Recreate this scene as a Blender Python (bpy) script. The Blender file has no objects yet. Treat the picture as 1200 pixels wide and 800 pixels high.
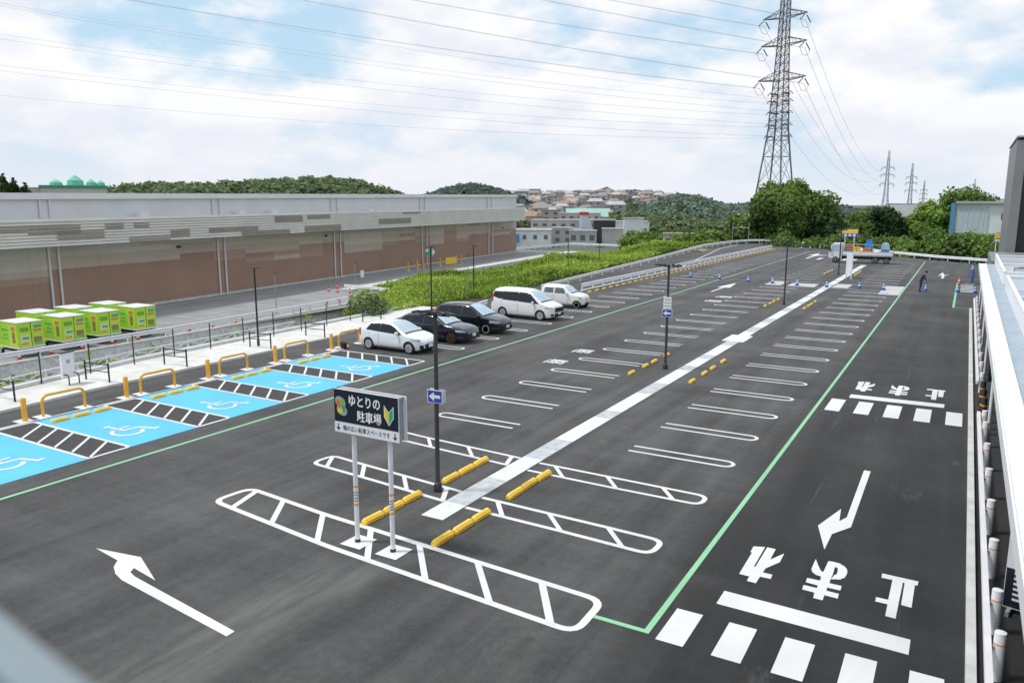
import bpy, bmesh, math, random
import numpy as np
from mathutils import Vector, Matrix
R = math.radians
scene = bpy.context.scene
col = scene.collection
rnd = random.Random(11)
nrg = np.random.default_rng(5)

# ------------------------------------------------------------------ helpers
class MB:
    def __init__(s): s.v = []; s.f = []; s.m = []
    def add(s, vs, fs, m=0):
        o = len(s.v); s.v += [tuple(p) for p in vs]
        s.f += [tuple(i + o for i in f) for f in fs]; s.m += [m] * len(fs)
        return s
    def box(s, x0, x1, y0, y1, z0, z1, m=0, M=None):
        vs = [Vector(p) for p in ((x0,y0,z0),(x1,y0,z0),(x1,y1,z0),(x0,y1,z0),(x0,y0,z1),(x1,y0,z1),(x1,y1,z1),(x0,y1,z1))]
        if M is not None: vs = [M @ p for p in vs]
        return s.add(vs, [(0,3,2,1),(4,5,6,7),(0,1,5,4),(1,2,6,5),(2,3,7,6),(3,0,4,7)], m)
    def tube(s, pts, r, n=8, m=0, cap=True):
        pts = [Vector(p) for p in pts]; rs = r if isinstance(r, (list, tuple)) else [r] * len(pts)
        rings = []; a = None
        for i, p in enumerate(pts):
            t = (pts[min(i+1, len(pts)-1)] - pts[max(i-1, 0)])
            t = t.normalized() if t.length > 1e-9 else Vector((0,0,1))
            if a is None:
                a = t.cross(Vector((0,0,1)))
                if a.length < 1e-3: a = Vector((1,0,0))
            a = (a - t * a.dot(t)).normalized(); b = t.cross(a)
            rings.append([p + (a*math.cos(2*math.pi*k/n) + b*math.sin(2*math.pi*k/n)) * rs[i] for k in range(n)])
        vs = [q for ring in rings for q in ring]; fs = []
        for i in range(len(pts)-1):
            for k in range(n):
                fs.append((i*n+k, i*n+(k+1)%n, (i+1)*n+(k+1)%n, (i+1)*n+k))
        if cap:
            fs.append(tuple(range(n-1, -1, -1))); fs.append(tuple((len(pts)-1)*n+k for k in range(n)))
        return s.add(vs, fs, m)
    def cyl(s, x, y, z0, z1, r0, r1=None, n=14, m=0):
        return s.tube([(x,y,z0),(x,y,z1)], [r0, r0 if r1 is None else r1], n, m)
    def lathe(s, prof, n=20, c=(0,0,0), m=0, axis='z'):
        vs = []; fs = []
        for (r, z) in prof:
            for k in range(n):
                a = 2*math.pi*k/n
                p = (r*math.cos(a), r*math.sin(a), z) if axis == 'z' else (r*math.cos(a), z, r*math.sin(a))
                vs.append((p[0]+c[0], p[1]+c[1], p[2]+c[2]))
        for i in range(len(prof)-1):
            for k in range(n): fs.append((i*n+k, i*n+(k+1)%n, (i+1)*n+(k+1)%n, (i+1)*n+k))
        fs.append(tuple(range(n))); fs.append(tuple((len(prof)-1)*n+k for k in range(n)))
        return s.add(vs, fs, m)
    def prism(s, poly, z0, z1, m=0):
        n = len(poly)
        vs = [(p[0],p[1],z0) for p in poly] + [(p[0],p[1],z1) for p in poly]
        fs = [tuple(range(n-1,-1,-1)), tuple(range(n,2*n))] + [(i,(i+1)%n,n+(i+1)%n,n+i) for i in range(n)]
        return s.add(vs, fs, m)
    def flat(s, poly, z, m=0):
        return s.add([(p[0],p[1],z) for p in poly], [tuple(range(len(poly)))], m)
    def strip(s, pts, w, z=None, m=0, closed=False):
        """painted line of width w along 2-D points (mitred)"""
        P = [Vector((p[0],p[1])) for p in pts]; n = len(P); L = []; Rr = []
        for i in range(n):
            a = P[i-1] if (i > 0 or closed) else None
            b = P[(i+1) % n] if (i < n-1 or closed) else None
            d1 = (P[i]-a).normalized() if a is not None else None
            d2 = (b-P[i]).normalized() if b is not None else None
            if d1 is None: d1 = d2
            if d2 is None: d2 = d1
            n1 = Vector((-d1.y,d1.x)); n2 = Vector((-d2.y,d2.x)); mm = (n1+n2)
            mm = mm.normalized() if mm.length > 1e-6 else n1
            k = w/2/max(.35, mm.dot(n1))
            L.append(P[i]+mm*k); Rr.append(P[i]-mm*k)
        zz = [pt[2] if len(pt) > 2 else z for pt in pts]
        vs = [(L[i].x,L[i].y,zz[i]) for i in range(n)] + [(Rr[i].x,Rr[i].y,zz[i]) for i in range(n)]
        m_ = n if closed else n-1
        return s.add(vs, [(n+i, n+(i+1)%n, (i+1)%n, i) for i in range(m_)], m)
    def build(s, name, mats, parent=None, loc=None, rotz=None, smooth=False, ang=35):
        me = bpy.data.meshes.new(name); me.from_pydata(s.v, [], s.f)
        if not isinstance(mats, (list, tuple)): mats = [mats]
        for m in mats: me.materials.append(m)
        if len(mats) > 1: me.polygons.foreach_set('material_index', s.m)
        me.update()
        if smooth:
            me.polygons.foreach_set('use_smooth', [True]*len(me.polygons)); me.set_sharp_from_angle(angle=R(ang))
        o = bpy.data.objects.new(name, me); col.objects.link(o)
        if parent is not None: o.parent = parent
        if loc is not None: o.location = loc
        if rotz is not None: o.rotation_euler.z = rotz
        return o

def tag(o, label=None, cat=None, group=None, kind=None):
    if label: o['label'] = label
    if cat: o['category'] = cat
    if group: o['group'] = group
    if kind: o['kind'] = kind
    return o
def thing(name, label, cat, loc=(0,0,0), rotz=0, group=None):
    o = bpy.data.objects.new(name, None); o.empty_display_size = .2; col.objects.link(o)
    o.location = loc; o.rotation_euler.z = rotz
    return tag(o, label, cat, group)
def dup(root, loc, rotz=0, label=None, group=None, scale=None):
    def rec(o, parent):
        c = o.copy(); col.objects.link(c)
        if parent is not None: c.parent = parent
        for ch in kids.get(o.name, []): rec(ch, c)
        return c
    kids = {}
    def walk(o):
        kids[o.name] = list(o.children)
        for ch in o.children: walk(ch)
    walk(root)
    c = rec(root, None)
    c.location = loc; c.rotation_euler.z = rotz
    if scale is not None: c.scale = scale if isinstance(scale, (tuple, list)) else (scale,)*3
    if label: c['label'] = label
    if group: c['group'] = group
    return c
ORD = ['first','second','third','fourth','fifth','sixth','seventh','eighth','ninth','tenth','eleventh','twelfth','thirteenth','fourteenth','fifteenth','sixteenth','seventeenth','eighteenth','nineteenth','twentieth']
TENS = {2:'twenty',3:'thirty',4:'forty',5:'fifty',6:'sixty'}
def ordn(i):
    if i < 20: return ORD[i]
    t, u = divmod(i+1, 10)
    if u == 0: return TENS[t][:-1]+'ieth'
    return TENS[t]+'-'+ORD[u-1]

# ------------------------------------------------------------------ materials
def newmat(name):
    m = bpy.data.materials.new(name); m.use_nodes = True
    nt = m.node_tree; return m, nt, nt.nodes['Principled BSDF']
def mat(name, c, rough=.6, metal=0., var=.08, scale=2.5, bump=0., bscale=60., spec=.5, coat=0., dirt=0., objvar=0.):
    m, nt, b = newmat(name); N = nt.nodes.new; L = nt.links.new
    tc = N('ShaderNodeTexCoord'); nz = N('ShaderNodeTexNoise'); nz.inputs['Scale'].default_value = scale; nz.inputs['Detail'].default_value = 6
    L(tc.outputs['Object'], nz.inputs['Vector'])
    mr = N('ShaderNodeMapRange'); mr.inputs[1].default_value = .3; mr.inputs[2].default_value = .7
    mr.inputs[3].default_value = 1-var; mr.inputs[4].default_value = 1+var
    L(nz.outputs['Fac'], mr.inputs[0])
    mx = N('ShaderNodeMix'); mx.data_type = 'RGBA'; mx.blend_type = 'MULTIPLY'; mx.inputs[0].default_value = 1
    mx.inputs[6].default_value = (*c, 1); L(mr.outputs[0], mx.inputs[7]); out = mx.outputs[2]
    if objvar:
        oi = N('ShaderNodeObjectInfo'); m2 = N('ShaderNodeMapRange'); m2.inputs[3].default_value = 1-objvar; m2.inputs[4].default_value = 1+objvar
        L(oi.outputs['Random'], m2.inputs[0]); m3 = N('ShaderNodeMix'); m3.data_type = 'RGBA'; m3.blend_type = 'MULTIPLY'; m3.inputs[0].default_value = 1
        L(out, m3.inputs[6]); L(m2.outputs[0], m3.inputs[7]); out = m3.outputs[2]
    if dirt:
        n2 = N('ShaderNodeTexNoise'); n2.inputs['Scale'].default_value = scale*.35; n2.inputs['Detail'].default_value = 10; n2.inputs['Roughness'].default_value = .7
        L(tc.outputs['Object'], n2.inputs['Vector'])
        r2 = N('ShaderNodeMapRange'); r2.inputs[1].default_value = .48; r2.inputs[2].default_value = .75; r2.inputs[4].default_value = dirt
        L(n2.outputs['Fac'], r2.inputs[0]); m4 = N('ShaderNodeMix'); m4.data_type = 'RGBA'
        m4.inputs[7].default_value = (.13,.11,.09,1); L(r2.outputs[0], m4.inputs[0]); L(out, m4.inputs[6]); out = m4.outputs[2]
    L(out, b.inputs['Base Color'])
    b.inputs['Roughness'].default_value = rough; b.inputs['Metallic'].default_value = metal
    b.inputs['Specular IOR Level'].default_value = spec; b.inputs['Coat Weight'].default_value = coat; b.inputs['Coat Roughness'].default_value = .05
    if bump:
        n3 = N('ShaderNodeTexNoise'); n3.inputs['Scale'].default_value = bscale; n3.inputs['Detail'].default_value = 4
        L(tc.outputs['Object'], n3.inputs['Vector']); bp = N('ShaderNodeBump'); bp.inputs['Strength'].default_value = bump; bp.inputs['Distance'].default_value = .02
        L(n3.outputs['Fac'], bp.inputs['Height']); L(bp.outputs[0], b.inputs['Normal'])
    return m

def asphalt(name, c0, c1, dark_lane=False):
    m, nt, b = newmat(name); N = nt.nodes.new; L = nt.links.new
    tc = N('ShaderNodeTexCoord')
    def noise(sc, mp=None, det=6, rough=.55):
        n = N('ShaderNodeTexNoise'); n.inputs['Scale'].default_value = sc; n.inputs['Detail'].default_value = det; n.inputs['Roughness'].default_value = rough
        if mp:
            k = N('ShaderNodeMapping'); k.inputs['Scale'].default_value = mp; L(tc.outputs['Object'], k.inputs['Vector']); L(k.outputs[0], n.inputs['Vector'])
        else: L(tc.outputs['Object'], n.inputs['Vector'])
        return n.outputs['Fac']
    def rng(s, a, b_, c, d):
        r = N('ShaderNodeMapRange'); r.inputs[1].default_value = a; r.inputs[2].default_value = b_; r.inputs[3].default_value = c; r.inputs[4].default_value = d
        L(s, r.inputs[0]); return r.outputs[0]
    def math_(op, a, b_):
        k = N('ShaderNodeMath'); k.operation = op
        for i, q in enumerate((a, b_)):
            if isinstance(q, float): k.inputs[i].default_value = q
            else: L(q, k.inputs[i])
        return k.outputs[0]
    patch = rng(noise(.28), .35, .68, 0, 1)
    streak = rng(noise(1.0, (1.3, .07, 1)), .38, .66, 0, 1)
    cross = rng(noise(1.0, (.09, 1.1, 1)), .5, .75, 0, .55)
    fine = rng(noise(5, None, 8, .7), .3, .7, -.14, .14)
    grain = math_('ADD', rng(noise(42, None, 3, .7), .3, .7, -.26, .26), rng(noise(140, None, 2), .3, .7, -.16, .16))
    f = math_('ADD', math_('MULTIPLY', patch, .40), math_('MULTIPLY', streak, .36))
    f = math_('ADD', f, math_('MULTIPLY', cross, .34)); f = math_('ADD', f, fine); f = math_('ADD', f, grain)
    mx = N('ShaderNodeMix'); mx.data_type = 'RGBA'; mx.inputs[6].default_value = (*c0,1); mx.inputs[7].default_value = (*c1,1); L(f, mx.inputs[0]); out = mx.outputs[2]
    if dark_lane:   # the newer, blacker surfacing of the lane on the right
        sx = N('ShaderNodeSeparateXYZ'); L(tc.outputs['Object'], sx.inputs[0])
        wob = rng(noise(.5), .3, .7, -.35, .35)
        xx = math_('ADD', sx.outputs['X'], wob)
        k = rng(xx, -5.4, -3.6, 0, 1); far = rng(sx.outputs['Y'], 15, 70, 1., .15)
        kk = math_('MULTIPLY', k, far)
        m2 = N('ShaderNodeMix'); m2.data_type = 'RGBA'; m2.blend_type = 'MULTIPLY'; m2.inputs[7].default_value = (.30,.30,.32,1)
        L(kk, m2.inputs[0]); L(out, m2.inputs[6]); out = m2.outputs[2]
        def near(axis, pos, wd, amp=.05):
            q = math_('ABSOLUTE', math_('ADD', math_('ADD', sx.outputs[axis], -float(pos)), rng(noise(.8), .3, .7, -amp, amp)), 0.)
            return rng(q, wd*.4, wd, 1, 0)
        seam = None
        for ax, pos, wd in (('X',-17.3,.03),('X',-4.95,.025),('X',-1.75,.03),('X',-22.9,.03),('Y',27.2,.03),('Y',46.3,.04),('X',-11.15,.05)):
            s_ = near(ax, pos, wd); seam = s_ if seam is None else math_('MAXIMUM', seam, s_)
        m4 = N('ShaderNodeMix'); m4.data_type = 'RGBA'; m4.inputs[7].default_value = (.028,.028,.03,1); L(math_('MULTIPLY', seam, rng(noise(.35), .42, .6, 0, .45)), m4.inputs[0]); L(out, m4.inputs[6]); out = m4.outputs[2]
        band = math_('MULTIPLY', near('X', -10.35, .95, .25), rng(sx.outputs['Y'], 10.9, 11.9, 1, 0)); band = math_('MULTIPLY', band, rng(noise(1.4, (2.5,.35,1)), .35, .65, .1, .75))
        m5 = N('ShaderNodeMix'); m5.data_type = 'RGBA'; m5.inputs[7].default_value = (.15,.147,.14,1); L(band, m5.inputs[0]); L(out, m5.inputs[6]); out = m5.outputs[2]
        # fine pale scratches
        scr = math_('MULTIPLY', rng(noise(1.0, (5.,.12,1), 4), .66, .72, 0, .16), rng(noise(.25), .45, .6, 0, 1))
        m6 = N('ShaderNodeMix'); m6.data_type = 'RGBA'; m6.inputs[7].default_value = (.24,.235,.23,1); L(scr, m6.inputs[0]); L(out, m6.inputs[6]); out = m6.outputs[2]
        # pale dusty scuffs
        d = rng(noise(.9, (.8,.35,1), 9, .72), .60, .78, 0, .55)
        m3 = N('ShaderNodeMix'); m3.data_type = 'RGBA'; m3.inputs[7].default_value = (.17,.162,.15,1); L(d, m3.inputs[0]); L(out, m3.inputs[6]); out = m3.outputs[2]
    L(out, b.inputs['Base Color']); b.inputs['Roughness'].default_value = .86; b.inputs['Specular IOR Level'].default_value = .4; b.inputs['Sheen Weight'].default_value = .07; b.inputs['Sheen Roughness'].default_value = .45
    bp = N('ShaderNodeBump'); bp.inputs['Strength'].default_value = .35; bp.inputs['Distance'].default_value = .01
    L(noise(90, None, 3), bp.inputs['Height']); L(bp.outputs[0], b.inputs['Normal'])
    return m

def paint(name, c, wear=.35):
    m, nt, b = newmat(name); N = nt.nodes.new; L = nt.links.new
    tc = N('ShaderNodeTexCoord')
    n = N('ShaderNodeTexNoise'); n.inputs['Scale'].default_value = 9; n.inputs['Detail'].default_value = 9; n.inputs['Roughness'].default_value = .7
    L(tc.outputs['Object'], n.inputs['Vector'])
    r = N('ShaderNodeMapRange'); r.inputs[1].default_value = .55; r.inputs[2].default_value = .8; r.inputs[4].default_value = wear; L(n.outputs['Fac'], r.inputs[0])
    n2 = N('ShaderNodeTexNoise'); n2.inputs['Scale'].default_value = .6; n2.inputs['Detail'].default_value = 5; L(tc.outputs['Object'], n2.inputs['Vector'])
    r2 = N('ShaderNodeMapRange'); r2.inputs[1].default_value = .3; r2.inputs[2].default_value = .7; r2.inputs[3].default_value = .9; r2.inputs[4].default_value = 1.05; L(n2.outputs['Fac'], r2.inputs[0])
    k = N('ShaderNodeMix'); k.data_type = 'RGBA'; k.blend_type = 'MULTIPLY'; k.inputs[0].default_value = 1; k.inputs[6].default_value = (*c,1); L(r2.outputs[0], k.inputs[7])
    mx = N('ShaderNodeMix'); mx.data_type = 'RGBA'; mx.inputs[7].default_value = (c[0]*.45+.03,c[1]*.45+.03,c[2]*.45+.03,1); L(r.outputs[0], mx.inputs[0]); L(k.outputs[2], mx.inputs[6])
    L(mx.outputs[2], b.inputs['Base Color']); b.inputs['Roughness'].default_value = .6
    bp = N('ShaderNodeBump'); bp.inputs['Strength'].default_value = .2; bp.inputs['Distance'].default_value = .005
    n3 = N('ShaderNodeTexNoise'); n3.inputs['Scale'].default_value = 90; L(tc.outputs['Object'], n3.inputs['Vector']); L(n3.outputs['Fac'], bp.inputs['Height']); L(bp.outputs[0], b.inputs['Normal'])
    return m

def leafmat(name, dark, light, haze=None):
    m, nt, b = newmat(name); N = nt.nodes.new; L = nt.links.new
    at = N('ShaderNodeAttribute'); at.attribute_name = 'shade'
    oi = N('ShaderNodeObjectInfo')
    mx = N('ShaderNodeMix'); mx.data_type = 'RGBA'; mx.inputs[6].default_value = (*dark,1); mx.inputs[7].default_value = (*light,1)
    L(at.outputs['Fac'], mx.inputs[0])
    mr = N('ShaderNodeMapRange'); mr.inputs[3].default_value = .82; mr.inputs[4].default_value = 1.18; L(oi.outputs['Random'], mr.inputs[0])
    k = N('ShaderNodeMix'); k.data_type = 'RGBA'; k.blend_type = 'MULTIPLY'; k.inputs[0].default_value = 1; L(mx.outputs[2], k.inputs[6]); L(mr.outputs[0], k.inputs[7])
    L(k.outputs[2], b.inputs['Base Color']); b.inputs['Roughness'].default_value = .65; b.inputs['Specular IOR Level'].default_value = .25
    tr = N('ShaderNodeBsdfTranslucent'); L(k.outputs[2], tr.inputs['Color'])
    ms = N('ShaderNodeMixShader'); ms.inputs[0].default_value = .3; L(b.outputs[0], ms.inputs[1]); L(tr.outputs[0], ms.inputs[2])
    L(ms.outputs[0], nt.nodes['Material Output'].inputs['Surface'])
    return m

def glassmat(name, c=(.02,.03,.035), rough=.04, spec=.6):
    m, nt, b = newmat(name); N = nt.nodes.new; L = nt.links.new
    tc = N('ShaderNodeTexCoord'); n = N('ShaderNodeTexNoise'); n.inputs['Scale'].default_value = 1.3; L(tc.outputs['Object'], n.inputs['Vector'])
    mx = N('ShaderNodeMix'); mx.data_type = 'RGBA'; mx.inputs[6].default_value = (*c,1); mx.inputs[7].default_value = (c[0]*2,c[1]*2,c[2]*2,1); L(n.outputs['Fac'], mx.inputs[0])
    L(mx.outputs[2], b.inputs['Base Color']); b.inputs['Roughness'].default_value = rough; b.inputs['Specular IOR Level'].default_value = spec
    return m

M = {}
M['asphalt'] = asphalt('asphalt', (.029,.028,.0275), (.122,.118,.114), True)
M['asphalt_old'] = asphalt('weathered_asphalt', (.22,.218,.215), (.36,.355,.35))
M['white_line'] = paint('white_road_paint', (.70,.70,.70), .32)
M['grey_line'] = paint('worn_road_paint', (.52,.52,.52), .5)
M['green_line'] = paint('green_road_paint', (.26,.56,.32), .4)
M['blue_bay'] = paint('blue_bay_paint', (.10,.50,.86), .16)
M['bay_dark'] = mat('dark_bay_asphalt', (.048,.045,.046), .85, 0, .25, 6, .3, 90)
M['drain'] = mat('drain_grating_metal', (.70,.71,.71), .5, .0, .12, 3, .1, 30)
M['concrete'] = mat('pale_concrete', (.66,.65,.62), .85, 0, .12, 1.3, .2, 50, dirt=.25)
M['kerb'] = mat('kerb_concrete', (.60,.60,.59), .85, 0, .12, 2, .2, 50, dirt=.3)
M['white'] = mat('white_painted_steel', (.80,.80,.82), .4, 0, .04, 2, dirt=.06)
M['lilac'] = mat('galvanised_guardrail', (.86,.86,.93), .4, .0, .06, 1.2, dirt=.08)
M['yellow'] = mat('yellow_plastic', (.92,.58,.05), .42, 0, .08, 6)
M['orange_yellow'] = mat('orange_painted_steel', (.86,.42,.035), .4, 0, .06, 4)
M['orange_reflect'] = mat('amber_reflector', (.85,.33,.02), .25, 0, .05, 8)
M['black'] = mat('black_painted_steel', (.018,.018,.02), .42, 0, .2, 5)
M['dark_grey'] = mat('dark_grey_steel', (.055,.057,.06), .45, .2, .15, 4)
M['grey'] = mat('grey_steel', (.36,.37,.38), .5, .3, .1, 4)
M['rubber'] = mat('tyre_rubber', (.016,.016,.017), .8, 0, .2, 20)
M['alloy'] = mat('alloy_wheel', (.62,.63,.65), .35, .25, .06, 8)
M['bronze'] = mat('bronze_wheel', (.16,.10,.055), .35, .6, .08, 8)
M['glass'] = glassmat('tinted_glass', (.010,.013,.017), .08, .35)
M['screen'] = glassmat('windscreen_glass', (.30,.39,.45), .06, .9); M['clear_glass'] = glassmat('clear_side_glass', (.07,.09,.095), .06, .6)  # windscreen base colour paled to stand in for reflected sky
M['car_white'] = mat('white_car_paint', (.80,.81,.82), .25, 0, .015, 1, coat=.6)
M['car_navy'] = mat('dark_navy_car_paint', (.010,.014,.026), .2, .2, .06, 1, coat=1)
M['car_black'] = mat('black_car_paint', (.012,.014,.02), .2, .2, .06, 1, coat=1)
M['lens'] = mat('headlight_lens', (.62,.65,.66), .12, .3, .1, 14, coat=1)
M['tail'] = mat('tail_light', (.42,.02,.02), .15, 0, .1, 9, coat=1)
M['plate'] = mat('number_plate', (.82,.82,.80), .45, 0, .03, 5)
M['plate_yellow'] = mat('yellow_number_plate', (.80,.58,.03), .45, 0, .03, 5)
M['trim'] = mat('black_plastic_trim', (.015,.015,.016), .5, 0, .2, 8)
M['chrome'] = mat('chrome_trim', (.7,.71,.72), .15, 1, .04, 8)

# ------------------------------------------------------------------ foliage
def quad_mesh(name, C, U, V, shade, mt):
    n = len(C); P = np.empty((n,4,3), np.float32)
    P[:,0] = C-U-V; P[:,1] = C+U-V*.6; P[:,2] = C+U*.8+V; P[:,3] = C-U*.7+V*.8
    me = bpy.data.meshes.new(name); me.vertices.add(n*4); me.vertices.foreach_set('co', P.ravel())
    me.loops.add(n*4); me.loops.foreach_set('vertex_index', np.arange(n*4, dtype=np.int32))
    me.polygons.add(n); me.polygons.foreach_set('loop_start', np.arange(0, n*4, 4, dtype=np.int32))
    a = me.attributes.new('shade', 'FLOAT', 'FACE'); a.data.foreach_set('value', np.clip(shade,0,1).astype(np.float32))
    me.materials.append(mt); me.update(calc_edges=True); me.validate()
    return me
def leaf_axes(n, size, up=.5, rg=nrg, nrm=None):
    d = rg.normal(size=(n,3))
    if nrm is not None: d = d*.75 + nrm*1.0
    d[:,2] += up; d /= np.linalg.norm(d,axis=1)[:,None]
    t = rg.normal(size=(n,3)); u = np.cross(d,t); u /= np.linalg.norm(u,axis=1)[:,None]+1e-9; v = np.cross(d,u)
    s = size*rg.uniform(.6,1.4,(n,1)); return u*s, v*s*rg.uniform(.55,.95,(n,1))
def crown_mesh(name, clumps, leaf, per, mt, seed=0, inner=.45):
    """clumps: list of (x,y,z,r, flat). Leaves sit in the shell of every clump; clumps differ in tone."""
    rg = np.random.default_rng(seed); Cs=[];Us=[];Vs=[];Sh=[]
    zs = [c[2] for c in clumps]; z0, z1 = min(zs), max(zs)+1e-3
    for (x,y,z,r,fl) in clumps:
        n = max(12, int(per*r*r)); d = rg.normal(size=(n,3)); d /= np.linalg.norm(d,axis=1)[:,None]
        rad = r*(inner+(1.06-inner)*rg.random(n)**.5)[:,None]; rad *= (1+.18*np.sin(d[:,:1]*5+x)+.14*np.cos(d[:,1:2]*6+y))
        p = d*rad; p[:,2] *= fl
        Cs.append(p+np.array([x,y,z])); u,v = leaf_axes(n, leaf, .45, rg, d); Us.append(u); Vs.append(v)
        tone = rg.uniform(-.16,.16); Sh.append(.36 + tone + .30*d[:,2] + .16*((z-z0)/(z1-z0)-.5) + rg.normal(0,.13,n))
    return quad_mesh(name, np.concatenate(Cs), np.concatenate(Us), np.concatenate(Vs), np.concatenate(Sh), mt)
def mesh_obj(name, me, parent=None, loc=None):
    o = bpy.data.objects.new(name, me); col.objects.link(o)
    if parent is not None: o.parent = parent
    if loc is not None: o.location = loc
    return o
M['leaf_tree'] = leafmat('tree_leaves', (.03,.066,.016), (.22,.34,.07))
M['leaf_dark'] = leafmat('dark_leaves', (.014,.036,.014), (.085,.15,.04))
M['leaf_bright'] = leafmat('bright_leaves', (.05,.105,.018), (.28,.42,.075))
M['leaf_bank'] = leafmat('bank_leaves', (.085,.16,.018), (.50,.64,.10))
M['leaf_bush'] = leafmat('bush_leaves', (.02,.046,.011), (.17,.27,.05))
M['leaf_pale'] = leafmat('pale_shrub_leaves', (.10,.15,.05), (.36,.44,.17))
M['leaf_far'] = leafmat('distant_leaves', (.085,.125,.065), (.225,.28,.125))  # distance haze mixed into this and the next two leaf colours
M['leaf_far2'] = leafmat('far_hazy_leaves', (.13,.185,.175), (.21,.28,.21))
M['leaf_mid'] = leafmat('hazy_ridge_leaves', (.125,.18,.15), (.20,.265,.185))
M['bark'] = mat('tree_bark', (.075,.06,.045), .9, 0, .3, 4, .6, 25)

def make_tree(name, label, cat, loc, h, w, leaf, per, mt, seed, nclump=16, trunk_r=.25, crown_from=.25, group=None, rot=0, flat=.8, limbs=6):
    rg = random.Random(seed); t = thing(name, label, cat, loc, rot, group)
    cl = []; cz = h*(crown_from+(1-crown_from)/2); ch = h*(1-crown_from)/2
    for i in range(nclump):
        th = rg.uniform(0, 2*math.pi); ph = math.acos(rg.uniform(-.75,1)); rr = rg.uniform(.35,.95)
        r = rg.uniform(.20,.34)*min(w, h*.9)
        x = math.cos(th)*math.sin(ph)*rr*(w/2-r*.6); y = math.sin(th)*math.sin(ph)*rr*(w/2-r*.6); z = cz+math.cos(ph)*rr*(ch-r*.5)
        cl.append((x,y,z,r,flat))
    mb = MB(); top = h*.72
    bend = [(0,0,0),(rg.uniform(-.03,.03)*w,rg.uniform(-.03,.03)*w,top*.35),(rg.uniform(-.06,.06)*w,rg.uniform(-.06,.06)*w,top*.7),(0,0,top)]
    mb.tube(bend, [trunk_r*1.25,trunk_r,trunk_r*.65,trunk_r*.2], 8)
    for c in sorted(cl, key=lambda q: q[2])[:limbs]:
        k = rg.uniform(.25,.6); b0 = Vector(bend[1]).lerp(Vector(bend[2]), k)
        mid = b0.lerp(Vector(c[:3]), .5)+Vector((0,0,.06*h)); mb.tube([b0, mid, Vector(c[:3])], [trunk_r*.45,trunk_r*.3,trunk_r*.1], 6)
    mb.build('trunk', M['bark'], t, smooth=True)
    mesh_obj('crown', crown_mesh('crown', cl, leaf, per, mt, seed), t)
    return t

# ------------------------------------------------------------------ text
def text_mesh(s, bold=0., align='CENTER'):
    c = bpy.data.curves.new('lettering', 'FONT'); c.body = s; c.align_x = align; c.size = 1; c.offset = bold; c.resolution_u = 3; c.fill_mode = 'BOTH'
    o = bpy.data.objects.new('lettering', c); col.objects.link(o)
    bpy.context.view_layer.update()
    me = bpy.data.meshes.new_from_object(o.evaluated_get(bpy.context.evaluated_depsgraph_get()))
    bpy.data.objects.remove(o); bpy.data.curves.remove(c)
    me.materials.clear(); return me
def fit_text(s, mt, M4, w, h, bold=0., parent=None, name='lettering', fat=0.):
    """text scaled to w x h, centred at the origin of M4, lying in its xy plane"""
    me = text_mesh(s, bold); co = np.empty(len(me.vertices)*3, np.float32); me.vertices.foreach_get('co', co); co = co.reshape(-1,3)
    a, b = co.min(0), co.max(0); co = (co-(a+b)/2); co[:,0] *= w/max(1e-6,b[0]-a[0]); co[:,1] *= h/max(1e-6,b[1]-a[1]); co[:,2] = 0
    me.vertices.foreach_set('co', co.ravel()); 
    if fat:      # heavier strokes: the outline repeated a little to each side, each copy a hair higher
        bmx = bmesh.new(); bmx.from_mesh(me); src = bmx.verts[:] + bmx.edges[:] + bmx.faces[:]
        for i, (a_, b_) in enumerate(((1,0),(-1,0),(0,1),(0,-1),(.7,.7),(-.7,.7),(.7,-.7),(-.7,-.7))):
            g = bmesh.ops.duplicate(bmx, geom=src)['geom']; bmesh.ops.translate(bmx, verts=[q for q in g if isinstance(q, bmesh.types.BMVert)], vec=(a_*fat*w, b_*fat*w, .0006*(i+1)))
        bmx.to_mesh(me); bmx.free()
    me.transform(M4); me.materials.append(mt); me.update(); me.name = name
    o = bpy.data.objects.new(name, me); col.objects.link(o)
    if parent is not None: o.parent = parent
    return o
# ------------------------------------------------------------------ terrain and ground
ZY = -3.0        # level of the delivery yard beyond the walkway
def sstep(a, b, x):
    t = max(0., min(1., (x-a)/(b-a))); return t*t*(3-2*t)
m, nt, b = newmat('far_ground'); N = nt.nodes.new; L = nt.links.new
tc = N('ShaderNodeTexCoord'); n1 = N('ShaderNodeTexNoise'); n1.inputs['Scale'].default_value = .02; n1.inputs['Detail'].default_value = 8; L(tc.outputs['Object'], n1.inputs['Vector'])
cr = N('ShaderNodeValToRGB'); e = cr.color_ramp.elements; e[0].position = .38; e[0].color = (.05,.085,.04,1); e[1].position = .62; e[1].color = (.16,.17,.15,1)
L(n1.outputs['Fac'], cr.inputs['Fac']); L(cr.outputs['Color'], b.inputs['Base Color']); b.inputs['Roughness'].default_value = .95
M['far_ground'] = m
mb = MB(); mb.flat([(-3500,-400),(3500,-400),(3500,5000),(-3500,5000)], -7.2)
tag(mb.build('ground', M['far_ground']), kind='structure')

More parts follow.
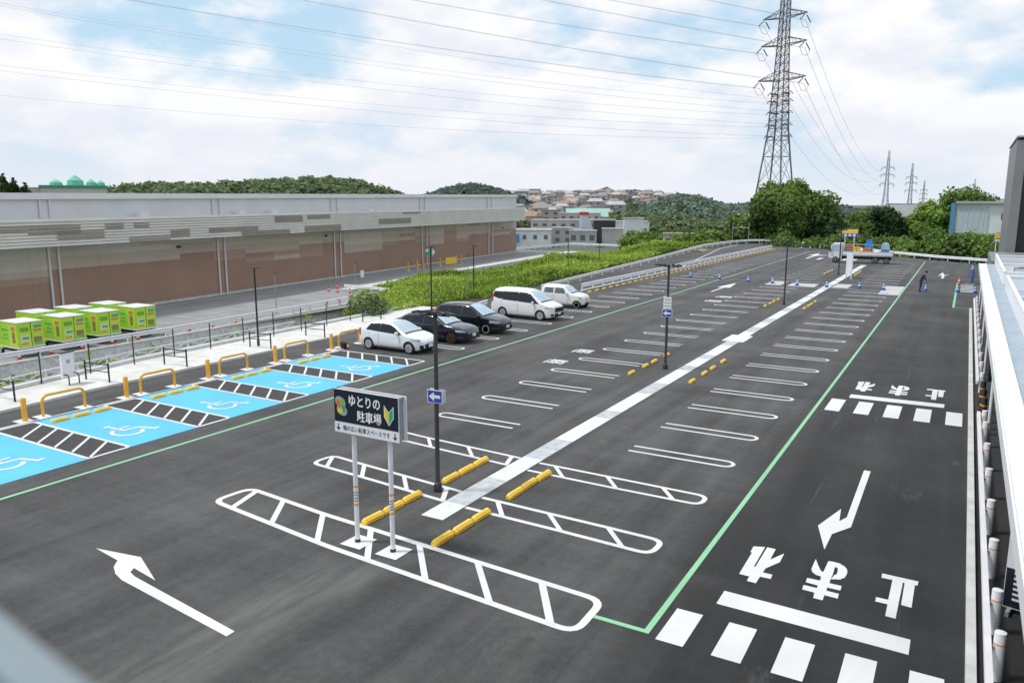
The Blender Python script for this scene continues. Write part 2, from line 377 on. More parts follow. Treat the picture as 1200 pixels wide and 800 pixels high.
OUTER = [(14,104),(3.2,109.6),(-2.9,114.3),(-7.1,119.3),(-16,130.5),(-24.6,142.6),(-28.5,147.6),(-32.8,147.4),(-36.2,141.3),(-36.9,126)]
LOT = [(-28.3,-25),(14,-25)] + OUTER + [(-28.3,126),(-28.3,60),(-31.6,56),(-31.6,40),(-31.0,39.4),(-29.5,31),(-29.2,17.5),(-28.8,13.8),(-28.5,5)]
mb = MB(); mb.flat(LOT, 0)
for i in range(len(LOT)):
    p, q = LOT[i], LOT[(i+1)%len(LOT)]
    mb.add([(p[0],p[1],0),(q[0],q[1],0),(q[0],q[1],-1.2),(p[0],p[1],-1.2)], [(3,2,1,0)])
lot = tag(mb.build('parking_lot', M['asphalt']), kind='structure')
bmx = bmesh.new(); bmx.from_mesh(lot.data); bmesh.ops.triangulate(bmx, faces=bmx.faces[:]); bmx.to_mesh(lot.data); bmx.free()

# sunken ramp leading down to the yard
mb = MB(); ys = [50+4*i for i in range(20)]; vs = []; fs = []
def ramp_z(Y): return -max(0., 126-Y)*.029
for Y in ys:
    z = ramp_z(Y)-.004; vs += [(-37.6, Y, z), (-28.3, Y, z)]
for i in range(len(ys)-1): fs.append((2*i,2*i+1,2*i+3,2*i+2))
mb.add(vs, fs); ramp = tag(mb.build('ramp_road', M['asphalt']), kind='structure')
mb = MB(); mb.strip([(-34.9,139,.006),(-34.4,126,.006),(-32.6,108,ramp_z(108)+.004),(-31.2,96,ramp_z(96)+.004),(-30.6,84,ramp_z(84)+.004)], .16); mb.build('edge_line', M['white_line'], ramp)

# planted bank between lot and yard, one sheet
def edge_x(Y): return -32.6 if Y < 50 else (-32.6-5.4*sstep(50,62,Y))
def bank_z(X, Y):
    e_ = edge_x(Y); ze = 0. if Y < 50 else ramp_z(Y)*sstep(50,62,Y)
    t = (e_-X)
    far = -3.35
    zb = ze - .1 + (far-ze)*sstep(2, 32, t) + .45*math.sin(X*.31+Y*.17)*sstep(1,8,t)*sstep(40,28,t)
    zt = -.35 - 4.0*sstep(1.0, 11, t)
    # the bank starts beyond a slanting line; before it lies the sunken strip by the wall
    k = sstep(-3, 3, Y-(40.5+(-33-X)*1.05))
    return zb*k + zt*(1-k)
xs = list(np.linspace(-32.2,-70,58)); ysb = list(np.linspace(-12,150,120)); vs = []; fs = []
for j, Y in enumerate(ysb):
    for i, X in enumerate(xs):
        XX = X + (edge_x(Y)+32.6)*max(0, 1-i/22); vs.append((XX, Y, bank_z(XX, Y)))
nx = len(xs)
def in_yard(v): return v[0] < -51 and v[1] < 70
for j in range(len(ysb)-1):
    for i in range(nx-1):
        q = (j*nx+i, j*nx+i+1, (j+1)*nx+i+1, (j+1)*nx+i)
        if all(in_yard(vs[k]) for k in q): continue
        fs.append((q[3],q[2],q[1],q[0]))
m = mat('bank_soil', (.085,.085,.04), .95, 0, .45, .5, .6, 6)
mb = MB(); mb.add(vs, fs); tag(mb.build('bank', m, smooth=True), kind='structure')

# delivery yard and road along the warehouse
mb = MB(); mb.flat([(-52.95,-30),(-52.95,69.5),(-64,69.5),(-70.5,118),(-74,150),(-90,150),(-90,-30)], ZY)
yard = tag(mb.build('delivery_yard', M['asphalt_old']), kind='structure')
def wl(s, off=0, z=0): return (-69.2-.1217*s+.9926*off, 34.1+.9926*s+.1217*off, z)   # a point along the warehouse wall
mb = MB()
yl = [(-64.0,-5),(-63.8,54.2),(-64.4,65.8),(-64.8,69)]
mb.strip(yl, .16, ZY+.005)
mb.build('yard_line', M['grey_line'], yard)
for Y in [-2,1.2,4.4,7.6,10.8,14,17.2,20.4,23.6]+[26.8+3.15*k for k in range(14)]:
    mb = MB(); mb.strip([(-63.7,Y),(-58.6,Y)], .15, ZY+.009); mb.build('stall_line', M['grey_line'], yard)
mb = MB(); mb.strip([wl(-30,1.6)[:2], wl(112,1.6)[:2]], .25, ZY+.005); mb.build('gutter_strip', M['kerb'], yard)
# pale path between bank and warehouse road
mb = MB(); mb.prism([(-64.2,69.6),(-68.0,98),(-71.5,128),(-73.5,150),(-70.6,150),(-69.2,128),(-66.4,98),(-62.6,69.6)], ZY-.3, ZY+.12)
tag(mb.build('path', M['kerb']), kind='structure')
# far verge with soil behind the lot's rail
def slope_strip(name, pts, w, z0, z1, mt, kind='structure'):
    mb = MB(); vs = []; n = len(pts); fs = []
    for i,(x,y) in enumerate(pts):
        a = Vector(pts[max(0,i-1)]); c = Vector(pts[min(n-1,i+1)]); d = (c-a).normalized(); nn = Vector((d.y,-d.x))
        vs += [(x,y,z0),(x+nn.x*w*.25,y+nn.y*w*.25,z0-.05),(x+nn.x*w,y+nn.y*w,z1)]
    for i in range(n-1):
        for k in range(2): fs.append((i*3+k,i*3+k+1,(i+1)*3+k+1,(i+1)*3+k))
    mb.add(vs, fs); return tag(mb.build(name, mt, smooth=True), kind=kind)
M['soil'] = mat('dry_soil_verge', (.30,.25,.16), .95, 0, .4, .8, .5, 8)
verge = slope_strip('soil_verge', [(-36.9,120)]+[(p[0],p[1]) for p in OUTER[::-1]], 5, -.02, -2.2, M['soil'])
slope_strip('embankment', [(-41,117),(-42,144),(-35,153),(-27,153.5),(-21,145.5),(-12.5,134.5),(-3.5,123),(6,114),(18,106)], 40, -1.2, -7.4, m)

# walkway
WF = [(-28.5,4),(-28.8,13.8),(-29.2,17.5),(-29.5,31),(-31.0,39.4),(-31.6,44)]; WB = [(-33.3,44),(-33.0,34),(-32.6,22),(-31.5,15),(-30.8,4)]
mb = MB(); mb.prism([(x-.004,y) for x,y in WF]+WB, -.8, .10)
walk = tag(mb.build('walkway', M['concrete']), kind='structure')
mb = MB(); mb.prism([(x,y) for x,y in WB[::-1]]+[(x-.32,y) for x,y in WB], -.8, .24); mb.build('kerb', M['kerb'], walk)
for i in range(12):
    mb = MB(); y = 6+3*i; mb.box(-32.4+.03*max(0,24-y)*5/5,-29.6,y,y+.02,.1,.1035); 
    mb.build('joint', M['grey_line'], walk)

# ------------------------------------------------------------------ markings on the lot
Z1, Z2 = .005, .009
def mark(name, mb, mt): return mb.build(name, mt, lot)
def arc(cx, cy, r, a0, a1, n=8): return [(cx+r*math.cos(R(a0+(a1-a0)*i/n)), cy+r*math.sin(R(a0+(a1-a0)*i/n))) for i in range(n+1)]
def u_line(x_in, x_tip, y, hw=.25, w=.11):
    s = 1 if x_tip > x_in else -1; cx = x_tip - s*hw
    a = [(x_in, y-hw)] + (arc(cx, y, hw, -90, 90) if s > 0 else arc(cx, y, hw, 270, 90)) + [(x_in, y+hw)]
    return MB().strip(a, w, Z1)
PT = 2.875
for i in range(18): mark('stall_line', u_line(-8.23, -5.16, 21.40+PT*i), M['white_line'])
for i in range(18): mark('stall_line', u_line(-12.39, -15.48, 21.64+PT*i), M['white_line'])
for k in range(11): mark('stall_line', u_line(-8.23, -5.16, 79.6+PT*k), M['grey_line'])
for k in range(11): mark('stall_line', u_line(-12.39, -15.48, 77.0+PT*k), M['grey_line'])
for Y in [32.3,35.7,38.9,41.95]+[45.05+2.925*k for k in range(27)]:
    mark('stall_line', u_line(-24.93, -21.62, Y), M['white_line'] if Y < 90 else M['grey_line'])
for i in range(9):
    mb = MB().strip([(1.0,68.0+2.5*i),(4.0,68.0+2.5*i)], .14, Z1); mark('stall_line', mb, M['white_line'])
# hatched islands by the drain
def rounded(pts, r, n=5):
    P = [Vector(p) for p in pts]; out = []
    for i in range(len(P)):
        a, p, c = P[i-1], P[i], P[(i+1)%len(P)]; d1 = (a-p); d2 = (c-p); rr = min(r, d1.length*.45, d2.length*.45)
        s, e2 = p+d1.normalized()*rr, p+d2.normalized()*rr
        for k in range(n+1):
            t = k/n; out.append(tuple((s*(1-t)**2 + p*2*t*(1-t) + e2*t*t)))
    return out
def rounded_open(pts, r, n=5):
    P = [Vector(p) for p in pts]; out = [tuple(P[0])]
    for i in range(1, len(P)-1):
        a, p, c = P[i-1], P[i], P[i+1]; d1 = (a-p); d2 = (c-p); rr = min(r, d1.length*.45, d2.length*.45); s, e2 = p+d1.normalized()*rr, p+d2.normalized()*rr
        for k in range(n+1): t = k/n; out.append(tuple(s*(1-t)**2 + p*2*t*(1-t) + e2*t*t))
    return out+[tuple(P[-1])]
def bars(prs, w, mb):
    for (x0,y0,x1,y1) in prs: mb.add([(x0-w/2,y0,Z2),(x0+w/2,y0,Z2),(x1+w/2,y1,Z2),(x1-w/2,y1,Z2)], [(0,1,2,3)])
mb = MB(); mb.strip(rounded([(-15.65,12.16),(-15.55,13.22),(-12.7,12.92),(-5.28,12.48),(-5.26,11.24),(-11.4,11.65)], .34), .15, Z1, closed=True)
bars([(-14.9,12.10,-15.25,13.2),(-13.28,11.8,-14.2,13.1),(-11.69,11.65,-12.74,12.95),(-10.18,11.55,-11.14,12.8),(-8.61,11.45,-9.66,12.66),(-7.07,11.36,-8.11,12.58),(-5.75,11.27,-6.57,12.5)], .17, mb)
mark('hatched_marking', mb, M['white_line'])
mb = MB(); mb.strip([(-10.68,15.04)]+rounded_open([(-13.2,15.3),(-15.6,15.5),(-15.55,16.3),(-14.4,16.16)], .3)+[(-10.68,15.79)], .13, Z1)
bars([(-15.0,15.46,-15.5,16.26),(-13.6,15.33,-14.2,16.13),(-11.95,15.17,-12.66,15.96),(-10.75,15.07,-11.14,15.82)], .15, mb); mark('hatched_marking', mb, M['white_line'])
mb = MB(); mb.strip([(-9.99,14.97)]+rounded_open([(-7.4,14.9),(-5.2,14.8),(-5.18,15.56),(-6.6,15.62)], .3)+[(-9.99,15.72)], .13, Z1)
bars([(-8.94,14.95,-9.53,15.7),(-7.37,14.9,-8.06,15.65),(-5.85,14.83,-6.51,15.6)], .15, mb); mark('hatched_marking', mb, M['white_line'])
mb = MB(); mb.strip([(-10.68,18.17)]+rounded_open([(-13.2,18.38),(-15.5,18.6),(-15.45,19.28),(-14.4,19.15)], .3)+[(-10.68,18.88)], .12, Z1)
bars([(-15.0,18.58,-15.4,19.22),(-13.55,18.42,-14.15,19.12),(-11.94,18.27,-12.56,18.98),(-10.75,18.2,-10.95,18.86)], .14, mb); mark('hatched_marking', mb, M['white_line'])
mb = MB(); mb.strip([(-9.99,18.08)]+rounded_open([(-7.4,18.02),(-5.1,18.02),(-5.1,18.66),(-6.6,18.7)], .3)+[(-9.99,18.78)], .12, Z1)
bars([(-8.88,18.05,-9.47,18.75),(-7.32,18.02,-7.86,18.7),(-5.79,18.02,-6.29,18.68)], .14, mb); mark('hatched_marking', mb, M['white_line'])
# green lines
mark('green_line', MB().strip([(-5.2,11.9),(-4.2,11.9),(-4.25,60),(-4.32,112)], .11, Z1), M['green_line'])
mark('green_line', MB().strip([(-20.35,-6),(-20.3,60),(-20.6,126)], .13, Z1), M['green_line'])
mark('green_line', MB().strip([(-.38,83.2),(-.40,63.3),(.85,63.2)], .15, Z1), M['green_line'])
mark('edge_line', MB().strip([(-.30,83.0),(4,83.0)], .15, Z1), M['white_line'])
# zebra crossings, stop lines, lettering
def zebra(xs, y0, y1, w, cut=0.):
    for x in xs: mark('crosswalk_stripe', MB().flat([(x,y0),(x+w,y0),(x+w,y1),(x,y1)], Z1), M['white_line'])
zebra([-3.99+.955*k for k in range(6)], 11.75, 12.93, .48)
zebra([-3.9+.955*k for k in range(5)], 29.1, 31.0, .5)
mark('stop_line', MB().flat([(-3.42,13.46),(-.22,13.40),(-.22,13.92),(-3.42,14.02)], Z1), M['white_line'])
mark('stop_line', MB().flat([(-3.36,31.45),(-.17,31.55),(-.17,32.15),(-3.36,32.05)], Z1), M['white_line'])
def road_text(ch, x, y, w, h, rot=180, fat=.045): return fit_text(ch, M['white_line'], Matrix.Translation((x,y,Z1)) @ Matrix.Rotation(R(rot),4,'Z'), w, h, 0, lot, 'road_lettering', fat)
# the stop lettering 止まれ, cut as angular road strokes, read by drivers coming towards the view
GL_RE = [(-3.404, 16.292), (-3.178, 16.387), (-3.17, 15.324), (-3.14, 15.342), (-3.135, 16.397), (-2.957, 16.389), (-2.95, 15.822), (-2.757, 16.265), (-2.752, 15.802), (-2.947, 15.363), (-2.952, 15.16), (-2.767, 15.158), (-2.755, 14.956), (-2.962, 14.95), (-2.969, 14.63), (-3.144, 14.637), (-3.151, 14.917), (-3.158, 14.851), (-3.351, 14.857), (-3.359, 15.974), (-3.393, 15.975)]
GL_MA = [(-1.889, 16.363), (-1.81, 16.379), (-1.734, 16.147), (-1.723, 15.767), (-1.689, 15.777), (-1.733, 15.543), (-1.722, 15.358), (-1.502, 15.355), (-1.498, 15.152), (-1.735, 15.151), (-1.729, 15.009), (-1.503, 14.997), (-1.498, 14.794), (-1.735, 14.805), (-1.733, 14.582), (-1.901, 14.587), (-1.915, 14.814), (-2.139, 14.828), (-2.15, 15.027), (-1.906, 15.028), (-1.903, 15.142), (-2.132, 15.167), (-2.14, 15.367), (-1.899, 15.379), (-1.91, 15.564), (-2.017, 15.595), (-2.099, 15.69), (-2.135, 15.815), (-2.133, 16.334), (-2.051, 16.077), (-1.948, 15.811), (-1.903, 15.798)]
GL_OUT = [(-1.81, 16.379), (-1.672, 16.365), (-1.561, 16.264), (-1.497, 16.139), (-1.48, 15.957), (-1.496, 15.759), (-1.562, 15.628), (-1.733, 15.543)]
GL_IN = [(-1.734, 16.147), (-1.703, 16.142), (-1.683, 16.127), (-1.668, 16.087), (-1.661, 16.01), (-1.655, 15.838), (-1.672, 15.787), (-1.723, 15.767)]
GL_SHI = [(-0.871, 16.329), (-0.221, 16.314), (-0.227, 16.115), (-0.274, 16.112), (-0.275, 15.118), (-0.449, 15.137), (-0.452, 16.104), (-0.468, 16.125), (-0.483, 16.101), (-0.498, 14.548), (-0.666, 14.559), (-0.668, 15.036), (-0.876, 15.037), (-0.879, 15.221), (-0.671, 15.225), (-0.669, 16.129), (-0.867, 16.121)]
for dx, f in ((0., lambda y: y), (.03, lambda y: 32.75+(y-14.58)*1.05)):
    T_ = lambda P: [(x+dx, f(y)) for x, y in P]
    mark('road_lettering', MB().flat(T_(GL_SHI), Z1), M['white_line'])
    mb = MB(); mb.flat(T_(GL_MA), Z1); o_, i_ = T_(GL_OUT), T_(GL_IN); mb.add([(x,y,Z1) for x,y in o_+i_], [(k,8+k,9+k,k+1) for k in range(7)]); mark('road_lettering', mb, M['white_line'])
    mark('road_lettering', MB().flat(T_(GL_RE), Z1), M['white_line'])
for y in (31.85,34.85): road_text('軽', -16.1, y, .92, 1.0, -90, .022)
for y in (58.2,61.2): road_text('軽', -16.15, y, 1.0, 1.25, -90, .03)
# arrows
mark('direction_arrow', MB().flat([(-1.90,22.8),(-1.73,22.8),(-1.71,18.45),(-2.03,17.83),(-2.05,16.9),(-2.38,18.17),(-2.06,19.5),(-1.99,18.68),(-1.87,19.02)], Z1), M['white_line'])
mark('direction_arrow', MB().flat([(-10.37,8.30),(-10.37,8.12),(-13.8,8.46),(-14.15,8.56),(-14.45,8.72),(-14.66,8.94),(-15.6,9.06),(-14.38,9.28),(-13.2,8.78),(-14.05,8.90),(-13.95,8.75),(-13.7,8.68)], Z1), M['white_line'])
mark('direction_arrow', MB().flat([(-18.2,64.4),(-18.02,64.4),(-18.0,68.2),(-17.55,68.2),(-18.1,72.6),(-18.7,68.2),(-18.2,68.2)], Z1), M['white_line'])
mark('direction_arrow', MB().flat([(-1.85,87.6),(-1.65,87.6),(-1.62,91.2),(-1.2,92.4),(-1.7,91.9),(-1.9,95.2),(-2.2,90.6),(-1.88,91)], Z1), M['white_line'])
mark('direction_arrow', MB().flat([(-18.5,110),(-18.2,110),(-18.1,116),(-16.6,119),(-18.2,118.2),(-18.6,123),(-19.3,116.5),(-18.5,117)], Z1), M['white_line'])
# crossing walk in the middle of the rows
for x0, x1, ya, yb in ((-15.6,-14.2,72.8,76.2),(-13.6,-11.3,72.6,75.4),(-9.9,-8.6,73.0,76.4),(-5.9,-4.35,69.4,77.0)):
    mark('crosswalk_stripe', MB().flat([(x0,ya),(x1,ya),(x1,yb),(x0,yb)], Z1), M['grey_line'])
for y in (72.4,76.7): mark('edge_line', MB().strip([(-15.4,y),(-4.4,y)], .16, Z2), M['grey_line'])
for k in range(6): mark('crosswalk_stripe', MB().strip([(-.1,75.2+1.2*k),(.9,75.2+1.2*k)], .45, Z1), M['white_line'])
for x in (-15.0,-13.9,-12.8,-17): mark('crosswalk_stripe', MB().flat([(x,108.5),(x+.6,108.5),(x+.6,112.5),(x,112.5)], Z1), M['grey_line'])

# accessible bays: blue paint, hatched aisles and wheelchair signs
def wheelchair(y0):
    W_ = .13; mb = MB(); X = lambda v: -22.45-v*1.62; Yy = lambda u: y0+u*1.45
    def st(pts, w=W_): mb.strip([(X(v),Yy(u)) for u,v in pts], w, Z2+.004)
    mb.flat([(X(.95)+.10*math.cos(t*math.pi/6), Yy(.36)+.13*math.sin(t*math.pi/6)) for t in range(12)], Z2+.003)
    st([(.37,.86),(.40,.45),(.74,.42),(.86,.05),(1.0,.09)]); st([(.40,.66),(.68,.64)], .11)
    st([(.26,.60),(.14,.50),(.08,.36),(.12,.18),(.24,.06),(.42,.02),(.58,.08),(.68,.22)])
    return mb
for k in range(-1, 5):
    y0 = 13.86+3.755*(k-0) if k < 4 else None
    if y0 is None: continue
    y1 = y0+2.47
    mark('blue_bay', MB().flat([(-26.75,y0),(-21.42,y0-.03),(-21.42,y1-.03),(-26.75,y1)], Z1), M['blue_bay'])
    mark('wheelchair_symbol', wheelchair(y0+.32), M['white_line'])
for k in range(-1, 5):
    y1 = 13.84+3.755*k; y0 = y1-1.27
    mark('bay_asphalt', MB().flat([(-26.7,y0),(-21.5,y0-.1),(-21.5,y1-.05),(-26.7,y1)], Z1), M['bay_dark'])
    mb = MB(); mb.strip(rounded([(-26.72,y0),(-21.45,y0-.06),(-21.45,y1-.04),(-26.72,y1)], .12, 2), .11, Z2, closed=True)
    for j in range(5):
        x = -25.14+.9*j; mb.add([(x-.06,y0+.04,Z2+.004),(x+.06,y0+.04,Z2+.004),(x-.97,y1-.04,Z2+.004),(x-1.09,y1-.04,Z2+.004)], [(0,1,2,3)])
    mark('hatched_marking', mb, M['white_line'])
mark('edge_line', MB().strip([(-26.85,4),(-26.85,29.2)], .11, Z2+.008), M['white_line'])
for k in range(-1, 5):
    for dy in (-.08,.58,2.05):
        y = 13.8+3.755*k+dy
        mark('white_patch', MB().flat([(-27.45,y-.22),(-26.95,y-.22),(-26.95,y+.22),(-27.45,y+.22)], Z1), M['white_line'])
# grated drain down the middle, with lighter and darker covers
mb = MB(); y = 14.05; k = 0
drn = MB(); drn.box(-10.65,-10.03,14.05,101.5,.0,.012); dr = drn.build('drain', M['drain'], lot)
while y < 101:
    ln = rnd.choice((1.0,1.0,2.0)); 
    if k % 3 == 1: mb.box(-10.64,-10.04,y,min(y+ln,101),.008,.016)
    y += ln; k += 1
mb.build('drain_cover', mat('worn_grating', (.46,.49,.50), .5, .0, .2, 4, .3, 60), dr)
mb = MB(); mb.box(-10.95,-9.8,41.4,43.6,.0,.02); mb.build('drain_cover', M['drain'], dr)
# tar seam from the drain
# ------------------------------------------------------------------ wheel stops
def make_stop(name, label, loc, L_=.62, mt=None, group=None, refl=True):
    t = thing(name, label, 'wheel stop', loc, 0, group)
    mb = MB(); h = .12; w = .15; c = .045; e_ = L_/2
    ring = lambda y, s: [(-w/2*s-.0,y,.0),(-w/2*s,y,h*.55*s),(-w/2*s+c,y,h*s),(w/2*s-c,y,h*s),(w/2*s,y,h*.55*s),(w/2*s,y,0)]
    vs = []; 
    for (y,s) in ((-e_,.72),(-e_+.05,1),(e_-.05,1),(e_,.72)): vs += ring(y,s)
    fs = [(i*6+k,(i+1)*6+k,(i+1)*6+(k+1)%6,i*6+(k+1)%6) for i in range(3) for k in range(6)] + [tuple(range(6)), tuple(range(23,17,-1))]
    mb.add(vs, fs); mb.build('body', mt or M['yellow'], t)
    if refl:
        for sx in (-1,1): MB().box(sx*.0765-.003,sx*.0765+.003,-e_*.6,e_*.6,.045,.07).build('reflector', M['orange_reflect'], t)
    return t
stop0 = make_stop('wheel_stop', 'x', (0,0,0)); first = [True]
def stop(x, y, label, group=None, s=1., rot=0):
    if first[0]:
        first[0] = False; stop0.location = (x,y,.005); stop0.rotation_euler.z = rot; stop0['label'] = label; stop0.scale = (s,s,s)
        if group: stop0['group'] = group
        return stop0
    return dup(stop0, (x,y,.005), rot, label, group, s)
POS3 = ('nearest','middle','farthest')
for x, y0, row in ((-11.44,12.85,'left of the drain by the sign'),(-9.36,12.75,'right of the drain near the sign'),(-11.4,16.0,'left of the drain at the nearest lamp'),(-9.35,15.9,'right of the drain at the third island')):
    for k in range(3): stop(x+rnd.uniform(-.02,.02), y0+.38+.76*k, 'yellow wheel stop, %s of three %s' % (POS3[k], row), 'wheel stops by the hatched islands', 1.12, rnd.uniform(-.02,.02))
POS4 = ('nearest','second nearest','third nearest','farthest')
for x, ys_, row in ((-12.1,(31.2,32.9,34.05,35.8),'left of the drain beside the second lamp pole'),(-9.33,(30.95,32.7,34.0,35.7),'right of the drain opposite the second lamp pole'),(-12.08,(57.0,58.6,59.9,61.4),'left of the drain beside the third lamp pole'),(-9.4,(57.0,58.6,59.8,61.4),'right of the drain opposite the third lamp pole'),(-12.5,(86.5,88.3,89.8,91.6),'left of the drain by the fourth lamp pole'),(-9.6,(86.6,88.2,89.7,91.5),'right of the drain beside the white standing board')):
    for k in range(4): stop(x, ys_[k], 'short yellow stop, %s of four %s' % (POS4[k], row), 'wheel stops in the middle rows', 1.0)
for k in range(-1, 4):
    for j in range(3):
        y = 14.36+3.755*k+.75*j
        nm = ('leftmost','second','third','fourth','rearmost')[k+1]
        stop(-26.07, y, 'orange-yellow wheel stop, %s of three in the %s blue accessible bay' % (POS3[j], nm), 'wheel stops in the blue bays', 1.0)
for k in range(48):
    stop(-26.6+(.3*max(0,k-30)/18), 58.6+1.49*k, 'orange wheel stop along the inner guardrail, %s from the near end' % ordn(k), 'long row of wheel stops along the guardrail', 1.05)
tag(thing_ := stop(-27.0, 29.55, 'small yellow wheel stop by the rear wheel of the white hatchback', None, .8))

# ------------------------------------------------------------------ orange bollards and hoop barriers behind the bays
bol = None
for k in range(-1, 5):
    y = 13.76+3.77*k
    lab = 'orange round bollard behind the aisle, %s from the left end of the bays' % ordn(k+1)
    if bol is None:
        bol = thing('bollard', lab, 'bollard', (-27.1,y,0), 0, 'orange bollards behind the blue bays')
        MB().lathe([(.085,0),(.085,.77),(.07,.80),(.03,.815)], 16).build('post', M['orange_yellow'], bol, smooth=True)
        MB().box(-.2,.2,-.2,.2,.002,.012).build('base_plate', M['white'], bol)
    elif k < 5: dup(bol, (-27.1-.05*k, y, 0), 0, lab)
hp = None
for k in range(-1, 5):
    y = 14.38+3.77*k
    lab = 'orange tubular hoop barrier at the head of a blue bay, %s from the left' % ordn(k+1) if k < 4 else 'orange tubular hoop barrier behind the rear of the white hatchback'
    if hp is None:
        hp = thing('hoop_barrier', lab, 'barrier', (-27.12,y,0), 0, 'orange hoop barriers along the bays')
        pts = [(0,0,0),(0,0,.52)]+[(0,.22-.22*math.cos(R(a)),.52+.22*math.sin(R(a))) for a in (20,45,70,90)]
        pts += [(0,1.5-p[1],p[2]) for p in pts[::-1]]
        MB().tube(pts, .05, 12).build('tube', M['orange_yellow'], hp, smooth=True, ang=60)
        for yy in (0,1.5): MB().box(-.2,.2,yy-.2,yy+.2,.002,.012).build('base_plate', M['white'], hp)
    else: dup(hp, (-27.12-.06*k, y, 0), 0, lab)
bk = MB().lathe([(.15,0),(.17,.3),(.18,.3),(.16,.28),(.02,.27)],16).build('bucket', M['black'], loc=(-26.95,29.35,.01), smooth=True)
tag(bk, 'small black bucket standing beside the last orange bollard', 'bucket')

# ------------------------------------------------------------------ lamp poles in the lot
def make_lamp(label, loc, signs, rot=0):
    t = thing('lamp_pole', label, 'lamp pole', loc, rot)
    MB().lathe([(.085,0),(.085,.22),(.062,.24),(.058,2.2),(.048,4.6)], 14).build('pole', M['dark_grey'], t, smooth=True)
    MB().lathe([(.11,0),(.11,.16),(.09,.19)], 14).build('base_collar', M['black'], t, smooth=True)
    mb = MB(); mb.tube([(-.42,0,4.58),(.42,0,4.58)], .028, 8); mb.cyl(0,0,4.5,4.66,.06); mb.build('crossbar', M['black'], t, smooth=True)
    for sx in (-1,1):
        for q in (.22,.46):
            Mx = Matrix.Translation((sx*q,-.03,4.60)) @ Matrix.Rotation(R(sx*12),4,'Y') @ Matrix.Rotation(R(-12),4,'X')
            mb = MB(); mb.box(-.10,.10,-.17,.17,0,.055,M=Mx); h = mb.build('floodlight', M['black'], t)
            mb = MB(); mb.box(-.08,.08,-.15,.15,-.006,-.001,M=Mx); mb.build('lens', M['lens'], h)
    if 'arrow' in signs:
        z = signs['arrow']
        for yy, s_ in ((-.075,1),(.075,-1)):
            mb = MB(); mb.box(-.22,.22,min(yy,yy+s_*.012),max(yy,yy+s_*.012),z-.17,z+.17); p = mb.build('arrow_sign', M['white'], t)
            f = yy-s_*.006 if s_ > 0 else yy+.018
            if s_ > 0:
                MB().add([(-.20,f,z-.15),(.20,f,z-.15),(.20,f,z+.15),(-.20,f,z+.15)], [(0,1,2,3)]).build('blue_face', M['sign_blue'], p)
                f -= .004
                MB().add([(-.17,f,z),(-.02,f,z+.12),(-.02,f,z+.04),(.16,f,z+.04),(.16,f,z-.04),(-.02,f,z-.04),(-.02,f,z-.12)], [(0,6,5,4,3,2,1)]).build('arrow', M['white'], p)
        MB().box(-.03,.03,-.07,.07,z-.03,z+.03).build('bracket', M['grey'], t)
    if 'panel' in signs:
        z = signs['panel']
        for yy in (-.10,.08):
            mb = MB(); mb.box(-.16 if yy<0 else -.2,.18 if yy<0 else .14,yy,yy+.02,z-.26,z+.26); p = mb.build('notice_panel', M['white'], t)
            if yy < 0:
                mb = MB()
                for r_ in range(3): mb.box(-.12,.14,yy-.004,yy-.001,z+.13-.14*r_,z+.17-.14*r_)
                mb.build('printed_band', M['sign_grey'], p)
    return t
M['sign_blue'] = mat('blue_sign_face', (.03,.07,.40), .4, 0, .05, 5)
M['sign_navy'] = mat('navy_sign_face', (.008,.016,.03), .35, 0, .1, 3)
M['sign_grey'] = mat('grey_print', (.35,.36,.38), .5, 0, .05, 5)
M['sign_white'] = mat('white_sign_face', (.78,.79,.82), .45, 0, .03, 2)
make_lamp('dark grey lamp pole with a blue arrow sign, nearest the camera by the hatched islands', (-11.22,15.53,0), {'arrow':2.52}, R(4))
make_lamp('dark lamp pole with a white notice over a small blue sign, second along the drain', (-11.17,32.92,0), {'panel':2.98,'arrow':2.52}, R(10))
make_lamp('plain dark lamp pole just in front of the blue cones, third along the drain', (-11.13,58.71,0), {})
make_lamp('dark lamp pole in front of the flatbed truck cab, farthest along the drain', (-11.16,86.45,0), {})

# ------------------------------------------------------------------ two-post sign
M['sg_green'] = mat('leaf_green_print', (.17,.50,.05), .4, 0, .05, 6); M['sg_dgreen'] = mat('emerald_print', (.01,.40,.22), .4, 0, .05, 6)
M['sg_orange'] = mat('orange_print', (.72,.16,.02), .4, 0, .05, 6); M['sg_yellow'] = mat('yellow_print', (.80,.58,.02), .4, 0, .05, 6)
M['ink'] = mat('black_print', (.01,.011,.014), .5, 0, .05, 6); M['letter_white'] = mat('white_lettering', (.82,.82,.82), .45, 0, .03, 6)
sg = thing('parking_sign', 'dark navy two-post sign with white lettering and a yellow and green leaf mark', 'sign', (-10.45,12.14,0))
SX0, SX1 = -.90, .83
mb = MB(); mb.box(SX0,SX1,-.14,-.115,2.50,3.44); fp = mb.build('front_panel', M['sign_white'], sg)
mb = MB(); mb.box(SX0+.03,SX1+.05,.058,.078,2.50,3.44); mb.build('back_panel', M['sign_white'], sg)
mb = MB(); mb.box(SX0+.03,SX1,-.114,.057,3.385,3.432); mb.box(SX0+.03,SX0+.08,-.114,.057,2.52,3.384); mb.box(SX1-.08,SX1-.03,-.114,.057,2.52,3.384); mb.box(SX0+.05,SX1-.06,-.06,.06,2.95,3.03); mb.build('frame', M['grey'], sg)
mb = MB(); mb.box(SX0+.005,SX1-.005,-.1435,-.141,2.735,3.435); mb.build('navy_field', M['sign_navy'], fp)
def vtext(s, x, z, w, h, mt, y=-.146, bold=.02, par=None): return fit_text(s, mt, Matrix.Translation((x,y,z)) @ Matrix.Rotation(R(90),4,'X'), w, h, bold, par, 'lettering')
vtext('ゆとりの', -.06, 3.235, .84, .235, M['letter_white'], bold=.022, par=fp)
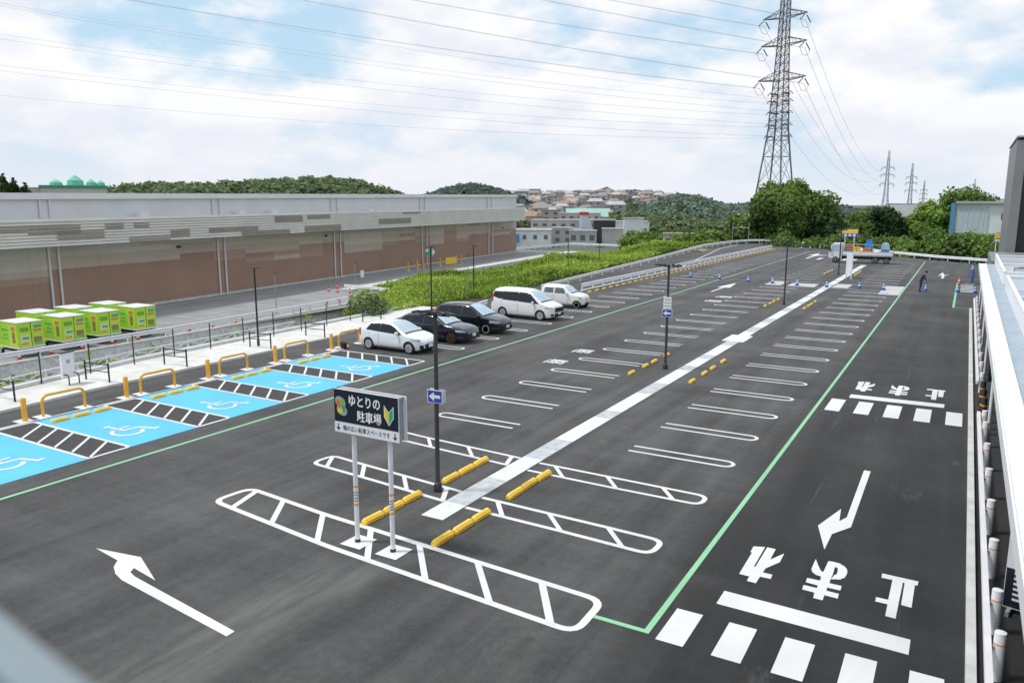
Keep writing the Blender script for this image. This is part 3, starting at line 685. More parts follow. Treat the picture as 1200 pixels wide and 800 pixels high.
vtext('駐車場', .06, 2.92, .66, .25, M['letter_white'], bold=.016, par=fp)
vtext('幅の広い駐車スペースです', -.03, 2.615, 1.26, .115, M['ink'], y=-.1425, bold=.012, par=fp)
for x in (-.80,.73):
    mb = MB(); y = -.1425
    mb.add([(x-.012,y,2.69),(x-.012,y,2.58),(x+.012,y,2.58),(x+.012,y,2.69)], [(0,1,2,3)]); mb.add([(x,y,2.535),(x+.055,y,2.60),(x+.03,y,2.61),(x,y,2.575),(x-.03,y,2.61),(x-.055,y,2.60)], [(0,1,2,3,4,5)]); mb.build('down_arrow', M['ink'], fp)
def blob(cx, cz, rx, rz, rot, y, mt, nm):
    pts = []
    for k in range(20):
        a = 2*math.pi*k/20; x = rx*math.cos(a); z = rz*math.sin(a); pts.append((cx+x*math.cos(rot)-z*math.sin(rot), y, cz+x*math.sin(rot)+z*math.cos(rot)))
    return MB().add(pts, [tuple(range(20))]).build(nm, mt, fp)
ex, ez = -.70, 3.08
blob(ex-.02, ez+.085, .15, .115, R(-25), -.1445, M['sign_grey'], 'emblem_outline'); blob(ex+.02, ez-.085, .15, .115, R(-25), -.1447, M['sign_grey'], 'emblem_outline')
blob(ex+.035, ez+.105, .075, .06, R(20), -.1455, M['sg_green'], 'emblem_petal'); blob(ex-.07, ez+.05, .05, .085, R(25), -.1457, M['sg_orange'], 'emblem_petal')
blob(ex+.07, ez-.05, .05, .085, R(25), -.1455, M['sg_dgreen'], 'emblem_petal'); blob(ex-.035, ez-.105, .075, .06, R(20), -.1457, M['sg_yellow'], 'emblem_petal')
lx, lz = .585, 3.04
MB().add([(lx-.125,-.1445,lz+.21),(lx,-.1445,lz+.07),(lx+.125,-.1445,lz+.21),(lx+.125,-.1445,lz-.04),(lx,-.1445,lz-.215),(lx-.125,-.1445,lz-.04)], [(0,1,4,5),(1,2,3,4)]).build('leaf_outline', M['letter_white'], fp)
MB().add([(lx-.108,-.1465,lz+.175),(lx-.004,-.1465,lz+.055),(lx-.004,-.1465,lz-.185),(lx-.108,-.1465,lz-.035)], [(0,1,2,3)]).build('leaf_half', M['sg_yellow'], fp)
MB().add([(lx+.108,-.1465,lz+.175),(lx+.108,-.1465,lz-.035),(lx+.004,-.1465,lz-.185),(lx+.004,-.1465,lz+.055)], [(0,1,2,3)]).build('leaf_half', M['sg_dgreen'], fp)
for px_ in (-.50,.48):
    mb = MB(); mb.lathe([(.052,.0),(.052,3.38),(.04,3.385)], 14, (px_,0,0)); p = mb.build('post', M['sign_white'], sg, smooth=True)
    for z in (.88,1.29): MB().lathe([(.054,z-.022),(.0545,z),(.054,z+.022)], 14, (px_,0,0)).build('amber_band', M['orange_reflect'], p, smooth=True)
    for z in (.97,1.03,1.10,1.16): MB().lathe([(.054,z-.014),(.0545,z),(.054,z+.014)], 14, (px_,0,0)).build('reflective_band', M['grey'], p, smooth=True)
    MB().lathe([(.062,0.01),(.062,.07),(.055,.08)], 14, (px_,0,0)).build('base_collar', M['black'], p, smooth=True)
    MB().flat([(px_-.26,-.29),(px_+.30,-.29),(px_+.30,.29),(px_-.24,.29)], Z2+.006).build('base_pad', M['white_line'], sg)

# ------------------------------------------------------------------ cones
M['cone_blue'] = mat('blue_cone_plastic', (.015,.10,.46), .5, 0, .1, 8); M['cone_red'] = mat('red_cone_plastic', (.62,.05,.025), .5, 0, .1, 8); M['cone_orange'] = mat('orange_cone_plastic', (.72,.16,.05), .5, 0, .1, 8)
M['reflect'] = mat('white_reflective_band', (.78,.79,.80), .4, 0, .04, 8)
def make_cone(label, loc, mt, group, nb=2, zs=.22):
    t = thing('traffic_cone', label, 'traffic cone', loc, 0, group)
    mb = MB(); mb.prism(rounded([(-.19,-.19),(.19,-.19),(.19,.19),(-.19,.19)], .05, 3), 0, .035); mb.build('base', mt, t)
    MB().lathe([(.14,.034),(.135,.06),(.035,.68),(.025,.70)], 18).build('body', mt, t, smooth=True, ang=50)
    for k in range(nb):
        z0 = zs+.2*k; r = lambda z: .135-.1*(z-.06)/.62+.004
        MB().lathe([(r(z0),z0),(r(z0+.105),z0+.105)], 18).build('reflective_band', M['reflect'], t, smooth=True)
    return t
cs = [((-23.5,75.9),'blue cone on the left bay lines, left end of the cone row'),((-20.45,75.4),'blue cone with white bands beside the left green line'),((-17.4,74.1),'blue cone with white bands alone in the left driving lane'),((-15.15,74.0),'blue cone with white bands at the left corner of the hatched crossing'),((-12.84,73.2),'blue cone with white bands on the crossing just right of the third lamp pole'),((-10.3,72.9),'blue cone with white bands standing on the white drain'),((-7.7,73.4),'blue cone with white bands just right of the drain on the crossing'),((-5.75,73.0),'blue cone with white bands right of the crossing near the worker'),((-2.63,74.1),'blue cone with white bands being set down by the worker'),((-.28,74.4),'blue cone with white bands at the corner of the short green line'),((.98,74.4),'blue cone with white bands at the right end of the row by the building')]
c0 = None
for (p, lab) in cs:
    if c0 is None: c0 = make_cone(lab, (p[0],p[1],.004), M['cone_blue'], 'blue cones across the lot')
    else: dup(c0, (p[0],p[1],.004), rnd.uniform(0,1.5), lab)
sc_ = make_cone('blue cone at the bottom of the tall stack by the far stripes', (.74,85.35,.004), M['cone_blue'], 'stacked blue cones', 2, .12)
for k in range(1,6): dup(sc_, (.74,85.35,.004+.215*k), .2*k, 'blue cone, %s from the bottom of the tall stack by the far stripes' % ordn(k))
for k,(x,y) in enumerate(((-22.6,130.6),(-21.4,131.3),(-20.4,134.4))): dup(c0, (x,y,.004), 0, 'distant blue cone near the far rail, %s from the left' % ordn(k), 'far blue cones')
oc = make_cone('orange cone with one pale band standing at the far corner of the short green line', (-.25,82.95,.004), M['cone_orange'], None, 1)
rc = None
rows = [((-64.45,68.0),'red cone left of the two by the yard lines end'),((-65.86,71.0),'red cone farthest back by the warehouse road'),((-62.7,67.6),'red cone third from the right inside the yard end rail'),((-61.0,67.8),'red cone second from the right inside the yard end rail'),((-59.3,68.1),'red cone nearest the corner of the yard guardrails')]
rl = [27.3,29.4,31.6,33.9,36,38.3,40.6,42.9,45.3,47.7,49.9,52.2,54.5,57,58.9,61.5,64.7,67.2]
for y in rl: rows.append(((-53.5-.012*(y-20)-(.03*(y-45) if y > 45 else 0), y), None))
k = 0
for (p, lab) in rows:
    if lab is None: lab = 'red cone behind the yard guardrail, %s from the left' % ordn(k); k += 1
    if rc is None: rc = make_cone(lab, (p[0],p[1],ZY), M['cone_red'], 'red cones in the yard', 1)
    else: dup(rc, (p[0],p[1],ZY), rnd.uniform(0,1.5), lab)

# ------------------------------------------------------------------ guardrails
def guardrail(label, pts, h=.72, beam=.34, step=2.0, group=None, kerb=False, z=None):
    P = [Vector(p if len(p) == 3 else (p[0],p[1],z or 0)) for p in pts]
    t = thing('guardrail', label, 'guardrail', P[0], 0, group); O_ = P[0]
    Q = [p-O_ for p in P]
    # W-beam: a folded section swept along the path
    prof = [(.0,-beam/2),(.045,-beam*.36),(.045,-beam*.2),(.0,-beam*.08),(.0,beam*.08),(.045,beam*.2),(.045,beam*.36),(.0,beam/2),(-.012,beam/2),(-.012,-beam/2)]
    vs = []; n = len(Q)
    for i in range(n):
        a = Q[max(0,i-1)]; c = Q[min(n-1,i+1)]; d = Vector((c.x-a.x,c.y-a.y,0)).normalized(); nn = Vector((d.y,-d.x,0))
        for (u,w) in prof: vs.append(Q[i]+nn*u+Vector((0,0,h-beam/2+w)))
    m_ = len(prof); fs = [(i*m_+k,i*m_+(k+1)%m_,(i+1)*m_+(k+1)%m_,(i+1)*m_+k) for i in range(n-1) for k in range(m_)]
    fs += [tuple(range(m_-1,-1,-1)), tuple((n-1)*m_+k for k in range(m_))]
    MB().add(vs, fs).build('beam', M['lilac'], t)
    acc = 0; nxt = .3; cnt = 0
    for i in range(n-1):
        seg = (Q[i+1]-Q[i]).length
        while nxt <= acc+seg and cnt < 99:
            p = Q[i].lerp(Q[i+1], (nxt-acc)/seg); d = (Q[i+1]-Q[i]).normalized(); nn = Vector((d.y,-d.x,0))
            c = p-nn*.07; mb = MB(); mb.cyl(c.x,c.y,c.z-.05,c.z+h-.08,.055,None,10); mb.tube([c+Vector((0,0,h-beam/2)),p+Vector((0,0,h-beam/2))],.03,6); mb.build('post', M['white'], t, smooth=True); nxt += step; cnt += 1
        acc += seg
    if kerb:
        mb = MB(); mb.strip([(p.x,p.y,.11) for p in Q], .22); v = list(mb.v); mb2 = MB(); nn = len(Q)
        mb2.add(v+[(a,b,c-.12) for a,b,c in v], [f for f in mb.f]+[(i,i+1,2*nn+i+1,2*nn+i) for i in range(nn-1)]+[(nn+i+1,nn+i,3*nn+i,3*nn+i+1) for i in range(nn-1)]+[(0,2*nn,3*nn,nn),(nn-1,2*nn-1,4*nn-1,3*nn-1)])
        mb2.build('kerb', M['kerb'], t)
    return t
guardrail('white guardrail on a low kerb between the lot and the sunken ramp', [(-27.55,59),(-27.5,75),(-27.4,100),(-27.05,130)], h=.66, step=2.2, kerb=True)
sw = []
for Yf, Xf in ((60,-29.9),(66,-30.1),(75,-31.0),(86,-32.0)):
    sw.append((Xf,Yf))
outer = [(-37.2,70,ramp_z(70)),(-37.1,80,ramp_z(80)),(-36.9,92,ramp_z(92)),(-36.7,105,ramp_z(105)),(-36.9,118,ramp_z(118)),(-36.9,126,0),(-36.6,134,.0),(-35.9,141,0),(-34.6,145.6,0),(-32.6,147.6,0),(-30.5,148.2,0),(-28.4,147.4,0),(-26.4,145.3,0),(-24.6,142.4,0),(-20,136,0),(-16,130.3,0),(-11.5,124.8,0),(-7.1,119.2,0),(-2.9,114.2,0),(3.2,109.5,0),(13,103,0)]
guardrail('long curving white guardrail round the far edge of the lot in front of the hedge', outer, h=.70, step=3.0)
guardrail('short end piece of white guardrail behind the dark minivan', [(-28.0,42.6),(-28.6,45.8)], h=.66, step=1.4)
guardrail('white guardrail on top of the rough stone wall beside the delivery yard', [(-52.7,12,ZY),(-53.0,38,ZY),(-53.9,52,ZY),(-55.3,67.7,ZY)], h=.78, step=3.2)
guardrail('white guardrail closing the far end of the delivery yard', [(-63.2,69.3,ZY),(-59,69.0,ZY),(-55.3,68.6,ZY)], h=.78, step=2.0)
guardrail('distant white guardrail beyond the end of the warehouse', [(-86,150,-3.4),(-92,190,-4.2),(-78,192,-4.4)], h=.9, beam=.5, step=4)

# ------------------------------------------------------------------ rough stone wall, lattice railing, wire fence
m, nt, b = newmat('split_stone'); N = nt.nodes.new; L = nt.links.new
tc = N('ShaderNodeTexCoord'); vo = N('ShaderNodeTexVoronoi'); vo.inputs['Scale'].default_value = 2.2; L(tc.outputs['Object'], vo.inputs['Vector'])
nz = N('ShaderNodeTexNoise'); nz.inputs['Scale'].default_value = 3; nz.inputs['Detail'].default_value = 10; nz.inputs['Roughness'].default_value = .75; L(tc.outputs['Object'], nz.inputs['Vector'])
cr = N('ShaderNodeValToRGB'); e = cr.color_ramp.elements; e[0].position = .3; e[0].color = (.42,.41,.40,1); e[1].position = .65; e[1].color = (.78,.77,.76,1); L(nz.outputs['Fac'], cr.inputs['Fac'])
mx = N('ShaderNodeMix'); mx.data_type = 'RGBA'; mx.blend_type = 'MULTIPLY'; mx.inputs[0].default_value = .4; L(cr.outputs[0], mx.inputs[6]); bw = N('ShaderNodeRGBToBW'); L(vo.outputs['Color'], bw.inputs[0]); bw2 = N('ShaderNodeMapRange'); bw2.inputs[3].default_value = .6; bw2.inputs[4].default_value = 1.15; L(bw.outputs[0], bw2.inputs[0]); L(bw2.outputs[0], mx.inputs[7])
L(mx.outputs[2], b.inputs['Base Color']); b.inputs['Roughness'].default_value = .9; bp = N('ShaderNodeBump'); bp.inputs['Strength'].default_value = .9; bp.inputs['Distance'].default_value = .12; L(nz.outputs['Fac'], bp.inputs['Height']); L(bp.outputs[0], b.inputs['Normal'])
M['stone'] = m
wt = [(-52.3,-10),(-52.3,12),(-52.6,38),(-53.5,52),(-54.9,67.9)]; vs = []; fs = []
for (x,y) in wt: vs += [(x-.5,y,ZY-.1),(x-.5,y,ZY+.12),(x+.05,y,ZY+.12),(x+.05,y,ZY-.02),(x+.5,y,ZY-.9),(x+1.0,y,ZY-1.9)]
for i in range(len(wt)-1):
    for k in range(5): fs.append((i*6+k,(i+1)*6+k,(i+1)*6+k+1,i*6+k+1))
w_ = MB().add(vs, fs).build('retaining_wall', M['stone']); tag(w_, 'rough pale stone retaining wall below the yard guardrail', 'wall')
bmx = bmesh.new(); bmx.from_mesh(w_.data); bmesh.ops.subdivide_edges(bmx, edges=[e_ for e_ in bmx.edges if abs(e_.verts[0].co.y-e_.verts[1].co.y) > 5], cuts=40)
for v in bmx.verts:
    if v.co.z < ZY-.3: v.co.x += rnd.uniform(-.08,.08); v.co.z += rnd.uniform(-.05,.05)
bmx.normal_update(); bmx.to_mesh(w_.data); bmx.free()
def wb_x(y):
    Q = [(4,-30.8),(15,-31.5),(22,-32.6),(34,-33.0),(44,-33.3)]
    for (a,p),(b_,q) in zip(Q,Q[1:]):
        if y <= b_: return p+(q-p)*(y-a)/(b_-a)
    return -33.3
def bk_x(y): return -31.65-.06*(y-15) if y < 22 else (-32.05-.033*(y-22))
lt = thing('lattice_railing', 'low white lattice railing with star joints along the back of the walkway', 'railing', (-33.4,4,-.28))
for i in range(19):
    y = 1.5*i
    x = wb_x(4+y)-.62+33.4; x2 = wb_x(5.5+y)-.62+33.4; z0, z1 = .22, .74
    mb = MB(); mb.tube([(x,y,z0),(x2,y+1.5,z0)], .028, 6); mb.tube([(x,y,z1),(x2,y+1.5,z1)], .028, 6); mb.tube([(x,y,z0),(x2,y+1.5,z1)], .02, 5); mb.tube([(x,y,z1),(x2,y+1.5,z0)], .02, 5); mb.tube([(x,y,(z0+z1)/2),(x2,y+1.5,(z0+z1)/2)], .012, 5)
    mb.build('lattice_panel', M['white'], lt, smooth=True)
    mb = MB(); mb.cyl(x,y,-.4,.80,.03,None,8); mb.lathe([(.10,-.012),(.10,.012)], 8, (x+.035,y,.48), axis='y'); mb.build('post', M['white'], lt, smooth=True)
wf = thing('wire_fence', 'tall thin black wire fence with slim posts along the back edge of the walkway', 'fence', (-32,8,0))
ys = [8.4+2.13*k for k in range(15)]
for y in ys:
    mb = MB(); mb.cyl(bk_x(y)+32,y-8,.1,1.42,.028,None,8); mb.build('post', M['black'], wf, smooth=True)
for z in (.35,.7,1.05,1.36):
    MB().tube([(bk_x(y)+32,y-8,z) for y in ys], .004, 4).build('wire', M['grey'], wf)
br = None
for k,(x,y) in enumerate(((-31.0,11.1),(-31.05,14.75),(-31.0,18.3),(-30.9,21.9),(-31.0,26.9),(-31.0,30.8),(-31.6,36.2))):
    lab = 'black tubular barrier standing across the pale walkway, %s from the left' % ordn(k)
    if br is None:
        br = thing('walkway_barrier', lab, 'barrier', (x,y,.1), 0, 'black barriers across the walkway')
        mb = MB(); mb.tube([(0,0,.72),(1.35,.1,.72)], .025, 8); mb.tube([(0,0,.42),(1.35,.1,.42)], .02, 8); mb.build('rail', M['black'], br, smooth=True)
        for q in ((0,0),(1.35,.1)): MB().cyl(q[0],q[1],0,.80,.035,None,10).build('post', M['black'], br, smooth=True)
    else: dup(br, (x,y,.1), rnd.uniform(-.05,.05), lab)
# white cabinet on two legs
t = thing('notice_board', 'white cabinet board on two bent black legs at the back of the walkway', 'notice board', (-30.85,17.5,.1), R(12))
MB().box(-.05,.05,-.30,.30,.28,1.28).build('panel', M['white'], t); MB().box(-.09,.09,-.33,.33,1.284,1.32).build('cap', M['black'], t)
MB().box(.052,.056,-.08,.08,.85,1.0).build('label_plate', M['sign_grey'], t)
for y in (-.24,.24): MB().tube([(.28,y,0),(.28,y,.34),(.2,y,.42),(.06,y,.42)], .025, 8).build('leg', M['black'], t, smooth=True)

# slim street lamps along walkway, bank and yard
def slim_lamp(label, loc, h, double=False, mt='black', group='slim lamps beyond the walkway'):
    t = thing('street_lamp', label, 'street lamp', loc, 0, group)
    MB().lathe([(.07,0),(.07,.3),(.05,.32),(.042,h)], 10).build('pole', M[mt], t, smooth=True)
    for s in ((-1,1) if double else (1,)):
        MB().box(-.08 if not double else -.06,.30*1 if not double else .06,(-.08 if not double else min(0,s*.4)),(.08 if not double else max(0,s*.4)),h,h+.06).build('lamp_head', M['dark_grey'], t)
    return t
slim_lamp('black slim lamp rising from the walkway left of the white hatchback, before the yard lines', (-30.84,27.3,.1), 3.95)
slim_lamp('thin dark double-headed lamp behind the nearest lamp pole, in front of the bank', (-31.2,42.8,0), 4.35, True)
slim_lamp('thin dark lamp on the bank behind the dark wagon', (-36.0,55.5,-.9), 4.6)
slim_lamp('thin pale lamp on the bank behind the white minivan', (-43.5,66,-2.2), 4.2, mt='grey')
slim_lamp('thin lamp on the bank above the white kei car', (-42,86,-2.4), 5.2)
slim_lamp('thin lamp standing farther along the bank', (-44,100,-2.6), 5.4)
slim_lamp('thin lamp at the far end of the bank by the ramp', (-40,128,-1.2), 5.6)
slim_lamp('grey yard lamp behind the yard guardrail, with a pale head', (-55.6,51.6,ZY), 3.75, mt='grey', group='grey lamps in the yard')
slim_lamp('grey yard lamp by the red cones at the yard end', (-64.3,72.5,ZY), 3.1, mt='grey', group='grey lamps in the yard')
slim_lamp('thin lamp pole left of the big tree beyond the ramp', (-50,165,-5), 10, mt='grey', group='far poles')
slim_lamp('thin lamp pole just left of the town slope trees', (-58,180,-6), 9, mt='grey', group='far poles')
# ------------------------------------------------------------------ warehouse
m, nt, b = newmat('pixel_cladding'); N = nt.nodes.new; L = nt.links.new
def nmath(op, a, b_=None, c_=None):
    k = N('ShaderNodeMath'); k.operation = op
    for i, q in enumerate((a, b_, c_)):
        if q is None: continue
        if isinstance(q, (int, float)): k.inputs[i].default_value = q
        else: L(q, k.inputs[i])
    return k.outputs[0]
tc = N('ShaderNodeTexCoord'); sx = N('ShaderNodeSeparateXYZ'); L(tc.outputs['Object'], sx.inputs[0])
def cellnoise(du, dv, seed):
    cb = N('ShaderNodeCombineXYZ'); L(nmath('FLOOR', nmath('DIVIDE', sx.outputs['Y'], du)), cb.inputs[0]); 
    if dv: L(nmath('FLOOR', nmath('DIVIDE', sx.outputs['Z'], dv)), cb.inputs[1])
    cb.inputs[2].default_value = seed
    w = N('ShaderNodeTexWhiteNoise'); w.noise_dimensions = '3D'; L(cb.outputs[0], w.inputs['Vector']); return w.outputs['Value']
row = nmath('MULTIPLY', nmath('FLOOR', nmath('DIVIDE', sx.outputs['Z'], .55)), .55)
tv = nmath('ADD', row, nmath('MULTIPLY', nmath('SUBTRACT', cellnoise(4.9, 0, 1.3), .5), 1.5))
tv = nmath('ADD', tv, nmath('MULTIPLY', nmath('SUBTRACT', cellnoise(9.8, .55, 7.7), .5), 1.4))
tv = nmath('DIVIDE', tv, 6.6)
cr = N('ShaderNodeValToRGB'); cr.color_ramp.interpolation = 'CONSTANT'; e = cr.color_ramp.elements
e[0].position = 0; e[0].color = (.37,.228,.168,1); e[1].position = .52; e[1].color = (.43,.295,.228,1)
for p, c in ((.60,(.53,.44,.365,1)),(.76,(.61,.545,.475,1)),(.90,(.64,.61,.565,1))):
    q = e.new(p); q.color = c
L(tv, cr.inputs['Fac'])
nz = N('ShaderNodeTexNoise'); nz.inputs['Scale'].default_value = .25; nz.inputs['Detail'].default_value = 6; L(tc.outputs['Object'], nz.inputs['Vector'])
mr = N('ShaderNodeMapRange'); mr.inputs[1].default_value = .3; mr.inputs[2].default_value = .7; mr.inputs[3].default_value = .93; mr.inputs[4].default_value = 1.06; L(nz.outputs['Fac'], mr.inputs[0])
mx = N('ShaderNodeMix'); mx.data_type = 'RGBA'; mx.blend_type = 'MULTIPLY'; mx.inputs[0].default_value = 1; L(cr.outputs[0], mx.inputs[6]); L(mr.outputs[0], mx.inputs[7]); fr = nmath('FRACT', nmath('DIVIDE', sx.outputs['Y'], .98)); jl = nmath('LESS_THAN', fr, .03)
fz = nmath('FRACT', nmath('DIVIDE', sx.outputs['Z'], .55)); jz = nmath('LESS_THAN', fz, .05); jj = nmath('MULTIPLY', nmath('MAXIMUM', nmath('MULTIPLY', jl, .5), jz), .22)
st_ = N('ShaderNodeTexNoise'); st_.inputs['Scale'].default_value = 1.; mp_ = N('ShaderNodeMapping'); mp_.inputs['Scale'].default_value = (1,1.6,.08); L(tc.outputs['Object'], mp_.inputs[0]); L(mp_.outputs[0], st_.inputs['Vector'])
rs_ = N('ShaderNodeMapRange'); rs_.inputs[1].default_value = .52; rs_.inputs[2].default_value = .75; rs_.inputs[4].default_value = .09; L(st_.outputs['Fac'], rs_.inputs[0])
mj = N('ShaderNodeMix'); mj.data_type = 'RGBA'; mj.inputs[7].default_value = (.13,.10,.085,1); L(nmath('MAXIMUM', jj, rs_.outputs[0]), mj.inputs[0]); L(mx.outputs[2], mj.inputs[6]); L(mj.outputs[2], b.inputs['Base Color'])
b.inputs['Roughness'].default_value = .55
wv = N('ShaderNodeTexWave'); wv.bands_direction = 'Z'; wv.inputs['Scale'].default_value = 1.6; L(tc.outputs['Object'], wv.inputs['Vector']); bp = N('ShaderNodeBump'); bp.inputs['Strength'].default_value = .15; bp.inputs['Distance'].default_value = .03; L(wv.outputs['Fac'], bp.inputs['Height']); L(bp.outputs[0], b.inputs['Normal'])
M['pixel'] = m
M['clad_grey'] = mat('grey_cladding', (.70,.70,.72), .5, 0, .05, .3)
M['roof_grey'] = mat('pale_roof_sheet', (.78,.78,.79), .45, 0, .05, .4)
M['slat'] = mat('louvre_slat', (.64,.615,.57), .5, 0, .07, .35)
M['slat_dark'] = mat('dark_louvre', (.32,.27,.225), .6, 0, .15, .5)
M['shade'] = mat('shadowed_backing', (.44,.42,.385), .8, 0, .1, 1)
WROT = math.atan2(.1217, .9926)
wh = thing('warehouse', 'long brown and grey warehouse with patterned cladding and a louvred band, behind the yard', 'building', (-69.2,34.1,ZY), WROT)
# local frame: +Y along the wall, +X towards the lot, z up from the yard
S0, S1 = -75., 110.92
def rz(s): return 10.5+.93*max(0,min(1,(s)/111.))       # eaves rise slightly to the far end
mb = MB(); mb.add([(0,S0,0),(0,S1,0),(0,S1,6.9),(0,S0,6.9),(-60,S1,0),(-60,S1,6.9)], [(0,1,2,3),(1,4,5,2)]); mb.build('wall', M['pixel'], wh)
mb = MB(); mb.add([(-.02,S0,6.9),(-.02,S1,6.9),(-.02,S1,rz(S1)),(-.02,0,rz(0)),(-.02,S0,rz(S0)),(-60,S1,6.9),(-60,S1,rz(S1))], [(0,1,2,3,4),(1,5,6,2)]); mb.build('upper_wall', M['clad_grey'], wh)
mb = MB(); mb.add([(.25,S0,rz(S0)),(.25,0,rz(0)),(.25,S1+.2,rz(S1)),(.25,S0,rz(S0)+.55),(.25,0,rz(0)+.55),(.25,S1+.2,rz(S1)+.5),(-30,S0,rz(S0)+.62),(-30,0,rz(0)+.62),(-30,S1+.2,rz(S1)+.55),(-.3,S0,rz(S0)-.02),(-.3,0,rz(0)-.02),(-.3,S1+.2,rz(S1)-.02),(-60,S1+.2,rz(S1)+.3),(-60,S0,rz(S0)+.4)],
   [(0,1,4,3),(1,2,5,4),(3,4,7,6),(4,5,8,7),(0,9,10,1),(1,10,11,2),(2,11,12,8,5),(6,7,8,12,13)]); mb.build('roof', M['roof_grey'], wh)
# louvred band standing out from the wall
def fz0(s): return 6.62+.12*s/108.
def fz1(s): return 8.92+.42*s/108.
OFF = 3.0; SE = 108.8
nsl = 9
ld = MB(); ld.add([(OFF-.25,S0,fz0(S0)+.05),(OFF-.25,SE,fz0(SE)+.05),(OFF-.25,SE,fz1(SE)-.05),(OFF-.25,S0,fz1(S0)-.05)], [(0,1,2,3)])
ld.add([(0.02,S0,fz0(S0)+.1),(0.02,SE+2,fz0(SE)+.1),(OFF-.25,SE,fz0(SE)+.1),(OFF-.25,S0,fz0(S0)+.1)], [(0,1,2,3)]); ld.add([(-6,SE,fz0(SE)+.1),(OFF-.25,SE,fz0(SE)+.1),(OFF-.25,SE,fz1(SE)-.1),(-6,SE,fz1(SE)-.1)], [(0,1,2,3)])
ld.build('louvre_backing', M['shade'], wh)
mb = MB()
for k in range(nsl):
    t0 = k/nsl; t1 = (k+.91)/nsl; a = lambda s,t: fz0(s)+(fz1(s)-fz0(s))*t
    for (s0,s1) in ((S0,SE),):
        vs = [(OFF,s0,a(s0,t0)),(OFF,s1,a(s1,t0)),(OFF-.10,s1,a(s1,t1)),(OFF-.10,s0,a(s0,t1)),(OFF-.2,s0,a(s0,t1)),(OFF-.2,s1,a(s1,t1)),(OFF-.2,s1,a(s1,t0)),(OFF-.2,s0,a(s0,t0)),(-6,s1,a(s1,t0)),(-6,s1,a(s1,t1))]
        mb.add(vs, [(0,1,2,3),(3,2,5,4),(0,7,6,1),(1,8,9,2)])
mb.build('louvre', M['slat'], wh)
def zrow(z, s):  # snap to louvre rows
    t = round((z-ZY-fz0(s))/(fz1(s)-fz0(s))*nsl)/nsl; return fz0(s)+(fz1(s)-fz0(s))*t
for (s0,z0,s1,z1) in ((-1.18,4.83,1.02,5.3),(1.08,4.66,5.9,5.38),(3.65,4.04,8.24,4.81),(8.39,5.05,10.35,5.48),(11.53,5.05,13.25,5.49),(10.91,3.56,15.69,4.17),(15.79,3.8,18.24,4.65),(20.88,4.16,25.64,4.67),(25.68,3.78,28.34,4.72),(28.38,3.58,33.84,4.26),(31.25,5.05,36.36,5.75),(37.27,5.37,41.92,5.9),(36.64,3.66,44.23,4.42),(59.94,5.5,65.3,5.95),(53.35,4.12,62.37,4.94)):
    sm = (s0+s1)/2; a0, a1 = zrow(z0,sm), zrow(z1,sm)
    if a1 <= a0: a1 = a0+.26
    mb = MB(); n = max(2, int((a1-a0)/.13))
    for k in range(n):
        q0 = a0+(a1-a0)*k/n; mb.box(OFF+.004,OFF+.02,s0,s1,q0,q0+(a1-a0)/n*.6)
    mb.build('dark_louvre_panel', M['slat_dark'], wh)
for s in (-41,-36,-18,-12,4.79,5.7,24.96,26.0,46.57,47.95,70.61,72.2,96.73,98.6):
    MB().cyl(.12,s,0,6.66,.10,None,8).build('downpipe', M['white'], wh, smooth=True)
    MB().cyl(.10,s-.35,8.9,rz(s)-.0,.09,None,8).build('roof_downpipe', M['clad_grey'], wh, smooth=True)
for s,z in ((19.2,5.6),(44.6,5.75),(103.5,5.2)):
    MB().box(0.02,.3,s,s+.35,z,z+.22).build('wall_lamp', M['black'], wh)
mb = MB(); mb.add([(.02,S0,0),(.02,S1,0),(.02,S1,.25),(.02,S0,.25)], [(0,1,2,3)]); mb.build('plinth', M['kerb'], wh)
for s in (14,27.5,33,54):
    mb = MB(); mb.box(.5,1.2,s,s+1.0,8.9,9.35); mb.build('roof_box', M['white'], wh)
# things in front of the warehouse
yp = None
for k,(x,y) in enumerate(((-73.2,94.5),(-73.6,97.4),(-73.8,99.2),(-74.0,101.3),(-74.4,104.6),(-75.2,112))):
    lab = 'yellow guard post at the foot of the warehouse, %s from the left' % ordn(k)
    if yp is None:
        yp = thing('guard_post', lab, 'post', (x,y,ZY), 0, 'yellow guard posts by the warehouse'); MB().lathe([(.14,0),(.14,1.35),(.05,1.42)], 10).build('post', M['orange_yellow'], yp, smooth=True); MB().box(-.3,.3,-.3,.3,0,.12).build('base', M['kerb'], yp)
    else: dup(yp, (x,y,ZY), 0, lab)
t = thing('guard_fence', 'yellow barrier frame by the warehouse door', 'barrier', (-74.6,106.5,ZY))
MB().box(-.05,.05,0,3.2,.15,1.25).build('panel', M['yellow'], t)
for y in (0,3.2): MB().cyl(0,y,0,1.5,.07,None,8).build('post', M['orange_yellow'], t)
t = thing('direction_sign', 'white and green arrow-shaped sign on a post by the warehouse', 'sign', (-72.6,99.5,ZY))
MB().cyl(0,0,0,3.4,.06,None,8).build('post', M['white'], t)
MB().box(-.03,.03,-.9,.5,2.2,3.0).build('panel', M['sg_dgreen'], t); MB().add([(.04,.5,2.0),(.04,1.2,2.6),(.04,.5,3.2)], [(0,1,2)]).build('arrow_tip', M['white'], t); MB().box(.035,.045,-1.3,-.6,2.75,3.1).build('white_tab', M['white'], t)
t = thing('standing_sign', 'small white board on a stand at the yard end by the warehouse road', 'sign', (-67.6,77.6,ZY)); MB().box(-.03,.03,-.3,.3,.7,1.6).build('panel', M['white'], t); MB().cyl(0,0,0,.7,.04,None,8).build('leg', M['grey'], t)

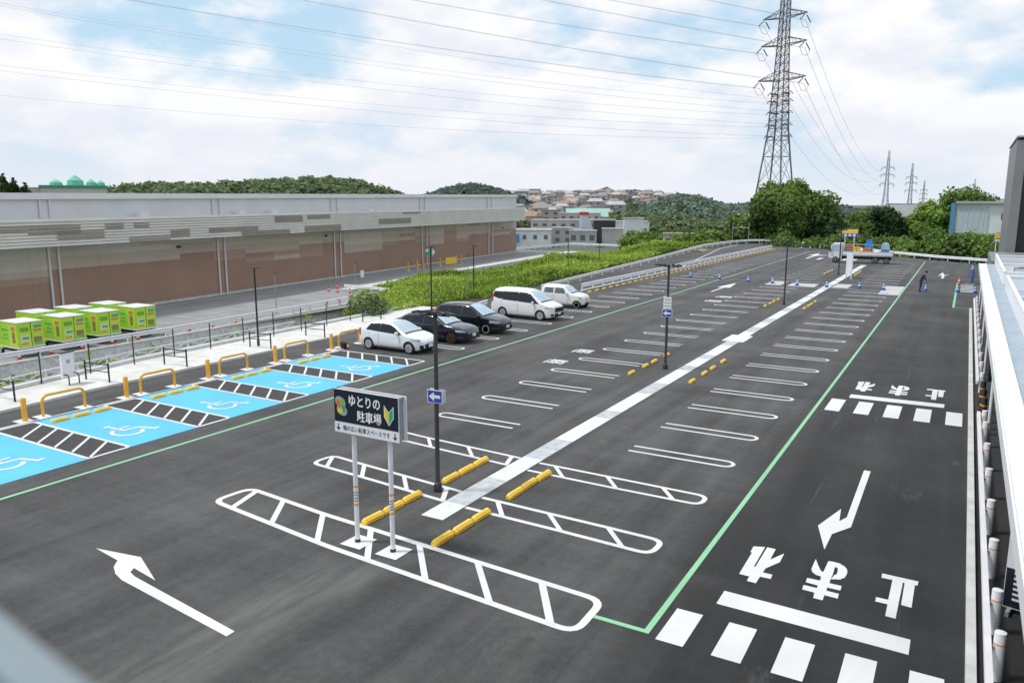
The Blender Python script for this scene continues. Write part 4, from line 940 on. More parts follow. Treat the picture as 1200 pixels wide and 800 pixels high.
# ------------------------------------------------------------------ small green delivery trucks
M['lime'] = mat('lime_green_wrap', (.42,.72,.03), .4, 0, .06, 2); M['lime2'] = mat('pale_lime_print', (.60,.80,.10), .4, 0, .08, 3)
M['pr_brown'] = mat('brown_photo_print', (.30,.26,.08), .5, 0, .5, 6); M['pr_red'] = mat('red_print', (.72,.24,.10), .5, 0, .15, 8); M['pr_teal'] = mat('teal_print', (.06,.50,.20), .5, 0, .1, 8); M['pr_white'] = mat('white_print', (.75,.78,.70), .5, 0, .1, 9)
def make_wheel(parent, x, y, r, w, rim, side, spokes=5, name='wheel'):
    mb = MB(); mb.lathe([(r*.62,-w/2),(r*.92,-w/2),(r,-w*.32),(r,w*.32),(r*.92,w/2),(r*.62,w/2)], 26, (x,y,r), axis='y'); ty = mb.build(name, M['rubber'], parent, smooth=True)
    yo = y+side*w*.44; mb = MB(); mb.lathe([(r*.66,-.012),(r*.66,.012)], 24, (x,yo-side*.03,r), axis='y', m=1)
    mb.lathe([(r*.68,-.02),(r*.68,.02),(r*.60,.025),(r*.60,-.02)], 24, (x,yo,r), axis='y')
    for k in range(spokes):
        a = 2*math.pi*k/spokes+.3; ca, sa = math.cos(a), math.sin(a); hw = .028 if spokes > 6 else .042
        pts = [(r*.08*ca-hw*sa,r*.08*sa+hw*ca),(r*.08*ca+hw*sa,r*.08*sa-hw*ca),(r*.63*ca+hw*.8*sa,r*.63*sa-hw*.8*ca),(r*.63*ca-hw*.8*sa,r*.63*sa+hw*.8*ca)]
        vs = [(x+p[0],yo+side*.012,r+p[1]) for p in pts]+[(x+p[0],yo-side*.015,r+p[1]) for p in pts]
        mb.add(vs, [(0,1,2,3),(7,6,5,4),(0,4,5,1),(1,5,6,2),(2,6,7,3),(3,7,4,0)])
    mb.lathe([(r*.17,-.02),(r*.17,.02)], 12, (x,yo,r), axis='y'); mb.build('rim', [rim, M['trim']], ty, smooth=True)
    return ty
def make_van(label, loc, rot, group):
    t = thing('delivery_truck', label, 'truck', loc, rot, group)     # +X forward, box at the rear
    bx0, bx1, hw, z0, z1 = -1.15, 1.18, .86, .72, 2.36
    mb = MB(); mb.prism(rounded([(bx0,-hw),(bx1,-hw),(bx1,hw),(bx0,hw)], .05, 3), z0, z1); bxo = mb.build('box_body', M['lime'], t)
    mb = MB(); mb.prism(rounded([(bx0-.015,-hw-.015),(bx1+.015,-hw-.015),(bx1+.015,hw+.015),(bx0-.015,hw+.015)], .06, 3), z1, z1+.05); mb.build('box_roof', M['white'], t)
    mb = MB(); mb.box(bx0-.02,bx1+.02,-hw-.02,hw+.02,z0-.09,z0-.002); mb.build('side_skirt', M['white'], t)
    # printed panels: photo, captions and green headings on the sides and the rear
    for s in (-1,1):
        y = s*(hw+.004)
        def pan(x0,x1,a,b_,mt,d=0): MB().add([(x0,y+s*d,a),(x1,y+s*d,a),(x1,y+s*d,b_),(x0,y+s*d,b_)], [(0,1,2,3) if s < 0 else (3,2,1,0)]).build('print', mt, bxo)
        pan(-.98,-.10,.82,2.2,M['lime2']); pan(-.78,-.42,1.0,1.75,M['pr_brown'],.003); pan(-.85,-.3,1.82,2.1,M['pr_red'],.003); pan(.1,.9,1.75,1.9,M['pr_teal']); pan(.1,.7,1.45,1.55,M['pr_teal']); pan(.1,.85,1.2,1.3,M['pr_teal'])
        x = bx0-.004
    def panr(y0,y1,a,b_,mt,d=0): MB().add([(bx0-.004-d,y0,a),(bx0-.004-d,y1,a),(bx0-.004-d,y1,b_),(bx0-.004-d,y0,b_)], [(3,2,1,0)]).build('print', mt, bxo)
    panr(-.80,-.03,.80,2.28,M['lime2']); panr(.05,.80,.80,2.28,M['lime2'])
    panr(-.72,-.18,1.95,2.15,M['pr_teal'],.003); panr(-.70,-.14,1.72,1.86,M['pr_red'],.003); panr(-.68,-.12,.95,1.35,M['pr_brown'],.003); panr(-.72,-.12,.82,.92,M['pr_teal'],.003)
    panr(.14,.70,1.15,1.5,M['pr_white'],.003); panr(.16,.6,1.22,1.4,M['pr_teal'],.006); panr(.14,.72,1.75,2.05,M['sg_green'],.003); panr(.2,.7,.88,1.0,M['pr_red'],.003)
    MB().box(bx0-.012,bx0-.002,-.012,.012,z0,z1).build('door_gap', M['trim'], bxo)
    # cab
    prof = [(1.24,.42),(2.02,.42),(2.12,.62),(2.10,1.0),(1.80,1.72),(1.70,1.80),(1.24,1.80)]
    mb = MB(); n = len(prof); vs = [(x,-.72,z) for x,z in prof]+[(x,.72,z) for x,z in prof]
    mb.add(vs, [tuple(range(n-1,-1,-1)),tuple(range(n,2*n))]+[(i,(i+1)%n,n+(i+1)%n,n+i) for i in range(n)]); cab = mb.build('cab', M['lime'], t)
    d = Vector((.72,0,.30)).normalized()
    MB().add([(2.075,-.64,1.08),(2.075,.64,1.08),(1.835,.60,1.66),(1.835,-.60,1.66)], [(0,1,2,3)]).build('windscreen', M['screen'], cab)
    for s in (-1,1):
        y = s*.726; MB().add([(1.34,y,1.12),(1.98,y,1.12),(1.76,y,1.66),(1.34,y,1.66)], [(0,1,2,3) if s < 0 else (3,2,1,0)]).build('side_window', M['glass'], cab)
        MB().box(2.10,2.14,s*.55-.11,s*.55+.11,.66,.84).build('headlight', M['lens'], cab)
        mb = MB(); mb.box(1.98,2.06,s*.80-.05,s*.80+.05,1.10,1.40); mb.build('mirror', M['black'], cab)
        MB().box(bx0-.03,bx0-.016,s*.7-.07,s*.7+.07,.55,.62).build('tail_light', M['tail'], t)
    MB().box(-1.1,2.0,-.6,.6,.36,.60).build('chassis', M['trim'], t)
    for x in (-.55,1.62):
        for s in (-1,1): make_wheel(t, x, s*.62, .27, .16, M['alloy'], s, 6)
    return t
vans = [((-54.9,28.45),'front row, leftmost'),((-55.0,31.45),'front row, second from the left'),((-55.1,34.2),'front row, third from the left'),((-55.2,37.25),'front row, rightmost'),((-58.75,31.6),'back row, left one'),((-58.75,34.4),'back row, middle one'),((-58.75,37.2),'back row, right one')]
v0 = None
for (p, d) in vans:
    lab = 'small lime green delivery truck with white roof, %s' % d
    loc = (p[0]-.3, p[1], ZY)
    if v0 is None: v0 = make_van(lab, loc, math.pi, 'green delivery trucks parked in the yard')
    else: dup(v0, loc, math.pi+rnd.uniform(-.02,.02), lab)
# ------------------------------------------------------------------ cars
def ip(x, P):
    """smooth monotone interpolation through (x, v) points"""
    if x <= P[0][0]: return P[0][1]
    if x >= P[-1][0]: return P[-1][1]
    for i in range(len(P)-1):
        if x <= P[i+1][0]: break
    def sl(i):
        if i == 0 or i == len(P)-1:
            j = min(i, len(P)-2); return (P[j+1][1]-P[j][1])/(P[j+1][0]-P[j][0])
        a = (P[i][1]-P[i-1][1])/(P[i][0]-P[i-1][0]); c = (P[i+1][1]-P[i][1])/(P[i+1][0]-P[i][0])
        return 0 if a*c <= 0 else 2*a*c/(a+c)
    h = P[i+1][0]-P[i][0]; t = (x-P[i][0])/h; m0, m1 = sl(i)*h, sl(i+1)*h
    return (2*t**3-3*t*t+1)*P[i][1]+(t**3-2*t*t+t)*m0+(-2*t**3+3*t*t)*P[i+1][1]+(t**3-t*t)*m1
def make_car(label, loc, rot, s, group='cars parked along the left edge'):
    t = thing('parked_car', label, 'car', loc, rot, group)
    L_, W_ = s['L']/2, s['W']/2; top, plan, belt, wx, wr = s['top'], s['plan'], s['belt'], s['wx'], s['wr']; tum = s.get('tum', .34)
    zt = lambda x: ip(x, top)
    def Wd(x, z):
        B = ip(x, plan)*W_; bz = belt(x)
        if z <= bz:
            w = B*(1-.035*((z-.58)/.45)**2)
            if z < .36: w -= (.36-z)*.25
            return w
        return B*(1-.035*((bz-.58)/.45)**2) - (z-bz)*tum - max(0,(z-bz))**2*.12
    def zb(x):
        z = s.get('sill', .20) + .10*sstep(.82,1.,abs(x)/L_)
        for c in wx:
            q = (wr+.045)**2-(x-c)**2
            if q > 0: z = max(z, wr+math.sqrt(q))
        return z
    stn = sorted(set([round(-L_+2*L_*i/46,4) for i in range(47)] + [round(c+(wr+.045)*math.cos(R(a)),4) for c in wx for a in range(0,181,15)]))
    stn = [x for x in stn if -L_ <= x <= L_]; NZ, NY = 12, 5; rows = []
    for x in stn:
        z0, z1 = zb(x), zt(x); r = .10; half = []
        for j in range(NZ+1):
            u = j/NZ; u = 1-(1-u)**1.25; z = z0+(z1-z0)*u; y = Wd(x, min(z, z1)); d = z1-z
            if d < r: y -= (r-math.sqrt(max(0,r*r-(r-d)**2)))*.8
            half.append((y,z))
        yT = half[-1][0]; cr_ = .035+.03*(z1-1.)
        tp = [(yT*(1-k/NY), z1+max(.01,cr_)*(1-(1-k/NY)**2)) for k in range(1,NY+1)]
        hf = half+tp; rows.append([(x,y,z) for y,z in hf]+[(x,-y,z) for y,z in hf[-2::-1]])
    nr = len(rows[0]); vs = [p for r_ in rows for p in r_]; fs = []
    for i in range(len(rows)-1):
        for k in range(nr-1): fs.append((i*nr+k,(i+1)*nr+k,(i+1)*nr+k+1,i*nr+k+1))
    for base, fl in ((0,True),((len(rows)-1)*nr,False)):
        h = nr//2
        for k in range(h): q = (base+k,base+k+1,base+nr-2-k,base+nr-1-k); fs.append(q if fl else q[::-1])
    mb = MB(); mb.add(vs, [f for f in fs if len(set(f)) > 2]); body = mb.build('body', s['paint'], t, smooth=True, ang=42)
    MB().box(-L_+.25,L_-.25,-W_+.22,W_-.22,.17,.62).build('underbody', M['trim'], t)
    for c in wx:
        for q_ in (-W_+.10, W_-.34): MB().lathe([(wr+.05,q_),(wr+.05,q_+.24)], 20, (c,0,wr), axis='y').build('wheel_well', M['trim'], t)
    def side(nm, quad, mt, off=.008, par=None, nx=8, nz=5, both=True):
        a,b_,c,d = quad
        for sg_ in ((1,-1) if both else (-1,)):
            vs = []
            for i in range(nx+1):
                u = i/nx; bx_, bz_ = a[0]+(b_[0]-a[0])*u, a[1]+(b_[1]-a[1])*u; tx, tz = d[0]+(c[0]-d[0])*u, d[1]+(c[1]-d[1])*u
                for j in range(nz+1):
                    v = j/nz; x, z = bx_+(tx-bx_)*v, bz_+(tz-bz_)*v; vs.append((x, sg_*(Wd(x,z)+off), z))
            f = [(i*(nz+1)+j,(i+1)*(nz+1)+j,(i+1)*(nz+1)+j+1,i*(nz+1)+j+1) for i in range(nx) for j in range(nz)]
            MB().add(vs, f if sg_ < 0 else [q[::-1] for q in f]).build(nm, mt, par or body, smooth=True)
    def topglass(nm, xa, xb, mt, inset=.09, off=.012, n=9):
        vs = []
        for i in range(n+1):
            x = xa+(xb-xa)*i/n; z1 = zt(x); w = max(.1, Wd(x, z1)-inset)
            for j in range(9):
                q = -1+2*j/8; vs.append((x, q*w, z1+max(.01,.035+.03*(z1-1))*(1-(q*w/max(.1,Wd(x,z1)-.08))**2)+off))
        f = [(i*9+j,(i+1)*9+j,(i+1)*9+j+1,i*9+j+1) for i in range(n) for j in range(8)]
        MB().add(vs, [q if xb > xa else q[::-1] for q in f]).build(nm, mt, body, smooth=True)
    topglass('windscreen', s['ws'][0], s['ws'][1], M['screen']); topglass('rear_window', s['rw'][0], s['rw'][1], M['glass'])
    if s.get('cowl', True): topglass('cowl', s['ws'][1], s['ws'][1]+.10, M['trim'], .10, .014, 3)
    for q in s.get('blackout', []): side('window_surround', q, M['trim'], .004, None, 20, 6)
    for q in s['win']: side('side_window', q, s.get('glass', M['glass']), .009)
    for (x0,x1,z0,z1) in s['lamps']: side('headlight', ((x0,z0),(x1,z0-.02),(x1,z1-.05),(x0,z1)), M['lens'], .010)
    for (x0,x1,z0,z1) in s['tails']: side('tail_light', ((x0,z0),(x1,z0),(x1,z1),(x0,z1)), M['tail'], .010)
    for (xa,za,xb,zb_) in s['seams']: side('door_seam', ((xa-.007,za),(xa+.007,za),(xb+.007,zb_),(xb-.007,zb_)), M['trim'], .003, None, 1, 8)
    for (x,z) in s['handles']: side('door_handle', ((x-.09,z),(x+.09,z),(x+.09,z+.035),(x-.09,z+.035)), s.get('hmat', s['paint']), .022, None, 3, 1)
    side('sill_trim', ((wx[0]+wr+.08,.22),(wx[1]-wr-.08,.22),(wx[1]-wr-.08,.27),(wx[0]+wr+.08,.27)), M['trim'], .006)
    for (x0,x1,z0,z1) in s.get('fogs', []): side('fog_recess', ((x0,z0),(x1,z0),(x1,z1),(x0,z1)), M['trim'], .008)
    # nose: grille, lower intake, plate, fog lamps
    fx = L_+.006; wn = Wd(L_, .5)
    for (y0,y1,z0,z1,mt) in s['nose']: MB().box(fx-.02,fx+.006,y0,y1,z0,z1).build('grille', mt, body)
    mb = MB(); mb.box(fx+.008,fx+.016,-.165,.165,s['pz'],s['pz']+.165); mb.build('number_plate', s.get('plate', M['plate']), body)
    mb = MB(); mb.box(-fx-.012,-fx-.004,-.165,.165,.68,.845); mb.build('number_plate', s.get('plate', M['plate']), body)
    mx_, mz = s['mirror']
    for sg_ in (-1,1):
        y = Wd(mx_, mz); mb = MB(); c = (mx_, sg_*(y+.10), mz+.02)
        mb.lathe([(.01,-.10),(.065,-.08),(.085,0),(.065,.08),(.01,.10)], 12, c, axis='y'); mb.tube([(mx_+.02,sg_*(y-.02),mz-.03),(mx_+.01,sg_*(y+.06),mz)],.03,6); mb.build('mirror', s.get('mmat', s['paint']), body, smooth=True)
        for c in wx: make_wheel(t, c, sg_*(W_-.115), wr, .19, s.get('rim', M['alloy']), sg_, s.get('spokes', 5))
    if s.get('rails'):
        for sg_ in (-1,1):
            pts = [(x, sg_*(Wd(x,zt(x))-.14), zt(x)+.05+(.0 if abs(x-s['rails'][0])>.05 and abs(x-s['rails'][1])>.05 else -.03)) for x in np.linspace(s['rails'][0], s['rails'][1], 7)]
            MB().tube(pts, .018, 6).build('roof_rail', M['trim'], body, smooth=True)
    if s.get('visor'): pass
    MB().tube([(s['ws'][0]-.9, 0, zt(s['ws'][0]-.9)+.03),(s['ws'][0]-1.0,0,zt(s['ws'][0]-.9)+.16)], [.012,.004], 6).build('aerial', M['trim'], body)
    return t
cst = lambda a,b_: (lambda x: a+(b_-a)*max(0,min(1,(x+2)/4)))
hatch = dict(L=4.05, W=1.70, paint=M['car_white'], wx=(-1.27,1.30), wr=.30, belt=cst(.98,.88), tum=.40,
  top=[(-2.03,.72),(-1.98,.86),(-1.86,1.05),(-1.62,1.26),(-1.3,1.36),(-.6,1.445),(-.1,1.44),(.25,1.36),(.6,1.18),(1.05,.965),(1.45,.87),(1.8,.74),(1.95,.64),(2.03,.54)],
  plan=[(-2.03,.78),(-1.9,.90),(-1.5,.98),(-.6,1),(1.1,1),(1.5,.97),(1.8,.84),(1.96,.66),(2.03,.54)],
  ws=(.02,.98), rw=(-1.93,-1.55), win=[((-1.42,1.03),(-.62,.98),(-.58,1.37),(-1.18,1.30)),((-.55,.975),(.62,.93),(.12,1.33),(-.52,1.375)),((.66,.925),(.86,.915),(.26,1.27),(.2,1.3))],
  lamps=[(1.42,1.90,.66,.80)], tails=[(-1.98,-1.80,.70,1.06)], seams=[(-.60,.30,-.58,1.38),(.78,.30,.70,.92),(-1.1,.62,-1.30,1.0)], handles=[(-.80,.80),(.30,.77)], fogs=[(1.86,2.0,.28,.46)],
  nose=[(-.45,.45,.25,.50,M['trim']),(-.30,.30,.545,.57,M['chrome'])], blackout=[((-1.45,1.01),(.92,.905),(.26,1.29),(-1.2,1.325))], pz=.33, mirror=(.62,.96))
wagon = dict(L=4.5, W=1.75, paint=M['car_navy'], wx=(-1.33,1.33), wr=.32, belt=cst(.94,.88), tum=.42, rim=M['bronze'], spokes=8,
  top=[(-2.25,.74),(-2.2,.92),(-2.05,1.10),(-1.85,1.27),(-1.5,1.37),(-.6,1.45),(-.05,1.43),(.3,1.34),(.65,1.17),(1.05,.98),(1.5,.91),(1.95,.80),(2.15,.68),(2.25,.55)],
  plan=[(-2.25,.80),(-2.1,.92),(-1.6,.99),(-.6,1),(1.2,1),(1.7,.96),(2.0,.84),(2.17,.68),(2.25,.56)],
  ws=(.08,.98), rw=(-2.14,-1.80), win=[((-1.95,1.03),(-1.40,1.0),(-1.32,1.33),(-1.68,1.27)),((-1.34,.995),(-.50,.965),(-.47,1.385),(-1.24,1.34)),((-.42,.96),(.70,.915),(.16,1.32),(-.39,1.385))],
  lamps=[(1.62,2.12,.66,.78)], tails=[(-2.2,-1.85,.82,1.0)], seams=[(-.46,.30,-.44,1.38),(.86,.30,.78,.9),(-1.30,.6,-1.36,1.0)], handles=[(-.68,.80),(.35,.78)], fogs=[(2.06,2.22,.30,.48)],
  nose=[(-.55,.55,.26,.48,M['trim']),(-.50,.50,.60,.625,M['chrome'])], blackout=[((-1.98,1.02),(.98,.90),(.22,1.30),(-1.7,1.30))], pz=.40, mirror=(.70,.95), rails=(-1.7,-.1))
mpv = dict(L=4.6, W=1.72, paint=M['car_black'], wx=(-1.36,1.36), wr=.31, belt=cst(1.0,.92), tum=.36,
  top=[(-2.3,.78),(-2.25,1.0),(-2.12,1.28),(-1.95,1.46),(-1.6,1.54),(-.7,1.60),(-.1,1.58),(.3,1.47),(.75,1.24),(1.2,1.02),(1.6,.93),(2.0,.82),(2.2,.70),(2.3,.56)],
  plan=[(-2.3,.84),(-2.15,.94),(-1.6,.99),(-.6,1),(1.2,1),(1.7,.96),(2.05,.84),(2.22,.68),(2.3,.56)],
  ws=(.12,1.12), rw=(-2.2,-1.95), win=[((-2.02,1.08),(-1.30,1.06),(-1.25,1.45),(-1.86,1.41)),((-1.20,1.055),(-.38,1.02),(-.34,1.51),(-1.15,1.46)),((-.28,1.015),(.78,.97),(.22,1.46),(-.24,1.515)),((.84,.965),(1.06,.955),(.36,1.38),(.30,1.42))],
  lamps=[(1.60,2.18,.68,.82)], tails=[(-2.25,-2.08,.85,1.25)], seams=[(-.33,.30,-.31,1.5),(.92,.30,.86,.95),(-1.22,.6,-1.24,1.05)], handles=[(-.6,.84),(.5,.82)],
  nose=[(-.50,.50,.28,.46,M['trim']),(-.46,.46,.58,.64,M['trim']),(-.10,.10,.59,.63,M['chrome'])], blackout=[((-2.05,1.065),(1.1,.945),(.32,1.43),(-1.88,1.43))], pz=.38, mirror=(.86,1.0))
van = dict(L=4.7, W=1.70, paint=M['car_white'], wx=(-1.42,1.42), wr=.33, belt=cst(1.12,1.02), tum=.20, spokes=10,
  top=[(-2.35,.85),(-2.33,1.2),(-2.26,1.6),(-2.15,1.77),(-1.8,1.83),(-.6,1.86),(.2,1.83),(.6,1.72),(1.0,1.45),(1.45,1.14),(1.75,1.04),(2.1,.95),(2.28,.82),(2.35,.62)],
  plan=[(-2.35,.88),(-2.2,.95),(-1.6,.99),(-.6,1),(1.3,1),(1.8,.97),(2.12,.88),(2.28,.74),(2.35,.62)],
  ws=(.52,1.40), rw=(-2.30,-2.20), win=[((-2.22,1.32),(-1.55,1.18),(-1.53,1.66),(-2.14,1.64)),((-1.48,1.17),(-.30,1.12),(-.28,1.69),(-1.46,1.67)),((-.22,1.115),(.78,1.07),(.42,1.67),(-.19,1.69)),((.84,1.065),(1.30,1.04),(.72,1.52),(.50,1.64))],
  lamps=[(1.78,2.26,.80,.90)], tails=[(-2.32,-2.18,1.0,1.5)], seams=[(-.26,.30,-.24,1.7),(1.04,.30,1.0,1.05),(-1.52,.66,-1.52,1.15),(-2.2,.9,-.26,.92)], handles=[(-.45,.92),(.62,.90)], fogs=[(2.16,2.31,.32,.46)],
  nose=[(-.55,.55,.28,.50,M['trim']),(-.52,.52,.56,.84,M['trim']),(-.40,.40,.78,.81,M['chrome']),(-.38,.38,.60,.63,M['chrome'])], blackout=[((-2.24,1.30),(1.34,1.03),(.62,1.62),(-2.15,1.66))], pz=.40, mirror=(.92,1.10))
kei = dict(L=3.4, W=1.475, paint=M['car_white'], wx=(-1.18,1.22), wr=.27, belt=cst(.98,.95), tum=.20, spokes=6,
  top=[(-1.7,.78),(-1.67,1.1),(-1.58,1.42),(-1.45,1.50),(-.8,1.53),(.0,1.51),(.28,1.42),(.55,1.18),(.80,1.02),(1.2,.96),(1.5,.88),(1.64,.74),(1.7,.58)],
  plan=[(-1.7,.86),(-1.55,.95),(-1.1,1),(1.0,1),(1.35,.96),(1.57,.84),(1.66,.74),(1.7,.66)],
  ws=(.18,.72), rw=(-1.62,-1.52), win=[((-1.38,1.04),(-.62,1.02),(-.62,1.40),(-1.30,1.39)),((-.50,1.015),(.42,1.0),(.14,1.39),(-.48,1.41))], glass=M['clear_glass'],
  lamps=[(1.34,1.58,.70,.84)], tails=[(-1.66,-1.54,.75,1.0)], seams=[(-.56,.28,-.55,1.4),(.52,.28,.48,1.0),(-1.05,.55,-1.1,1.0)], handles=[(-.72,.86),(.25,.85)],
  nose=[(-.32,.32,.28,.40,M['trim']),(-.24,.24,.66,.70,M['trim'])], pz=.42, plate=M['plate_yellow'], mirror=(.46,1.02))
make_car('white five-door hatchback, nearest car, beside the last blue bay', (-24.42,30.62,0), R(-1), hatch)
make_car('dark navy estate car with bronze wheels between the white hatchback and the black minivan', (-24.30,33.95,0), R(1), wagon)
make_car('black minivan with a pale reflecting roof, in front of the bank', (-24.30,37.4,0), R(0), mpv)
make_car('large white minivan with dark side windows in the middle of the row', (-24.15,43.62,0), R(-3), van)
make_car('small boxy white kei car with a yellow number plate, farthest in the row', (-24.45,49.7,0), R(0), kei)

# ------------------------------------------------------------------ flatbed truck with its load
tk = thing('flatbed_truck', 'white flatbed truck loaded with boxes and bags, standing across the drain at the far end', 'truck', (-11.35,105.25,0), math.pi+R(3))
prof = [(1.95,.55),(3.35,.55),(3.48,.75),(3.46,1.25),(3.18,2.25),(3.02,2.38),(1.95,2.40)]
n = len(prof); mb = MB(); mb.add([(x,-.98,z) for x,z in prof]+[(x,.98,z) for x,z in prof], [tuple(range(n-1,-1,-1)),tuple(range(n,2*n))]+[(i,(i+1)%n,n+(i+1)%n,n+i) for i in range(n)]); cab = mb.build('cab', M['white'], tk)
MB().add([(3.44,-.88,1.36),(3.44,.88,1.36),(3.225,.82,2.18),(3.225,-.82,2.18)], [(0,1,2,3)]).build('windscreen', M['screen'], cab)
for s in (-1,1):
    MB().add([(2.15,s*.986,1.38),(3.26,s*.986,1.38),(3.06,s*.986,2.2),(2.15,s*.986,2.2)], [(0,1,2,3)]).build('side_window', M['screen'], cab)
    MB().box(3.46,3.51,s*.72-.16,s*.72+.16,.72,.92).build('headlight', M['lens'], cab)
    MB().box(3.25,3.38,s*1.12-.09,s*1.12+.09,1.4,1.9).build('mirror', M['black'], cab)
    MB().box(2.05,2.12,s*.984-.002,s*.984+.004,.6,2.3).build('door_seam', M['trim'], cab)
MB().box(-3.6,3.3,-.5,.5,.5,.82).build('chassis', M['trim'], tk); MB().box(-3.75,1.86,-1.08,1.08,.86,1.0).build('bed_floor', M['grey'], tk)
for s in (-1,1): MB().box(-3.75,1.86,s*1.08-.03,s*1.08+.03,1.003,1.42).build('side_board', M['white'], tk)
MB().box(1.80,1.86,-1.08,1.08,1.003,2.2).build('headboard', M['white'], tk)
MB().box(-3.80,-3.74,-1.08,1.08,.95,1.9).build('tail_lift', M['grey'], tk)
mb = MB(); mb.tube([(1.7,-1.0,1.42),(1.7,-1.0,2.25),(-2.6,-1.0,2.25),(-2.6,-1.0,1.42)], .03, 6); mb.tube([(1.7,1.0,1.42),(1.7,1.0,2.25),(-2.6,1.0,2.25),(-2.6,1.0,1.42)], .03, 6)
for x in (-1.2,.3): mb.tube([(x,-1.0,2.25),(x,-1.0,1.42)], .025, 6); mb.tube([(x,1.0,2.25),(x,1.0,1.42)], .025, 6)
mb.build('load_frame', M['grey'], tk, smooth=True)
for x in (2.62,-1.85):
    for s in (-1,1): make_wheel(tk, x, s*.86, .40, .26, M['alloy'], s, 8)
for s in (-1,1): make_wheel(tk, -3.1, s*.86, .36, .26, M['alloy'], s, 8)
for s in (-1,1): MB().box(-3.84,-3.80,s*.85-.14,s*.85+.14,.78,.92).build('tail_light', M['tail'], tk)
M['crate_blue'] = mat('blue_crate_plastic', (.03,.28,.62), .5, 0, .1, 6); M['crate_orange'] = mat('orange_crate_plastic', (.65,.20,.04), .5, 0, .1, 6); M['bag_white'] = mat('white_sack', (.72,.73,.74), .8, 0, .12, 4, .5, 8)
def crate(label, loc, sx_, sy_, sz, mt, rot=0):
    t = thing('crate', label, 'crate', loc, rot)
    mb = MB(); mb.box(-sx_/2,sx_/2,-sy_/2,sy_/2,0,.04); w = .035
    for a in ((-sx_/2,-sx_/2+w,-sy_/2,sy_/2),(sx_/2-w,sx_/2,-sy_/2,sy_/2),(-sx_/2+w,sx_/2-w,-sy_/2,-sy_/2+w),(-sx_/2+w,sx_/2-w,sy_/2-w,sy_/2)): mb.box(a[0],a[1],a[2],a[3],.041,sz)
    mb.build('body', mt, t)
    mb = MB(); mb.box(-sx_/2-.025,sx_/2+.025,-sy_/2-.025,sy_/2+.025,sz*.9,sz+.01); mb.build('rim', mt, t)
    return t
ZB = 1.005
def tl(x, y): return (-11.35-x*math.cos(R(3))+y*math.sin(R(3)), 105.25-x*math.sin(R(3))-y*math.cos(R(3)))
for (x,y,z,sx_,sy_,sz,mt,lab) in ((1.2,.5,0,.9,.8,.62,'crate_blue','blue crate at the front of the truck bed'),(1.2,.5,.64,.9,.8,.42,'crate_orange','orange crate on top of the front blue crate'),(.3,.55,0,.8,.8,.95,'yellow','yellow crate in the middle of the truck bed'),(-.85,.5,0,.95,.8,.82,'crate_orange','orange crate beside the yellow one on the truck bed'),(-1.0,-.3,.0,.9,.8,1.35,'crate_blue','tall pale blue tub behind the orange crate on the bed'),(-1.0,-.3,1.37,.65,.6,.45,'crate_blue','bright blue crate topmost on the truck load')):
    p = tl(x, y); crate(lab, (p[0],p[1],ZB+z), sx_, sy_, sz, M[mt], R(3))
def sack(label, loc, r, mt):
    rg = random.Random(int(loc[0]*100)); mb = MB(); prof_ = [(r*.75,0),(r*1.0,r*.25),(r*1.05,r*.6),(r*.85,r*1.05),(r*.4,r*1.3),(r*.12,r*1.42)]; mb.lathe(prof_, 12)
    mb.v = [(x*(1+rg.uniform(-.14,.14)),y*(1+rg.uniform(-.14,.14)),z) for x,y,z in mb.v]
    return tag(mb.build('sack', mt, None, loc, smooth=True, ang=80), label, 'sack')
for (x,y,r,lab) in ((-1.9,.45,.42,'white sack between the orange crate and the blue chair load'),(-.2,-.45,.5,'large white sack behind the yellow crate'),(.95,-.45,.45,'white sack behind the front crates'),(-1.9,-.4,.45,'white sack toward the rear of the bed')):
    p = tl(x,y); sack(lab, (p[0],p[1],ZB), r, M['bag_white'])
p = tl(-2.85,.1); t = thing('machine', 'blue and white machine with a curved hood at the rear of the truck bed', 'machine', (p[0],p[1],ZB), R(3))
MB().box(-.45,.45,-.6,.6,0,.75).build('base', M['crate_blue'], t)
mb = MB(); pr = [(-.45,.753),(.5,.753),(.42,1.25),(.28,1.5),(-.30,1.5),(-.45,1.2)]; n = len(pr); mb.add([(x,-.55,z) for x,z in pr]+[(x,.55,z) for x,z in pr], [tuple(range(n-1,-1,-1)),tuple(range(n,2*n))]+[(i,(i+1)%n,n+(i+1)%n,n+i) for i in range(n)]); mb.build('hood', mat('pale_blue_hood', (.45,.58,.68), .4, 0, .1, 3), t)
# white standing board in front of the truck
t = thing('standing_board', 'plain white standing board on two short legs at the drain, in front of the truck', 'board', (-9.75,82.9,0), R(-68))
MB().box(-1.0,1.0,-.04,.04,.35,2.42).build('panel', M['sign_white'], t)
for x in (-.85,.85): MB().box(x-.05,x+.05,-.06,.06,0,.346).build('leg', M['white'], t)
